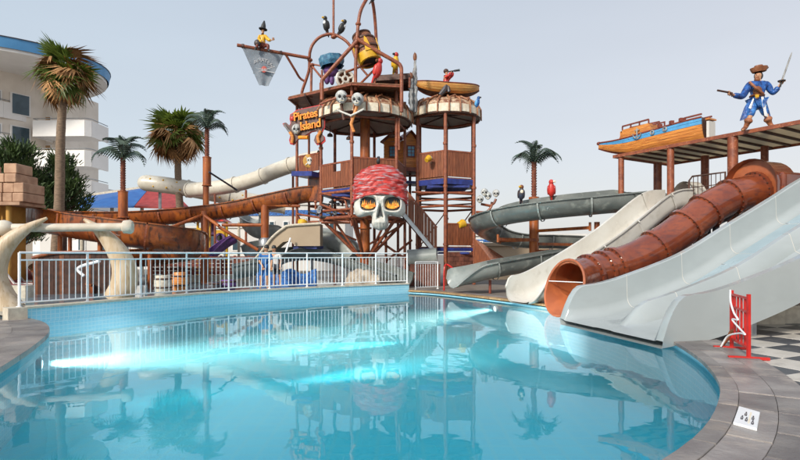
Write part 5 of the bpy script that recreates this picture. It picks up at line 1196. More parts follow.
t_ = thing('skull_ornament', 'right one of two small grey white skulls with bones on the canopy rim', 'skull', P(357,107,22.5), 'skulls on the canopy rim'); skull_parts(t_, P(357.5,100,22.4), .29, -.1); b = MB(); b.tube([P(350,116,22.4), P(364,109,22.4)], .045, 8); b.build('bone', M_['bone'], t_); b = MB(); b.tube([P(357,106,22.55), P(351,124,22.5), P(354,132,22.5)], .07, 8); b.build('bracket', M_['ship_wood'], t_)
t_ = thing('skull_lights', 'cluster of four small grey skulls on curved brackets right of the tower post', 'sculpture', P(485,212,24.5))
for px, py in ((480,199.5),(484.5,192.5),(488,196),(496,193.5)): skull_parts(t_, P(px,py,24.3), .18, -.2)
for pts in (((476,212),(486,212),(491,207),(492,202)),((491,206),(486,205),(481,204)),((491,205),(494,203),(496,199)),((475,216),(488,214))): b = MB(); b.tube(spline([P(x,y,24.5) for x, y in pts],5) if len(pts)>2 else [P(x,y,24.5) for x, y in pts], .06, 8); b.build('bracket', ST, t_)
# ---- skull in blue hat
t_ = thing('wheel_ornament', 'teal hat and purple scarf behind a big white spoked ring on the deck', 'sculpture', P(335,88,24.2)); c = P(345,80,24.2)

b = MB(); Mr = Matrix.Rotation(.3,3,'Z') @ Matrix.Rotation(rad(90),3,'X'); b.tube([c + Mr @ Vector((.40*math.cos(2*math.pi*i/28), .40*math.sin(2*math.pi*i/28), .1)) for i in range(29)], .075, 9, caps=False); b.build('wheel_rim', M_['bone'], t_)
b = MB(); b.lathe([(.08,.13),(.10,.17),(.17,.17),(.19,.12)], c, 18, Mr); b.build('wheel_hub', M_['bone'], t_)
for i in range(5): an = 2*math.pi*i/5+.4; b = MB(); b.tube([c+Mr@Vector((.15*math.cos(an),.15*math.sin(an),.11)), c+Mr@Vector((.38*math.cos(an),.38*math.sin(an),.11))], [.045,.06], 8); b.build('spoke', M_['bone'], t_)
b = MB(); b.lathe([(0,.02),(.40,.02),(.40,-.04),(0,-.04)], c, 24, Mr); b.build('backing_disc', M_['brown_leather'], t_)
b = MB(); M0 = Matrix.Rotation(-.12,3,'Y'); q = P(332,64,24.1)
b.lathe([(.0,.34),(.44,.36),(.60,.30),(.58,.05),(.50,-.10),(.56,-.14)], q, 8, M0, smooth=False); b.build('blue_hat', M_['hat_blue'], t_)
b = MB(); b.ell(P(331,71,24.15), (.36,.30,.26), 14, 10); b.ell(P(327,78,24.2), (.15,.14,.30), 12, 8); b.ell(P(332,80,24.2), (.12,.14,.24), 12, 8); b.build('purple_scarf', M_['purple'], t_)
# ---- barrel
t_ = thing('tipping_barrel', 'brown tipping barrel painted yellow along its mouth, hanging tilted among the pipes', 'barrel', P(368,50,23.4))
ax = (P(361.5,36,23.5)-P(370.5,62,23.3)).normalized(); q = P(370.5,62,23.3); Mx = ax.to_track_quat('Z','Y').to_matrix(); H_ = (P(361.5,36,23.5)-q).length
for i in range(20):
    a0, a1 = 2*math.pi*(i+.03)/20, 2*math.pi*(i+.97)/20; b = MB(); pf2 = [(.44,0),(.52,.25*H_),(.56,.5*H_),(.50,.78*H_),(.40,H_)]; vs = []
    for dr in (0,-.035):
        for r_, z_ in pf2:
            for a in (a0,a1): vs.append(q + Mx @ Vector(((r_+dr)*math.cos(a),(r_+dr)*math.sin(a),z_)))
    b.add(vs, [(i_*2,i_*2+1,i_*2+3,i_*2+2) for i_ in range(4)] + [(10+i_*2+1,10+i_*2,10+i_*2+2,10+i_*2+3) for i_ in range(4)] + [(0,10,11,1)]); b.build('stave', M_['wood_barrel'], t_)
b = MB(); b.lathe([(.40,-.02),(.50,-.02),(.535,.10*H_),(.56,.26*H_)], q, 20, Mx); b.lathe([(.36,.0),(.42,.05),(.46,.5*H_)], q, 20, Mx); b.build('yellow_mouth', M_['yellow'], t_)
for k_ in range(5):
    a = 2*math.pi*k_/5 + 4.3; b = MB(); vs = [q+Mx@Vector((.566*math.cos(a+u),.566*math.sin(a+u),z_*H_)) for u, z_ in ((-.25,.2),(.25,.2),(.14,.62),(0,.72),(-.12,.55))]+[q+Mx@Vector((.60*math.cos(a+u),.60*math.sin(a+u),z_*H_)) for u, z_ in ((-.25,.2),(.25,.2),(.14,.62),(0,.72),(-.12,.55))]; b.add(vs, [(0,1,2,3,4),(9,8,7,6,5)]+[(i,5+i,5+(i+1)%5,(i+1)%5) for i in range(5)]); b.build('painted_drip', M_['yellow'], t_)
b = MB(); b.lathe([(0,.05),(.40,.05)], q, 20, Mx); b.build('mouth_shade', M_['black'], t_)  # black disc stands in for the shade inside the open barrel mouth
for z_ in (.38,.72,.96): r_ = .565 if z_ < .6 else (.53 if z_ < .9 else .42); b = MB(); b.lathe([(r_,z_*H_),(r_+.025,z_*H_+.01),(r_+.02,z_*H_+.09),(r_-.02,z_*H_+.1)], q, 24, Mx); b.build('hoop', M_['dark_wood'], t_)
b = MB(); b.lathe([(0,H_*.98),(.40,H_*.98)], q, 20, Mx); b.build('barrel_end', M_['wood_barrel'], t_)
# ---- weathered totem
t_ = thing('driftwood_totem', 'weathered grey carved timber totem of two joined spikes beside the right canopy', 'totem', P(414,112,23.6))
random.seed(9)
for px, yt, yb, r_ in ((415,52,112,.105),(411,72,110,.095)):
    n_ = 16; pth = [P(px+random.uniform(-.7,.7), yb+(yt-yb)*i/n_, 23.6 if px > 412 else 23.4) for i in range(n_+1)]
    rs = [max(.02, r_*random.uniform(.8,1.25)*(1 if i < n_*.62 else 1-.85*(i-n_*.62)/(n_*.38))) for i in range(n_+1)]
    b = MB(); b.tube(spline(pth,2), [rs[min(n_,i//2)] for i in range(2*n_+1)], 9); b.build('spike', M_['grey_wood'], t_)
b = MB(); b.ell(P(415,57,23.6), (.09,.09,.2), 8, 8); b.ell(P(411,76,23.4), (.09,.09,.16), 8, 8); b.build('carved_head', M_['brown_leather'], t_)
# ---- parrots and other birds
def bird(name, label, px, py, d, h, lean, mb_, mh, mbk, mt, cat='bird figure', face=-1, chest=None, perch=True):
    t_ = thing(name, label, cat, P(px,py,d)); base = P(px,py,d); ax = Vector((math.sin(lean)*face*-1, -.15, math.cos(lean))).normalized(); Mx = ax.to_track_quat('Z','Y').to_matrix()
    b = MB(); b.lathe([(0,.12*h),(.10*h,.2*h),(.17*h,.36*h),(.175*h,.52*h),(.13*h,.68*h),(.095*h,.76*h),(0,.8*h)], base, 14, Mx); b.build('body', mb_, t_)
    hd = base + Mx @ Vector((0,0,.84*h)); b = MB(); b.ell(hd, (.115*h,.125*h,.12*h), 12, 10); b.build('head', mh, t_)
    f = Vector((face*.8,-.6,0)).normalized(); b = MB(); b.tube(spline([hd+f*.07*h, hd+f*.16*h+Vector((0,0,.01*h)), hd+f*.20*h-Vector((0,0,.06*h))],4), [.06*h]*3+[.05*h]*3+[.035*h,.02*h,.008*h], 8); b.build('beak', mbk, t_)
    for s_ in (-1,1):
        q = base + Mx @ Vector((s_*.15*h,.03*h,.46*h)); b = MB(); b.ell(q, (.05*h,.10*h,.22*h), 10, 8, Mx); b.build('wing', mb_ if mt is None else mt, t_)
        b = MB(); b.ell(hd+Vector((s_*.07*h,-.09*h,.02*h)), .022*h, 6, 6); b.build('eye', M_['black'], t_)
    b = MB(); b.tube([base+Mx@Vector((0,.05*h,.22*h)), base+Mx@Vector((0,.10*h,-.05*h)), base+Mx@Vector((0,.12*h,-.16*h))], [.08*h,.05*h,.025*h], 8); b.build('tail', mb_ if mt is None else mt, t_)
    if chest: b = MB(); b.ell(base+Mx@Vector((0,-.09*h,.58*h)), (.10*h,.09*h,.13*h), 10, 8, Mx); b.build('chest', chest, t_)
    for s_ in (-1,1): b = MB(); b.tube([base+Mx@Vector((s_*.06*h,0,.16*h)), base+Vector((s_*.06*h,-.02*h,0))], .018*h, 6); b.build('leg', M_['dark_wood'], t_)
    return t_
K_ = M_
bird('toucan_figure', 'black and white toucan figure left of the mast on top of the pipe arch', 327, 34, 24.6, .85, -.1, K_['black'], K_['black'], K_['yellow'], None, chest=K_['white_paint'])
bird('toucan_figure', 'leaning black and white toucan figure right of the mast on the pipe arch', 338.5, 36, 24.6, .85, .45, K_['black'], K_['black'], K_['yellow'], None, chest=K_['white_paint'], face=-1)
bird('parrot_figure', 'big red parrot figure perched right below the tipping barrel', 374.5, 82, 22.75, 1.08, .28, K_['red_plastic'], K_['red_plastic'], K_['brown_leather'], None, face=-1)
bird('toucan_figure', 'yellow bird figure with red head and dark feet on the small raised deck', 394.5, 73, 23.6, .95, .1, K_['yellow'], K_['red_plastic'], K_['black'], K_['yellow'], face=-1)
bird('parrot_figure', 'blue parrot figure perched on the rim of the right canopy', 475.5, 109.5, 24.7, .66, -.25, K_['blue'], K_['blue'], K_['black'], K_['sky_blue'], face=1)
bird('toucan_figure', 'dark blue toucan figure with pale face standing on the grey spiral flume', 521, 203, 19.8, .72, 0, K_['steel_dark'], K_['brown_leather'], K_['yellow'], None, chest=K_['fringe'])
bird('parrot_figure', 'bright red parrot figure standing on the grey flume right of the artificial palm', 551.5, 200, 19.5, .80, .06, K_['red_plastic'], K_['red_plastic'], K_['fringe'], None, face=1)
bird('bird_figure', 'small black bird figure at the top edge on the highest pipe bend', 371, 3, 23.1, .5, .5, K_['black'], K_['steel_dark'], K_['black'], None)
bird('bird_figure', 'small dark bird figure on the rope post between the two lookouts', 378, 166, 22.9, .45, .1, K_['black'], K_['steel_dark'], K_['black'], None)
# ---- banner
t_ = thing('hanging_banner', 'grey cloth banner with pale writing and a red and white crossed emblem below the boom', 'banner', P(263,86,23.8))
bc = [P(242,47.5,23.47), P(283,55,24.1), P(268.5,86,23.9), P(259,85,23.75)]
nu, nv = 16, 14; vs = []; fs = []
for s_ in (0,.012):
    for j in range(nv+1):
        for i in range(nu+1):
            u, v = i/nu, j/nv; q = (bc[0]*(1-u)+bc[1]*u)*(1-v)+(bc[3]*(1-u)+bc[2]*u)*v; vs.append(q + Vector((0,.05*math.sin(u*9+v*2)*v*(1-v*.3)+s_,0)))
m1 = (nu+1)*(nv+1)
for j in range(nv):
    for i in range(nu): a = j*(nu+1)+i; fs += [(a,a+nu+1,a+nu+2,a+1),(m1+a,m1+a+1,m1+a+nu+2,m1+a+nu+1)]
b = MB(); b.add(vs, fs, True); b.build('cloth', M_['banner'], t_)
def text(s, size, M, m_, parent, name='lettering', ext=.01, spacing=1, bold=0):
    cu = bpy.data.curves.new(name, 'FONT'); cu.body = s; cu.size = size; cu.extrude = ext; cu.align_x = 'CENTER'; cu.align_y = 'CENTER'; cu.space_character = spacing; cu.offset = bold
    o = bpy.data.objects.new(name, cu); COL.objects.link(o); dg = bpy.context.evaluated_depsgraph_get(); me = bpy.data.meshes.new_from_object(o.evaluated_get(dg)); bpy.data.objects.remove(o)
    me.materials.clear(); me.materials.append(m_); o2 = bpy.data.objects.new(name, me); COL.objects.link(o2); o2.parent = parent; o2.matrix_basis = W(parent).inverted() @ M; return o2
bx = (bc[1]-bc[0]).normalized(); 
for i, ch in enumerate('PIRATES'):
    u = .5+(i-3)/3*.27; v = .27+.10*((i-3)/3)**2; q_ = (bc[0]*(1-u)+bc[1]*u)*(1-v)+(bc[3]*(1-u)+bc[2]*u)*v; q_.y += .05*math.sin(u*9+v*2)*v*(1-v*.3) - .02
    text(ch, .25, frame(q_, bx, (0,-1,.0)), M_['banner_print'], t_, bold=.004, ext=.004)
q = P(264,70,23.74)
for s_ in (-1,1):
    b = MB(); b.tube([q+Vector((s_*.5,0,.16)), q+Vector((0,0,-.02)), q+Vector((-s_*.5,0,-.14))], .025, 6); b.build('printed_sword', M_['banner_print'], t_)
b = MB(); b.ell(q+Vector((0,0,.03)), (.13,.02,.15), 12, 8); b.build('printed_skull', M_['red_print'], t_)
b = MB(); [b.ell(q+Vector((s_*.05,-.02,.04)), (.03,.01,.035), 8, 6) for s_ in (-1,1)]; b.build('printed_eye', M_['banner_print'], t_)
for px in (244,262,281): b = MB(); py = 45+(px-237)*13/72; b.tube([P(px,py+.5,23.4+(px-237)/60), P(px,py+3.5,23.45+(px-237)/60)], .015, 5); b.build('tie', M_['fringe'], t_)

# ---- sign
t_ = thing('pirates_sign', 'dark board sign reading Pirates Island in orange letters with red edge, skull and pistols', 'sign', P(303,148,24.6))
def shape(pts, d0, z0, z1, m_, nm, par, slope=0):
    b = MB(); n_ = len(pts); vs = [P(x,y,d0 - (x-283)*.022) + Vector((0,z0,0)) for x, y in pts] + [P(x,y,d0-(x-283)*.022)+Vector((0,z1,0)) for x, y in pts]; ar = sum(pts[i][0]*pts[(i+1)%n_][1]-pts[(i+1)%n_][0]*pts[i][1] for i in range(n_))
    f1, f2 = list(range(n_)), list(range(n_,2*n_))
    b.add(vs, [f1, f2[::-1]] + [(i,n_+i,n_+(i+1)%n_,(i+1)%n_) for i in range(n_)]); o = b.build(nm, m_, par)
    bmx = bmesh.new(); bmx.from_mesh(o.data); bmesh.ops.recalc_face_normals(bmx, faces=bmx.faces); bmx.to_mesh(o.data); bmx.free(); return o
sg = [(290,114.5),(294,112),(296,110),(306,107.5),(318,105),(324,104),(325,118),(325,127),(323,131),(322,134),(325,137),(325.5,141),(322,144),(317,145),(314.5,142),(316,137),(319,134),(317,131),(312,132),(309,134),(306,136),(300,138),(297,141),(294,145),(290,144),(289,140),(290.5,134),(288,130),(283.5,126),(282.5,123.5),(285,122.5),(289,126),(290.5,123),(289.5,119)]
cx_, cy_ = 305, 124
shape(sg, 24.75, 0, .08, M_['sign_red'], 'red_edge', t_)
sg2 = [(cx_+(x-cx_)*.94, cy_+(y-cy_)*.93) for x, y in sg]; shape(sg2, 24.75, -.04, .02, M_['sign_brown'], 'board', t_)
xd = (P(324,100,23.85)-P(296,106,24.45)).normalized()
text('Pirates', .52, frame(P(305.5,115.2,24.08), xd, (0,-1,.0)), M_['sign_gold'], t_, ext=.03, bold=.010, spacing=.93); text('Pirates', .52, frame(P(305.5,115.2,24.12)+Vector((0,.02,0)), xd, (0,-1,.0)), M_['black'], t_, ext=.01, bold=.022, spacing=.93, name='letter_outline')
text('Island', .54, frame(P(310.5,125,23.98), xd, (0,-1,.0)), M_['sign_gold'], t_, ext=.03, bold=.010, spacing=.93); text('Island', .54, frame(P(310.5,125,24.02)+Vector((0,.02,0)), xd, (0,-1,.0)), M_['black'], t_, ext=.01, bold=.022, spacing=.93, name='letter_outline')
skull_parts(t_, P(296.5,129.5,24.3), .24, .1)
b = MB(); b.tube([P(284,124.5,24.55), P(291,134,24.4)], .05, 8); b.build('pistol_barrel', M_['grey_wood'], t_); b = MB(); b.tube(spline([P(290,132,24.4), P(292.5,137,24.38), P(292,143,24.4)],4), .08, 8); b.build('pistol_grip', M_['ship_wood'], t_)
b = MB(); b.tube(spline([P(321,131,23.8), P(318,137,23.85), P(319,143,23.85)],4), .08, 8); b.build('pistol_grip', M_['ship_wood'], t_)
b = MB(); b.tube([P(299,137.5,24.3), P(308,137.5,24.1)], .09, 8); b.build('orange_scroll', M_['sign_gold'], t_)
b = MB(); b.ell(P(292.5,118.5,24.45), (.12,.05,.12), 8, 6); b.ell(P(294.3,116.5,24.4), (.08,.05,.08), 8, 6); b.build('red_flower', M_['red_plastic'], t_)
# ---- hulls
def hull(root, bow, stern, beam, hb, hk, hs, n_, strakes, colors, thick=.03, bowpow=.55, lab='plank'):
    """bow/stern at keel level ref; hk(s), hs(s): keel and sheer heights; hb(s): half beam"""
    ax = stern-bow; L_ = ax.length; ax.normalize(); sd_ = ax.cross(Vector((0,0,1))).normalized()
    def pt(s_, v, side, off_=0):
        h = hb(s_)*beam/2; a = v; x = h*math.sin(a*math.pi/2)**.75 if h > 0 else 0; z = hk(s_) + (hs(s_)-hk(s_))*(1-math.cos(a*math.pi/2))**.9
        return bow + ax*(s_*L_) + sd_*side*(x+off_) + Vector((0,0,z))
    for side in (-1,1):
        for k_ in range(strakes):
            v0, v1 = (k_+.04)/strakes, (k_+.96)/strakes; b = MB(); vs = []
            for i in range(n_+1):
                s_ = i/n_
                vs += [pt(s_,v0,side,thick), pt(s_,v1,side,thick), pt(s_,v1,side,-.01), pt(s_,v0,side,-.01)]
            fs = [(i*4+j, (i+1)*4+j, (i+1)*4+(j+1)%4, i*4+(j+1)%4) for i in range(n_) for j in range(4)] + [(0,1,2,3), (n_*4+3,n_*4+2,n_*4+1,n_*4)]
            if side < 0: fs = [f[::-1] for f in fs]
            b.add(vs, fs); o = b.build(lab, colors(k_), root)
            bmx = bmesh.new(); bmx.from_mesh(o.data); bmesh.ops.recalc_face_normals(bmx, faces=bmx.faces); bmx.to_mesh(o.data); bmx.free()
    # inner shell, transom, gunwale
    b = MB(); vs = []
    for i in range(n_+1): vs += [pt(i/n_, v, sd2, -.012) for sd2, v in [(-1,1),(-1,.75),(-1,.5),(-1,.25),(1,.02),(1,.25),(1,.5),(1,.75),(1,1)]]
    b.add(vs, [(i*9+j,i*9+j+1,(i+1)*9+j+1,(i+1)*9+j) for i in range(n_) for j in range(8)] + [tuple(n_*9+j for j in range(9))], True); b.build('hull_shell', M_['dark_wood'], root)
    for side in (-1,1): b = MB(); b.tube([pt(i/n_,1,side,thick*.6) for i in range(n_+1)], .035, 7); b.build('gunwale', M_['ship_trim'], root)
    b = MB(); b.tube([pt(i/n_,.0,1,-.0) for i in range(n_+1)], .04, 7); b.build('keel', M_['ship_trim'], root)
    return pt
sb = R_(-1.28,.7,0); ss = R_(2.85,.7,0); ss.z = sb.z = 0
sh = thing('pirate_ship', 'wooden pirate ship model with sky blue band and orange planks on the ribbed roof', 'model ship', R_(1.5,.7,5.12))
pt = hull(sh, sb, ss, .62, lambda s_: min(1,(s_/.5))**.7*(1-.15*max(0,s_-.6)), lambda s_: 5.14+ .46*(max(0,1-s_/.42))**1.7, lambda s_: 5.66 - .02*s_ + .16*(1-s_)**3 + (.32-.32*smooth(.02,.35,s_)+.0)*0 + .22*smooth(.1,1,s_) , 22, 9, lambda k_: M_['sky_blue'] if k_ >= 7 else (M_['ship_trim'] if k_ <= 1 else M_['ship_wood']))
# forecastle, rails, stern box
def side_poly(pts, side, m_, nm, off_=.03):
    b = MB(); vs = []
    for o_ in (off_, off_-.05):
        for s_, z in pts: q = pt(s_,1,side,o_); vs.append(Vector((q.x,q.y,z)))
    n_ = len(pts); b.add(vs, [tuple(range(n_)), tuple(range(n_,2*n_))[::-1]] + [(i,(i+1)%n_,n_+(i+1)%n_,n_+i) for i in range(n_)]); o = b.build(nm, m_, sh)
    bmx = bmesh.new(); bmx.from_mesh(o.data); bmesh.ops.recalc_face_normals(bmx, faces=bmx.faces); bmx.to_mesh(o.data); bmx.free(); return o
ztop = lambda s_: 6.12 + .0*s_
for side in (-1,1):
    for k_ in range(4):
        a, c = k_/4, (k_+1)/4-.012; zb = lambda s_: 5.68+.22*smooth(.1,1,s_)
        def zz(s_, f): b0 = zb(s_)+.005; return b0 + (6.06-b0)*f
        side_poly([(.25+.05*a,zz(.25,a)),(.40,zz(.4,a)),(.59-.03*a,zz(.59,a)),(.59-.03*c,zz(.59,c)),(.40,zz(.4,c)),(.25+.05*c,zz(.25,c))], side, M_['ship_wood'], 'plank')
    q0, q1 = pt(.29,1,side,.0), pt(.56,1,side,.0); b = MB(); b.bar(Vector((q0.x,q0.y,6.19)), Vector((q1.x,q1.y,6.19)), .05, .05); b.build('rail', M_['ship_trim'], sh)
    for u in (0,.33,.66,1): q = q0.lerp(q1,u); b = MB(); b.bar(Vector((q.x,q.y,6.04)), Vector((q.x,q.y,6.18)), .04, .04); b.build('rail_post', M_['ship_trim'], sh)
    for s_ in (.66,.76,.84): q = pt(s_,1,side,0); b = MB(); b.obox(q+Vector((0,0,.07)), (.12,.12,.12)); b.build('bollard', M_['ship_trim'], sh)
    q0, q1 = pt(.60,1,side,0), pt(.70,1,side,0); b = MB(); b.bar(q0+Vector((0,0,.18)), q1+Vector((0,0,.16)), .04, .04); b.bar(q1+Vector((0,0,.0)), q1+Vector((0,0,.18)), .04, .04); b.build('rail', M_['ship_trim'], sh)
    q0, q1 = pt(.87,1,side,0), pt(1,1,side,0); b = MB(); b.bar(q0+Vector((0,0,.10)), q1+Vector((0,0,.10)), .05, .05); b.bar(q0+Vector((0,0,.03)), q0+Vector((0,0,.12)), .05, .05); b.build('rail', M_['ship_trim'], sh)
    if side == 1 or side == -1:
        for s_ in (.60,.71):
            q = pt(s_,.90,side,.05); ax = Vector((0,0,0)); b = MB(); nrm_ = VV*(-1 if (pt(.5,1,side,.1)-pt(.5,1,-side,.1)).dot(VV) < 0 else 1)
            b.lathe([(.03,.0),(.075,.0),(.085,.02),(.05,.03),(.03,.0)], q, 14, nrm_.to_track_quat('Z','Y').to_matrix()); b.build('porthole', M_['grey_wood'], sh)
        q = pt(.46,.97,side,.08); nn = nrm_; b = MB(); sx_ = UU
        b.tube([q+Vector((0,0,.24)), q+Vector((0,0,-.10))], .022, 6); b.tube(spline([q+sx_*(-.16)+Vector((0,0,.06)), q+sx_*(-.12)+Vector((0,0,-.06)), q+Vector((0,0,-.13)), q+sx_*.12+Vector((0,0,-.06)), q+sx_*.16+Vector((0,0,.06))],4), .02, 6); b.bar(q+sx_*-.09+Vector((0,0,.17)), q+sx_*.09+Vector((0,0,.17)), .03, .03); b.build('anchor', M_['grey_wood'], sh)
b = MB(); c0 = pt(.26,1,1,-.04); c1_ = pt(.26,1,-1,-.04); b.bar(Vector((c0.x,c0.y,5.85)), Vector((c1_.x,c1_.y,5.85)), .04, .36); c0 = pt(.56,1,1,-.04); c1_ = pt(.56,1,-1,-.04); b.bar(Vector((c0.x,c0.y,5.95)), Vector((c1_.x,c1_.y,5.95)), .04, .2); b.build('cabin_end', M_['ship_wood'], sh)
b = MB(); pp = [pt(.27,1,1,0),pt(.4,1,1,0),pt(.56,1,1,0),pt(.56,1,-1,0),pt(.4,1,-1,0),pt(.27,1,-1,0)]; b.prism([(q.x,q.y) for q in pp], 6.0, 6.03); b.build('cabin_deck', M_['deck_wood'], sh)
b = MB(); pp = [pt(s_,1,1,-.02) for s_ in (.05,.2,.4,.6,.8,.99)] + [pt(s_,1,-1,-.02) for s_ in (.99,.8,.6,.4,.2,.05)]; b.prism([(q.x,q.y) for q in pp], 5.60, 5.63); b.build('main_deck', M_['deck_wood'], sh)
q = R_(2.98,.7,0); b = MB(); Mz = Matrix((UU, VV, Vector((0,0,1)))).transposed(); b.obox((q.x,q.y,5.45), (.08,.36,.55), Mz); b.build('stern_box', M_['bg_white'], sh); b = MB(); b.obox((q.x,q.y,5.79), (.12,.42,.05), Mz); b.build('stern_rail', M_['ship_wood'], sh)
b = MB(); q = pt(0,1,1,0); b.ell(q+Vector((0,0,-.02)), (.09,.09,.07), 10, 8); b.build('figurehead', M_['ship_trim'], sh)
b = MB(); s2 = pt(.83,.5,-1,.05); s3 = pt(.83,1,-1,.05); b.tube([pt(.83,v,-1,.045) for v in (.3,.5,.7,.85,1)], .012, 6); b.build('strap', M_['black'], sh)
# small boat with lookout on the right canopy
rbt = thing('rowing_boat', 'orange brown wooden boat resting on top of the right canopy', 'boat', P(446,97,25.3))
hull(rbt, P(414,0,24.9)*1 - Vector((0,0,P(414,0,24.9).z)), P(479,0,25.6) - Vector((0,0,P(479,0,25.6).z)), 1.3, lambda s_: max(0,1-abs(2*s_-1)**2.6)**.8, lambda s_: 9.12+.42*abs(2*s_-1)**3.2, lambda s_: 9.62+.14*abs(2*s_-1)**2, 20, 6, lambda k_: M_['boat_tan'] if k_ >= 3 else M_['ship_wood'] if k_ == 2 else M_['dark_wood'])
for px in (432,462): b = MB(); b.bar(P(px,0,25.0).xy.to_3d()+Vector((0,0,9.56)), P(px,0,25.6).xy.to_3d()+Vector((0,0,9.56)), .2, .04); b.build('bench', M_['deck_wood'], rbt)
b = MB(); b.tube([P(446,98,25.3), P(446,94,25.3)], .2, 10); b.build('cradle', M_['dark_wood'], rbt)
# ---- figures
def limb(J): return J
EB = [('pelvis','waist'),('waist','chest'),('chest','neck'),('neck','head'),('head','crown'),('chest','shL'),('shL','elL'),('elL','wrL'),('wrL','haL'),('chest','shR'),('shR','elR'),('elR','wrR'),('wrR','haR'),('pelvis','hpL'),('hpL','knL'),('knL','anL'),('anL','toL'),('pelvis','hpR'),('hpR','knR'),('knR','anR'),('anR','toR')]
def figure(root, pj, d, s, m_skin, dd={}):
    """pj: joint -> (px,py[,depth offset]) ; s: height in metres"""
    r0 = dict(pelvis=.075,waist=.065,chest=.085,neck=.032,head=.055,crown=.045,shL=.040,elL=.027,wrL=.019,haL=.022,shR=.040,elR=.027,wrR=.019,haR=.022,hpL=.055,knL=.036,anL=.025,toL=.022,hpR=.055,knR=.036,anR=.025,toR=.022)
    J = {k: (P(v[0], v[1], d+(v[2] if len(v) > 2 else 0)), r0[k]*s) for k, v in pj.items()}
    skin('body', J, [e_ for e_ in EB if e_[0] in J and e_[1] in J], m_skin, root); return J
def cover(root, J, names, edges, grow, m_, nm, rootn):
    skin(nm, {k: (J[k][0], J[k][1]+grow) for k in names}, edges, m_, root, rootn)
def face(root, c, r, f=-1, hair=None):
    for s_ in (-1,1): b = MB(); b.ell(c+Vector((f*.25*r+s_*.33*r,-.92*r,.12*r)), (.13*r,.08*r,.10*r), 8, 6); b.build('eye', M_['black'], root)
    b = MB(); b.ell(c+Vector((f*.3*r,-1.05*r,-.08*r)), (.14*r,.2*r,.22*r), 8, 6); b.build('nose', M_['skin'], root)
    b = MB(); b.ell(c+Vector((f*.25*r,-.93*r,-.42*r)), (.3*r,.08*r,.07*r), 8, 6); b.build('mouth', M_['ship_trim'], root)
def hand(root, q, dirv, s, m_=None):
    dirv = Vector(dirv).normalized(); sdv = dirv.cross(Vector((0,1,0)));
    if sdv.length < .2: sdv = dirv.cross(Vector((0,0,1)))
    sdv.normalize()
    for k_ in range(4): o_ = sdv*(k_-1.5)*.022*s; b = MB(); b.tube(spline([q+o_, q+o_+dirv*.05*s, q+o_+dirv*.075*s+Vector((0,-.03*s,0)), q+o_+dirv*.05*s+Vector((0,-.055*s,0))],3), .010*s, 6); b.build('finger', m_ or M_['skin'], root)
    b = MB(); b.tube([q+sdv*.04*s, q+sdv*.06*s+dirv*.03*s+Vector((0,-.03*s,0)), q+sdv*.03*s+dirv*.06*s+Vector((0,-.05*s,0))], .012*s, 6); b.build('thumb', m_ or M_['skin'], root)
# pirate on the roof
D = 14.85; pr = thing('pirate_statue', 'pirate statue in blue coat aiming a pistol and raising a sword on the roof', 'statue', P(758,130,D))
J = figure(pr, dict(pelvis=(757,101),waist=(757.5,95),chest=(757.5,86.5),neck=(758,80),head=(758,76.2),crown=(758.3,72.5),shL=(749.5,84),elL=(742.5,97,-.1),wrL=(733.5,95,-.25),haL=(730.5,93.5,-.3),shR=(766.5,83.5),elR=(773,94,-.05),wrR=(779,86.5,-.15),haR=(781,83.5,-.18),hpL=(753.5,103),knL=(750,117,-.1),anL=(745.5,127.5),toL=(742.5,130,-.2),hpR=(761,103),knR=(766.5,116,-.05),anR=(770.5,125),toR=(774,127,-.1)), D, 1.86, M_['skin'])
J['collar'] = (P(758,82.3,D), .085); cover(pr, J, ['collar','pelvis','waist','chest','shL','elL','wrL','shR','elR','wrR'], [('pelvis','waist'),('waist','chest'),('chest','collar'),('chest','shL'),('shL','elL'),('elL','wrL'),('chest','shR'),('shR','elR'),('elR','wrR')], .042, M_['coat_blue'], 'coat', 'chest')
cover(pr, J, ['pelvis','hpL','knL','hpR','knR'], [('pelvis','hpL'),('hpL','knL'),('pelvis','hpR'),('hpR','knR')], .032, M_['blue'], 'breeches', 'pelvis')
for sfx in 'LR':
    kn, an, to = J['kn'+sfx][0], J['an'+sfx][0], J['to'+sfx][0]
    skin('boot', {'a': (kn.lerp(an,.05), .085), 'b': (kn.lerp(an,.42), .135), 'c': (kn.lerp(an,.52), .08), 'd': (an, .062), 'e': (to, .055)}, [('a','b'),('b','c'),('c','d'),('d','e')], M_['boot'], pr, 'a')
def flap(pts, th, m_, nm, root, d):
    b = MB(); n_ = len(pts); vs = [P(x,y,d+(o_ if True else 0)) for x,y,o_ in pts] + [P(x,y,d+o_+th) for x,y,o_ in pts]
    b.add(vs, [tuple(range(n_)), tuple(range(n_,2*n_))[::-1]]+[(i,(i+1)%n_,n_+(i+1)%n_,n_+i) for i in range(n_)]); o = b.build(nm, m_, root); bmx = bmesh.new(); bmx.from_mesh(o.data); bmesh.ops.recalc_face_normals(bmx, faces=bmx.faces); bmx.to_mesh(o.data); bmx.free(); bv = o.modifiers.new('bevel','BEVEL'); bv.width=.012; bv.segments=2; return o
flap([(752,94,.0),(756,96,-.1),(752,108,-.12),(746,119,-.05),(739.5,121,.05),(744,108,.05)], .10, M_['coat_blue'], 'coat_tail', pr, D)
flap([(760,96,-.12),(764,94,.0),(768,106,.0),(771,117,.02),(766,119,-.08),(762,110,-.14)], .10, M_['coat_blue'], 'coat_tail', pr, D)
flap([(761,97,-.17),(763.5,96,-.14),(767.5,112,-.12),(768,117,-.1),(764.5,116,-.16)], .03, M_['white_paint'], 'coat_lining', pr, D)
flap([(753,98,-.16),(754.5,98,-.16),(751,109,-.16),(748.5,108,-.14)], .03, M_['white_paint'], 'coat_lining', pr, D)
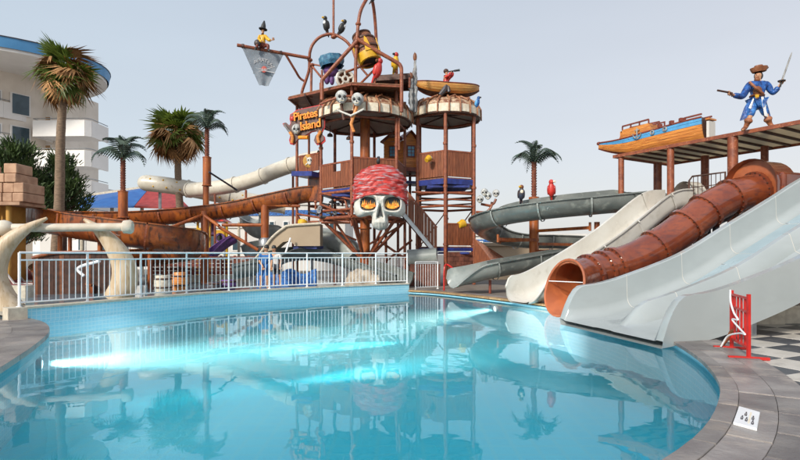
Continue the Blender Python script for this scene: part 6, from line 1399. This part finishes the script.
b = MB(); b.tube(spline([P(749.5,82,D-.16), P(756,88,D-.26), P(763,93.5,D-.2)],4), .035, 8); b.build('sash', M_['fringe'] if False else M_['boot'], pr)
b = MB(); b.ell(P(757,96,D-.02), (.20,.19,.06), 16, 8); b.build('belt', M_['brown_leather'], pr); b = MB(); b.obox(P(757,96,D-.21), (.09,.03,.08)); b.build('buckle', M_['yellow'], pr)
b = MB(); b.ell(P(757.5,91,D-.12), (.12,.1,.14), 10, 8); b.build('waistcoat', M_['brown_leather'], pr)
b = MB(); b.ell(P(757.0,79.6,D-.07), (.075,.07,.07), 12, 8); b.build('beard', M_['brown_leather'], pr)
b = MB(); c = P(759.3,72.0,D); prf = [(0,.19),(.10,.19),(.13,.10),(.14,.02),(.17,.0),(.20,.06),(.215,.13),(.195,.13),(.16,.04)]; b.lathe(prf, c, 22, Matrix.Rotation(-.12,3,'Y') @ Matrix.Diagonal((1.1,.8,1)).to_3x3()); b.ell(P(764.5,68.5,D-.02), (.13,.05,.05), 10, 8, Matrix.Rotation(-.35,3,'Y')); b.build('hat', M_['brown_leather'], pr)
b = MB(); b.ell(P(758.5,76,D+.06), (.12,.10,.13), 12, 8); b.build('hair', M_['black'], pr)
face(pr, P(756.5,76.6,D-.02), .11, -1); hand(pr, J['haL'][0], (-1,0,.1), 1.25); hand(pr, J['haR'][0], (.4,-.2,.9), 1.25)
b = MB(); b.tube([P(731,92.8,D-.33), P(717.5,90.3,D-.4)], .028, 8); b.tube([P(731.5,92.5,D-.33), P(732.5,96.5,D-.31)], .03, 8); b.build('pistol', M_['dark_wood'], pr)
b = MB(); b.tube([P(780,87,D-.2), P(781.5,82,D-.2)], .025, 8); b.lathe([(.0,0),(.09,.0),(.1,.03),(.0,.05)], P(781.6,81.5,D-.2), 12); b.build('sword_hilt', M_['black'], pr)
b = MB(); a, c = P(781.8,81,D-.2), P(792,52,D-.3); b.tube([a, a.lerp(c,.9), c], [.026,.020,.006], 6); b.build('sword_blade', M_['grey_wood'], pr)
# rider on the boom
D = 23.75; jr = thing('pirate_statue', 'small pirate figure in yellow coat and tall dark hat sitting astride the boom', 'statue', P(263,50,D))
J = figure(jr, dict(pelvis=(263,44.5),waist=(262.7,41.5),chest=(262.3,37),neck=(262.8,33.5),head=(263,31.2),crown=(263.2,29),shL=(259.7,36),elL=(258.7,40,-.15),wrL=(262,41.5,-.3),haL=(263.5,41.5,-.33),shR=(265.4,36),elR=(268.5,40,-.15),wrR=(271,40.5,-.2),haR=(272.5,39.5,-.2),hpL=(260.8,45,-.05),knL=(257.3,43.5,-.25),anL=(256.6,48.5,-.2),toL=(254.8,49.5,-.3),hpR=(265,45.5,-.05),knR=(268.2,45,-.25),anR=(268,50.5,-.2),toR=(270,51.5,-.3)), D, 1.35, M_['skin'])
cover(jr, J, ['pelvis','waist','chest','shL','elL','wrL','shR','elR','wrR'], [('pelvis','waist'),('waist','chest'),('chest','shL'),('shL','elL'),('elL','wrL'),('chest','shR'),('shR','elR'),('elR','wrR')], .045, M_['yellow'], 'coat', 'chest')
cover(jr, J, ['pelvis','hpL','knL','anL','hpR','knR','anR'], [('pelvis','hpL'),('hpL','knL'),('knL','anL'),('pelvis','hpR'),('hpR','knR'),('knR','anR')], .03, M_['ship_trim'], 'trousers', 'pelvis')
for sfx in 'LR': skin('boot', {'a': (J['an'+sfx][0]+Vector((0,0,.05)), .07), 'b': (J['to'+sfx][0], .06)}, [('a','b')], M_['black'], jr, 'a')
b = MB(); c = P(263,29.5,D); b.lathe([(.19,0),(.20,.03),(.12,.07),(.10,.2),(.03,.40),(0,.42)], c, 12, Matrix.Rotation(.15,3,'Y')); b.build('hat', M_['black'], jr); face(jr, P(262.5,31.4,D-.02), .09); hand(jr, J['haR'][0], (1,0,.3), 1.2)
b = MB(); b.ell(P(257.5,43,D-.2), (.16,.12,.16), 10, 8); b.build('shoulder_bag', M_['steel_dark'], jr)
# lookout with spyglass
D = 25.25; lk = thing('pirate_statue', 'lookout figure in red shirt raising a spyglass in the boat on the canopy', 'statue', P(447,84,D))
J = figure(lk, dict(pelvis=(446,86),waist=(446,83),chest=(447,78),neck=(446.8,74.5),head=(446.3,72.3),crown=(446,70.4),shL=(444.6,77.5),elL=(448.5,76,-.3),wrL=(450.8,72.5,-.25),haL=(451.6,71.8,-.22),shR=(449.5,77),elR=(452.6,75.5,-.1),wrR=(452.5,72,-.12),haR=(453,71,-.14)), D, 1.55, M_['skin'])
cover(lk, J, ['pelvis','waist','chest','shL','elL','wrL','shR','elR','wrR'], [('pelvis','waist'),('waist','chest'),('chest','shL'),('shL','elL'),('elL','wrL'),('chest','shR'),('shR','elR'),('elR','wrR')], .04, M_['red_plastic'], 'shirt', 'chest')
b = MB(); b.ell(P(446,71.2,D+.03), (.13,.13,.12), 12, 8); b.build('headscarf', M_['dark_wood'], lk); face(lk, P(446.8,72.5,D-.02), .09, 1)
b = MB(); b.tube([P(448.5,71.6,D-.2), P(454,70.8,D-.22), P(454.2,70.8,D-.22), P(459.8,70,D-.24)], [.03,.032,.045,.055], 10); b.build('spyglass', M_['black'], lk)
b = MB(); b.tube([P(447.5,82,D-.55), P(444.5,90,D-.62), P(440,95,D-.6)], [.10,.14,.10], 8); b.tube([P(447.5,82,D-.55), P(449,92,D-.62)], .08, 8); b.build('hanging_cloth', M_['steel_dark'], lk)
# bells and buckets on the tower
def bucket(px, py, d, r, label, tilt):
    t_ = thing('yellow_bucket', label, 'bucket', P(px,py,d), 'yellow buckets on the tower'); Mx = Matrix.Rotation(tilt,3,'Y') @ Matrix.Rotation(-.7,3,'X'); c = P(px,py,d)
    b = MB(); b.lathe([(0,-r*1.0),(r*.65,-r*1.0),(r*.72,-r*.9),(r,r*.6),(r*1.06,r*.62),(r*1.06,r*.68),(r*.96,r*.68),(r*.66,-r*.8),(0,-r*.85)], c, 20, Mx); b.build('pail', M_['yellow'], t_)
    b = MB(); b.tube(spline([c+Mx@Vector((r,0,r*.55)), c+Mx@Vector((r*.7,-.1*r,r*1.5)), c+Mx@Vector((0,-.1*r,r*1.9)), c+Mx@Vector((-r*.7,-.1*r,r*1.5)), c+Mx@Vector((-r,0,r*.55))],4), .012, 6); b.build('handle', M_['galv'], t_)
bucket(461, 224.5, 24.6, .21, 'yellow bucket tipped on its side on the lower right panel rail', 1.2)
bucket(302, 225, 24.7, .24, 'yellow bucket hanging at the left lower panel of the tower', .2)
bucket(428, 159, 24.2, .15, 'small yellow bucket fixed to the upper right panel', .8)
# cabin between lookouts
cb = thing('wooden_cabin', 'small orange brown cabin with blue windows between the two lookouts', 'cabin', P(400,176,27))
def cabin(px0, px1, d0, d1, yb, yw, yr, root):
    a, c = P(px0,yb,d0), P(px1,yb,d1); n_ = 8; dx = (c-a).normalized(); nn = Vector((dx.y,-dx.x,0)); zt = P(px0,yw,d0).z; h = (zt-a.z)/n_
    b = MB(); b.bar(a+Vector((0,0,(zt-a.z)/2))-nn*.5, c+Vector((0,0,(zt-a.z)/2))-nn*.5, .9, zt-a.z); b.build('wall', M_['ship_wood'], root)
    for k_ in range(n_): b = MB(); b.bar(a+Vector((0,0,h*(k_+.5))), c+Vector((0,0,h*(k_+.5))), .05, h-.012); b.build('plank', M_['ship_wood'], root)
    m = (a+c)/2; zr = P(px0,yr,d0).z; b = MB(); ex = dx*.15
    for s0_, s1_2 in ((a-ex, m), (m, c+ex)):
        za, zc = (zt-.05, zr) if s0_ is not m else (zr, zt-.05)
        p, q = Vector((s0_.x,s0_.y,za)), Vector((s1_2.x,s1_2.y,zc)); b.add([p+nn*.15,q+nn*.15,q-nn*1.1,p-nn*1.1]+[v_+Vector((0,0,.07)) for v_ in (p+nn*.15,q+nn*.15,q-nn*1.1,p-nn*1.1)], [(0,3,2,1),(4,5,6,7),(0,1,5,4),(1,2,6,5),(2,3,7,6),(3,0,4,7)])
    b.build('roof', M_['ship_trim'], root); b = MB(); b.add([Vector((a.x,a.y,zt)),Vector((c.x,c.y,zt)),Vector((m.x,m.y,zr))], [(0,1,2)]); b.build('gable', M_['ship_wood'], root)
    wq = m + Vector((0,0,(zt-a.z)*.62)) + nn*.04; b = MB(); b.obox(wq, (.46,.05,.62), Matrix((dx,nn,Vector((0,0,1)))).transposed()); wf = b.build('window', M_['ship_trim'], root)
    for ix in (-1,1):
        for iz in (-1,0,1): b = MB(); b.obox(wq+dx*ix*.095+Vector((0,0,iz*.175))+nn*.02, (.16,.04,.14), Matrix((dx,nn,Vector((0,0,1)))).transposed()); b.build('pane', M_['glass_blue'], wf)
cabin(384, 403, 27.2, 26.8, 168, 142, 134, cb); cabin(404, 417, 26.6, 26.9, 170, 140, 131, cb)
b = MB(); b.bar(P(380,170,27), P(418,172,26.8), 1.6, .2); b.build('ledge', M_['ship_trim'], cb)
b = MB(); b.bar(P(384,182,27), P(418,184,26.8), 1.2, .12); b.build('floor_edge', M_['blue_frp'], cb)
for px in (386,398,410,417): b = MB(); b.tube([G(px,27,.05), P(px,171,27)], .07, 8); b.build('post', ST, cb)
for x0, x1, y0, y1 in ((366,384,188,240),(405,418,176,214)): b = MB(); b.bar(P(x0,y0,26.6), P(x1,y0,26.6), .08,.08); b.build('beam', ST, cb)
# rock under the column
rk = MB(); random.seed(3); RC = Vector((G(364,20.9,0).x, 20.9, .1)); nn_ = 34; vs = []; fs = []
for j in range(13):
    for i in range(nn_):
        ph = math.pi/2*j/12; th = 2*math.pi*i/nn_; v = Vector((.78*math.cos(th)*math.cos(ph), .6*math.sin(th)*math.cos(ph), .74*math.sin(ph)**.8)); v *= 1+.30*noise.noise(v*2.6+Vector((5,0,0)))+.12*noise.noise(v*7); vs.append(RC+v)
for j in range(12):
    for i in range(nn_): fs.append((j*nn_+i,j*nn_+(i+1)%nn_,(j+1)*nn_+(i+1)%nn_,(j+1)*nn_+i))
rk.add(vs, fs, False); tag(rk.build('boulder', M_['rock']), 'cream coloured boulder at the foot of the orange column behind the railing', 'rock')

# ================================================================== BACKGROUND
def box_building(name, label, cat, px0, px1, d, y_top, depth, m_, roof=None, stripe=None, wins=()):
    x0, x1 = G(px0,d,0).x, G(px1,d,0).x; zt = P(0,y_top,d).z; t_ = thing(name, label, cat, ((x0+x1)/2,d,.03))
    b = MB(); b.box(x0,x1,d,d+depth,.03,zt); wl = b.build('wall', m_, t_)
    b = MB(); b.box(x0-.15,x1+.15,d-.15,d+depth+.15,zt,zt+.18); b.build('roof', roof or m_, t_)
    if stripe: b = MB(); b.box(x0-.02,x1+.02,d-.06,d-.002,zt-stripe[0],zt-stripe[1]); b.build('stripe', M_['blue'], t_)
    for (a, y0, y1, wp_, mm) in wins:
        xa = G(a,d,0).x; w2 = wp_/FP*d; z0, z1 = P(0,y1,d).z, P(0,y0,d).z
        b = MB(); b.box(xa-w2/2-.08,xa+w2/2+.08,d-.08,d-.003,z0-.08,z1+.08); f = b.build('window', M_['hotel_par'], t_); b = MB(); b.box(xa-w2/2,xa+w2/2,d-.1,d-.081,z0,z1); b.build('pane', M_[mm], f)
    return t_
box_building('pool_building', 'long pale building with blue stripe seen left of the pirate tower', 'building', 246, 345, 46, 205, 8, M_['bg_white'], stripe=(.95,.45), wins=((272,222,240,4,'glass_dark'),(286,222,240,4,'glass_dark'),(303,219,226,5,'door_tan'),(318,222,240,4,'glass_dark'),(332,222,240,4,'glass_dark')))
box_building('pool_building', 'pale low building behind the grey spiral flume on the right', 'building', 467, 640, 44, 236, 8, M_['bg_white'], stripe=(.5,.3), wins=((480,242,252,4,'glass_dark'),(510,240,252,6,'glass_dark'),(575,240,252,5,'door_tan')))
box_building('garden_wall', 'tan wall behind the spiral flume and below the pale building', 'wall', 478, 600, 30, 246, .5, M_['bg_tan'])
box_building('pool_building', 'cream building with dark openings behind the rusty flume coil', 'building', 40, 245, 50, 228, 8, M_['bg_white'], wins=tuple((a,236,250,6,'glass_dark') for a in range(60,240,22)))
box_building('white_house', 'small white house far behind beside the conifer', 'house', 78, 92, 62, 187, 6, M_['hotel_par'], wins=((86,192,197,2,'glass_dark'),))
# blue and red roofed pavilion
t_ = thing('pavilion', 'pavilion with blue and red sloping roof panels behind the rusty flume', 'pavilion', P(120,240,36))
def quadslab(pts, th, m_, nm, root): b = MB(); vs = [Vector(p) for p in pts] + [Vector(p)-Vector((0,0,th)) for p in pts]; b.add(vs, [(0,1,2,3),(7,6,5,4),(0,4,5,1),(1,5,6,2),(2,6,7,3),(3,7,4,0)]); return b.build(nm, m_, root)
quadslab([P(76,206,35), P(134,206,35), P(150,187,39), P(80,197.5,39)], .12, M_['roof_blue'], 'roof', t_)
quadslab([P(134.5,206,35), P(190,208,35), P(172,190,39), P(150.5,187,39)], .12, M_['roof_red'], 'roof', t_)
b = MB(); b.bar(P(79,197.2,39.2), P(150,186.6,39.2), .2, .22); b.build('ridge_cap', M_['cream_cap'], t_)
for px in (82,112,142,172): b = MB(); b.tube([G(px,35.5,.03), P(px,205.5,35.5)], .12, 8); b.build('post', M_['cream_cap'], t_)
# children's play house, yellow and purple
t_ = thing('play_house', 'yellow and purple plastic children play house seen between the flume posts', 'play house', G(208,31,.05))
def plate(px0, px1, y0, y1, d, m_, nm='panel', th=.1): b = MB(); a, c = P(px0,y1,d), P(px1,y0,d); b.box(a.x,c.x,d,d+th,a.z,c.z); return b.build(nm, m_, t_)
plate(187,199,228,249,31,M_['yellow']); plate(203,216,230,249,31.2,M_['yellow']); plate(198,204,222,236,31.6,M_['purple'])
for px, py, r_ in ((193,238,.28),(209,238,.3)):
    b = MB(); b.lathe([(r_*.6,-.04),(r_,-.04),(r_,.05),(r_*.6,.05)], P(px,py,30.95), 18, Matrix.Rotation(rad(90),3,'X')); b.build('window_ring', M_['purple'], t_)
    b = MB(); b.lathe([(0,.02),(r_*.6,.02)], P(px,py,30.95), 18, Matrix.Rotation(rad(90),3,'X')); b.build('pane', M_['black'], t_)
b = MB(); b.sweep(spline([P(223,238,30.5), P(214,243,30.2), P(205,250,29.8), P(198,256,29.4)],5), trough(.28,.2,.2,.04,8,.05)); b.build('slide', M_['purple'], t_)
for px in (187,199,216,228): b = MB(); b.tube([G(px,31.2,.05), P(px,222,31.2)], .08, 8); b.build('post', M_['cream_cap'] if px > 220 else M_['yellow'], t_)
b = MB(); c = P(201,222,31.5); b.add([c+Vector((-1,-.8,0)),c+Vector((1,-.8,0)),c+Vector((1,.8,0)),c+Vector((-1,.8,0)),c+Vector((0,0,.7))], [(0,1,4),(1,2,4),(2,3,4),(3,0,4),(3,2,1,0)]); b.build('roof', M_['red_plastic'], t_)
t_.location.x += .65
# red slatted fence behind the splash pool
t_ = thing('slatted_fence', 'low red brown slatted fence with pale kerb behind the splash pool', 'fence', G(210,27,.05))
for r_ in range(5):
    b = MB(); z_ = .45+r_*.19; b.box(G(150,27,0).x, G(262,27,0).x, 27+.004*r_, 27.06+.004*r_, z_, z_+.165); b.build('slat', M_['brick_dark'] if r_ % 2 else M_['ship_trim'], t_)
for px in range(150,266,14): b = MB(); x = G(px,27,0).x; b.box(x-.05,x+.05,27.08,27.2,.05,1.42); b.build('post', M_['ship_trim'], t_)
b = MB(); b.box(G(148,26.7,0).x, G(264,26.7,0).x, 26.5, 26.9, .05, .42); b.build('kerb', M_['cream_cap'], t_)
# tan arched ramp
t_ = thing('arched_ramp', 'tan arched ramp wall beside the tower with a grey slide passing below it', 'ramp', G(280,24.5,.05))
pts = [(257,258),(263,250),(272,238),(283,229),(290,226),(320,224),(320,246),(296,246),(290,241),(283,242),(276,248),(270,256),(266,264),(262,266)]
b = MB(); n_ = len(pts); vs = [P(x,y,24.3) for x,y in pts]+[P(x,y,24.3)+Vector((0,.9,0)) for x,y in pts]; b.add(vs, [tuple(range(n_))[::-1], tuple(range(n_,2*n_))]+[(i,(i+1)%n_,n_+(i+1)%n_,n_+i) for i in range(n_)]); o = b.build('ramp_wall', M_['bg_tan'], t_); bmx = bmesh.new(); bmx.from_mesh(o.data); bmesh.ops.recalc_face_normals(bmx, faces=bmx.faces); bmx.to_mesh(o.data); bmx.free()
b = MB(); b.tube(spline([P(256,258,24.25), P(263,249.5,24.25), P(272,237.5,24.25), P(283,228.5,24.25), P(290,225.5,24.25), P(320,223.5,24.25)],4), .06, 8); b.build('coping', M_['cream_cap'], t_)
b = MB(); b.tube([P(290.5,238,24), P(282.5,262,23.6)], .045, 8); b.build('handrail', M_['white_paint'], t_)
gk = thing('grey_flume', 'dark grey open slide running down behind the railing under the tower', 'water slide', G(330,24,.05))
pth = resample(spline([P(232,268,22.5), P(262,262,23), P(285,252,24.4), P(310,250,25.4), P(335,254,25.6), P(360,262,24.6), P(385,270,23.2), P(405,277,22.2)],8), .2); i = 0
while i < len(pth)-1:
    j = min(len(pth)-1, i+9); b = MB(); b.sweep(pth[i:j+1], trough(.46,.15,.1,.05,10,.07)); b.build('flume_section', M_['slide_green'], gk, autosmooth=50)
    q = pth[(i+j)//2]; b = MB(); b.tube([Vector((q.x,q.y,.05)), Vector((q.x,q.y,max(.1,q.z-.45)))], .07, 8); b.build('support_leg', M_['galv'], gk); i = j
g2 = thing('pipe_slide', 'short pale grey half pipe below the wooden stairs', 'water slide', P(424,260,24))
b = MB(); b.tube([P(408,258,24), P(437,256,23.8)], .38, 16); b.build('pipe', M_['slide_green_pale'], g2); b = MB(); b.box(P(410,0,23.9).x, P(440,0,23.9).x, 23.7, 24.3, .05, P(0,264,24).z); b.build('base', M_['brick_dark'], g2)
g3 = thing('grey_tube', 'large pale grey tube end behind the skull support braces', 'water slide', P(335,245,25.5))
pth = spline([P(318,238,27), P(332,240,26.5), P(346,247,26), P(356,258,25.6)],6); b = MB(); b.tube(pth, .55, 18); b.build('tube', M_['slide_green_pale'], g3); b = MB(); b.tube([pth[0]-Vector((.05,0,0)), pth[0]+Vector((.05,0,0))], .62, 18); b.build('flange', M_['slide_green_pale'], g3)
g4 = thing('spiral_slide', 'pale grey blue spiral slide behind the orange post left of the tower', 'water slide', G(262,29,.05))
pth = spline([P(255,212,29), P(250,220,28.4), P(258,228,28), P(270,230,28.6), P(272,238,29.3), P(260,244,29.4), P(250,250,28.6)],7); b = MB(); b.sweep(pth, trough(.5,.2,.2,.05,10,.07)); b.build('flume_section', M_['slide_green_pale'], g4); b = MB(); b.tube([G(261,28.8,.05), P(261,208,28.8)], .12, 10); b.build('support_post', M_['galv'], g4)
# water pipes and valves below the left lookout
t_ = thing('water_pipes', 'tangle of dark valves and pipes under the left lookout floor', 'pipework', P(336,212,24.4)); random.seed(8)
for k_ in range(16):
    x, y, d = random.uniform(312,352), random.uniform(197,218), random.uniform(23.8,25.6); a = P(x,y,d); c = a + Vector(random.choice(((.5,0,0),(0,.4,0),(0,0,-.35),(-.45,0,.1)))); b = MB(); b.tube([a,c], .045, 8); b.ell(a, .08, 8, 6); b.build('pipe', M_[random.choice(('black','galv','steel_dark','tower_steel'))], t_)
for k_ in range(5): q = P(random.uniform(315,350), random.uniform(200,214), 24.2); b = MB(); b.lathe([(.03,-.03),(.10,-.03),(.12,0),(.10,.03),(.03,.03)], q, 12, Matrix.Rotation(rad(90),3,'X')); b.build('valve_wheel', M_['galv'], t_)
# sun loungers at the left
def lounger(px, d, label, rz):
    c = G(px, d, .05); t_ = thing('sun_lounger', label, 'sun lounger', c, 'sun loungers by the left edge', rz)
    R2 = Matrix.Translation(c) @ Matrix.Rotation(rz,4,'Z')
    def pb(nm, m_, f): b = MB(); f(b); b.v = [R2 @ v for v in b.v]; return b.build(nm, m_, t_)
    pb('frame', M_['chair_plastic'], lambda b: (b.box(-.32,-.27,-.95,.95,.28,.34), b.box(.27,.32,-.95,.95,.28,.34), b.box(-.32,.32,-.97,-.92,.28,.34)))
    pb('seat', M_['pink_cloth'], lambda b: b.box(-.26,.26,-.9,.2,.31,.34))
    pb('backrest', M_['pink_cloth'], lambda b: b.obox((0,.52,.55), (.52,.78,.03), Matrix.Rotation(rad(42),3,'X')))
    pb('backrest_frame', M_['chair_plastic'], lambda b: (b.bar((-.29,.2,.32),(-.29,.82,.86),.05,.05), b.bar((.29,.2,.32),(.29,.82,.86),.05,.05), b.bar((-.29,.82,.86),(.29,.82,.86),.05,.05)))
    for sx in (-.29,.29):
        for sy in (-.8,.7): pb('leg', M_['chair_plastic'], lambda b: b.bar((sx,sy,.28),(sx,sy+.05,.0),.05,.05))
lounger(10, 19, 'white framed sun lounger with maroon fabric inside the left tusk curve', 1.2); lounger(22, 20.2, 'second maroon sun lounger farther back beside the rusty flume coil', 1.3); lounger(34, 22.5, 'third maroon sun lounger partly hidden behind the coil', 1.1)
t_ = thing('planter_wall', 'low cream kerb wall behind the left tusk', 'low wall', G(10,16.5,.05)); 
for k_ in range(2): x = G(-20,16.5,0).x+k_*.8; b = MB(); b.box(x, x+.785, 16.3, 16.7, .05, .5); b.build('kerb_stone', M_['cream_cap'], t_)
t_ = thing('timber_hut', 'dark brown timber plank hut with curved eave behind the railing beside the right tusk', 'hut', G(70,18,.05)); random.seed(21)
hp = [G(33+ (112-33)*i/15, 17.6+.05*i, .05) for i in range(16)]
for i in range(15):
    a, c = hp[i], hp[i+1]; u = i/14; h = P(0, 262-9*math.sin(min(1,u*1.6+.25)*math.pi/2), 17.8).z + random.uniform(-.03,.03); b = MB(); b.bar(a.lerp(c,.03)+Vector((0,0,(h-.05)/2)), a.lerp(c,.97)+Vector((0,0,(h-.05)/2)), .07, h-.05); b.build('plank', M_['dark_wood'] if i % 5 else M_['brown_leather'], t_)
b = MB(); b.tube([q+Vector((0,-.05,P(0,262-9*math.sin(min(1,i/14*1.6+.25)*math.pi/2),17.8).z-.03)) for i, q in enumerate(hp)], .06, 8); b.build('eave', M_['flume_brown'], t_)
b = MB(); b.box(G(36,18.4,0).x, G(112,18.4,0).x, 18.45, 20, .05, 1.0); b.build('body', M_['dark_wood'], t_)
b = MB(); b.tube(spline([P(84,276,17.3),P(78,270,17.3),P(82,266,17.3),P(100,261,17.3)],4), .05, 8); b.build('white_trim', M_['white_paint'], t_)
# people behind the railing
def person(px, d, label, m_top, m_bot, lean, arm, seed):
    s = 1.72; f = 1/U_(d); yb = HY + (CH-.12)*FP/d; h = s*FP/d; u = lambda fr: yb - h*fr
    t_ = thing('person', label, 'person', (G(px,d,0).x, d, .12))
    J = figure(t_, dict(pelvis=(px,u(.52)),waist=(px+lean*.4,u(.60)),chest=(px+lean,u(.75)),neck=(px+lean*1.3,u(.85)),head=(px+lean*1.5,u(.91)),crown=(px+lean*1.6,u(.965)),shL=(px+lean-h*.11,u(.80)),elL=(px+lean-h*.14,u(.64),-.1),wrL=(px+lean-h*.10+arm,u(.52),-.25),haL=(px+lean-h*.09+arm,u(.48),-.28),shR=(px+lean+h*.11,u(.80)),elR=(px+lean+h*.15,u(.65),-.05),wrR=(px+lean+h*.13,u(.51),-.15),haR=(px+lean+h*.13,u(.47),-.18),hpL=(px-h*.055,u(.50)),knL=(px-h*.07,u(.28),-.05),anL=(px-h*.075,u(.05)),toL=(px-h*.09,u(.015),-.18),hpR=(px+h*.055,u(.50)),knR=(px+h*.075,u(.28),-.02),anR=(px+h*.08,u(.05),.05),toR=(px+h*.09,u(.015),-.12)), d, s, M_['skin'])
    cover(t_, J, ['pelvis','waist','chest','shL','elL','shR','elR'], [('pelvis','waist'),('waist','chest'),('chest','shL'),('shL','elL'),('chest','shR'),('shR','elR')], .022, m_top, 'shirt', 'chest')
    cover(t_, J, ['pelvis','hpL','knL','hpR','knR'], [('pelvis','hpL'),('hpL','knL'),('pelvis','hpR'),('hpR','knR')], .025, m_bot, 'shorts', 'pelvis')
    b = MB(); c = J['crown'][0]; b.ell(c+Vector((0,.03,-.01)), (.10,.12,.11), 12, 8); b.build('hair', M_['black'], t_); face(t_, J['head'][0], .10); hand(t_, J['haL'][0], (0,0,-1), 1.1); hand(t_, J['haR'][0], (0,0,-1), 1.1)
person(264, 20.6, 'person in blue shirt and blue shorts standing behind the railing left of the tower', M_['cloth_blue'], M_['cloth_blue'], 1.5, 1.5, 1)
person(277, 21.8, 'person in white shirt and dark shorts behind the railing beside the one in blue', M_['chair_plastic'], M_['cloth_dark'], -2, 0, 2)
# clutter seen through the railing: parasol stumps and flower boxes
for i, (px, d, h, m1_, lab) in enumerate(((163,19,.62,'cream_cap','cream barrel shaped post behind the railing near the right tusk'),(180,20,.7,'ship_wood','orange wooden post behind the railing beside the cream one'),(214,19.5,.35,'steel_dark','dark low rock planter behind the railing'),(228,20.2,.4,'purple','purple toy float leaning behind the railing'))):
    c = G(px,d,.1); t_ = thing('splash_post', lab, 'post', c)
    b = MB(); b.lathe([(.0,0),(.26,0),(.30,h*.3),(.30,h*.7),(.24,h),(0,h)], c, 16); b.build('body', M_[m1_], t_)
    for f_ in (.25,.75): b = MB(); b.lathe([(.29,h*f_),(.32,h*f_+.01),(.32,h*f_+.05),(.29,h*f_+.06)], c, 16); b.build('band', M_['dark_wood'], t_)
t_ = thing('wave_panel', 'low blue and white wave shaped panel standing in the splash pool behind the two people', 'play panel', G(285,22.5,.1))
for k_, mm in enumerate(('blue','chair_plastic','sky_blue')):
    b = MB(); d0 = 22.6+.12*k_; n_ = 24; top = [(i/n_*2.6, .75-.12*k_+.12*math.sin(i/n_*14+k_)) for i in range(n_+1)]; x0 = G(256,22.5,0).x
    b.prism([(x0+x, z_) for x, z_ in top] + [(x0+2.6,.08),(x0,.08)], 0, .06, Matrix(((1,0,0,0),(0,0,-1,d0),(0,1,0,0),(0,0,0,1)))); b.build('wave_board', M_[mm], t_)
# handrail at the deck steps
t_ = thing('red_handrail', 'small red metal handrail on the deck beside the grey flume outlet', 'handrail', G(446,20.3,.05)); b = MB(); b.tube(spline([G(444,20.4,.06), P(444.5,268,20.4), P(448,265,20.5), P(457,272,20)],4), .035, 8); b.build('rail', M_['red_paint'], t_)
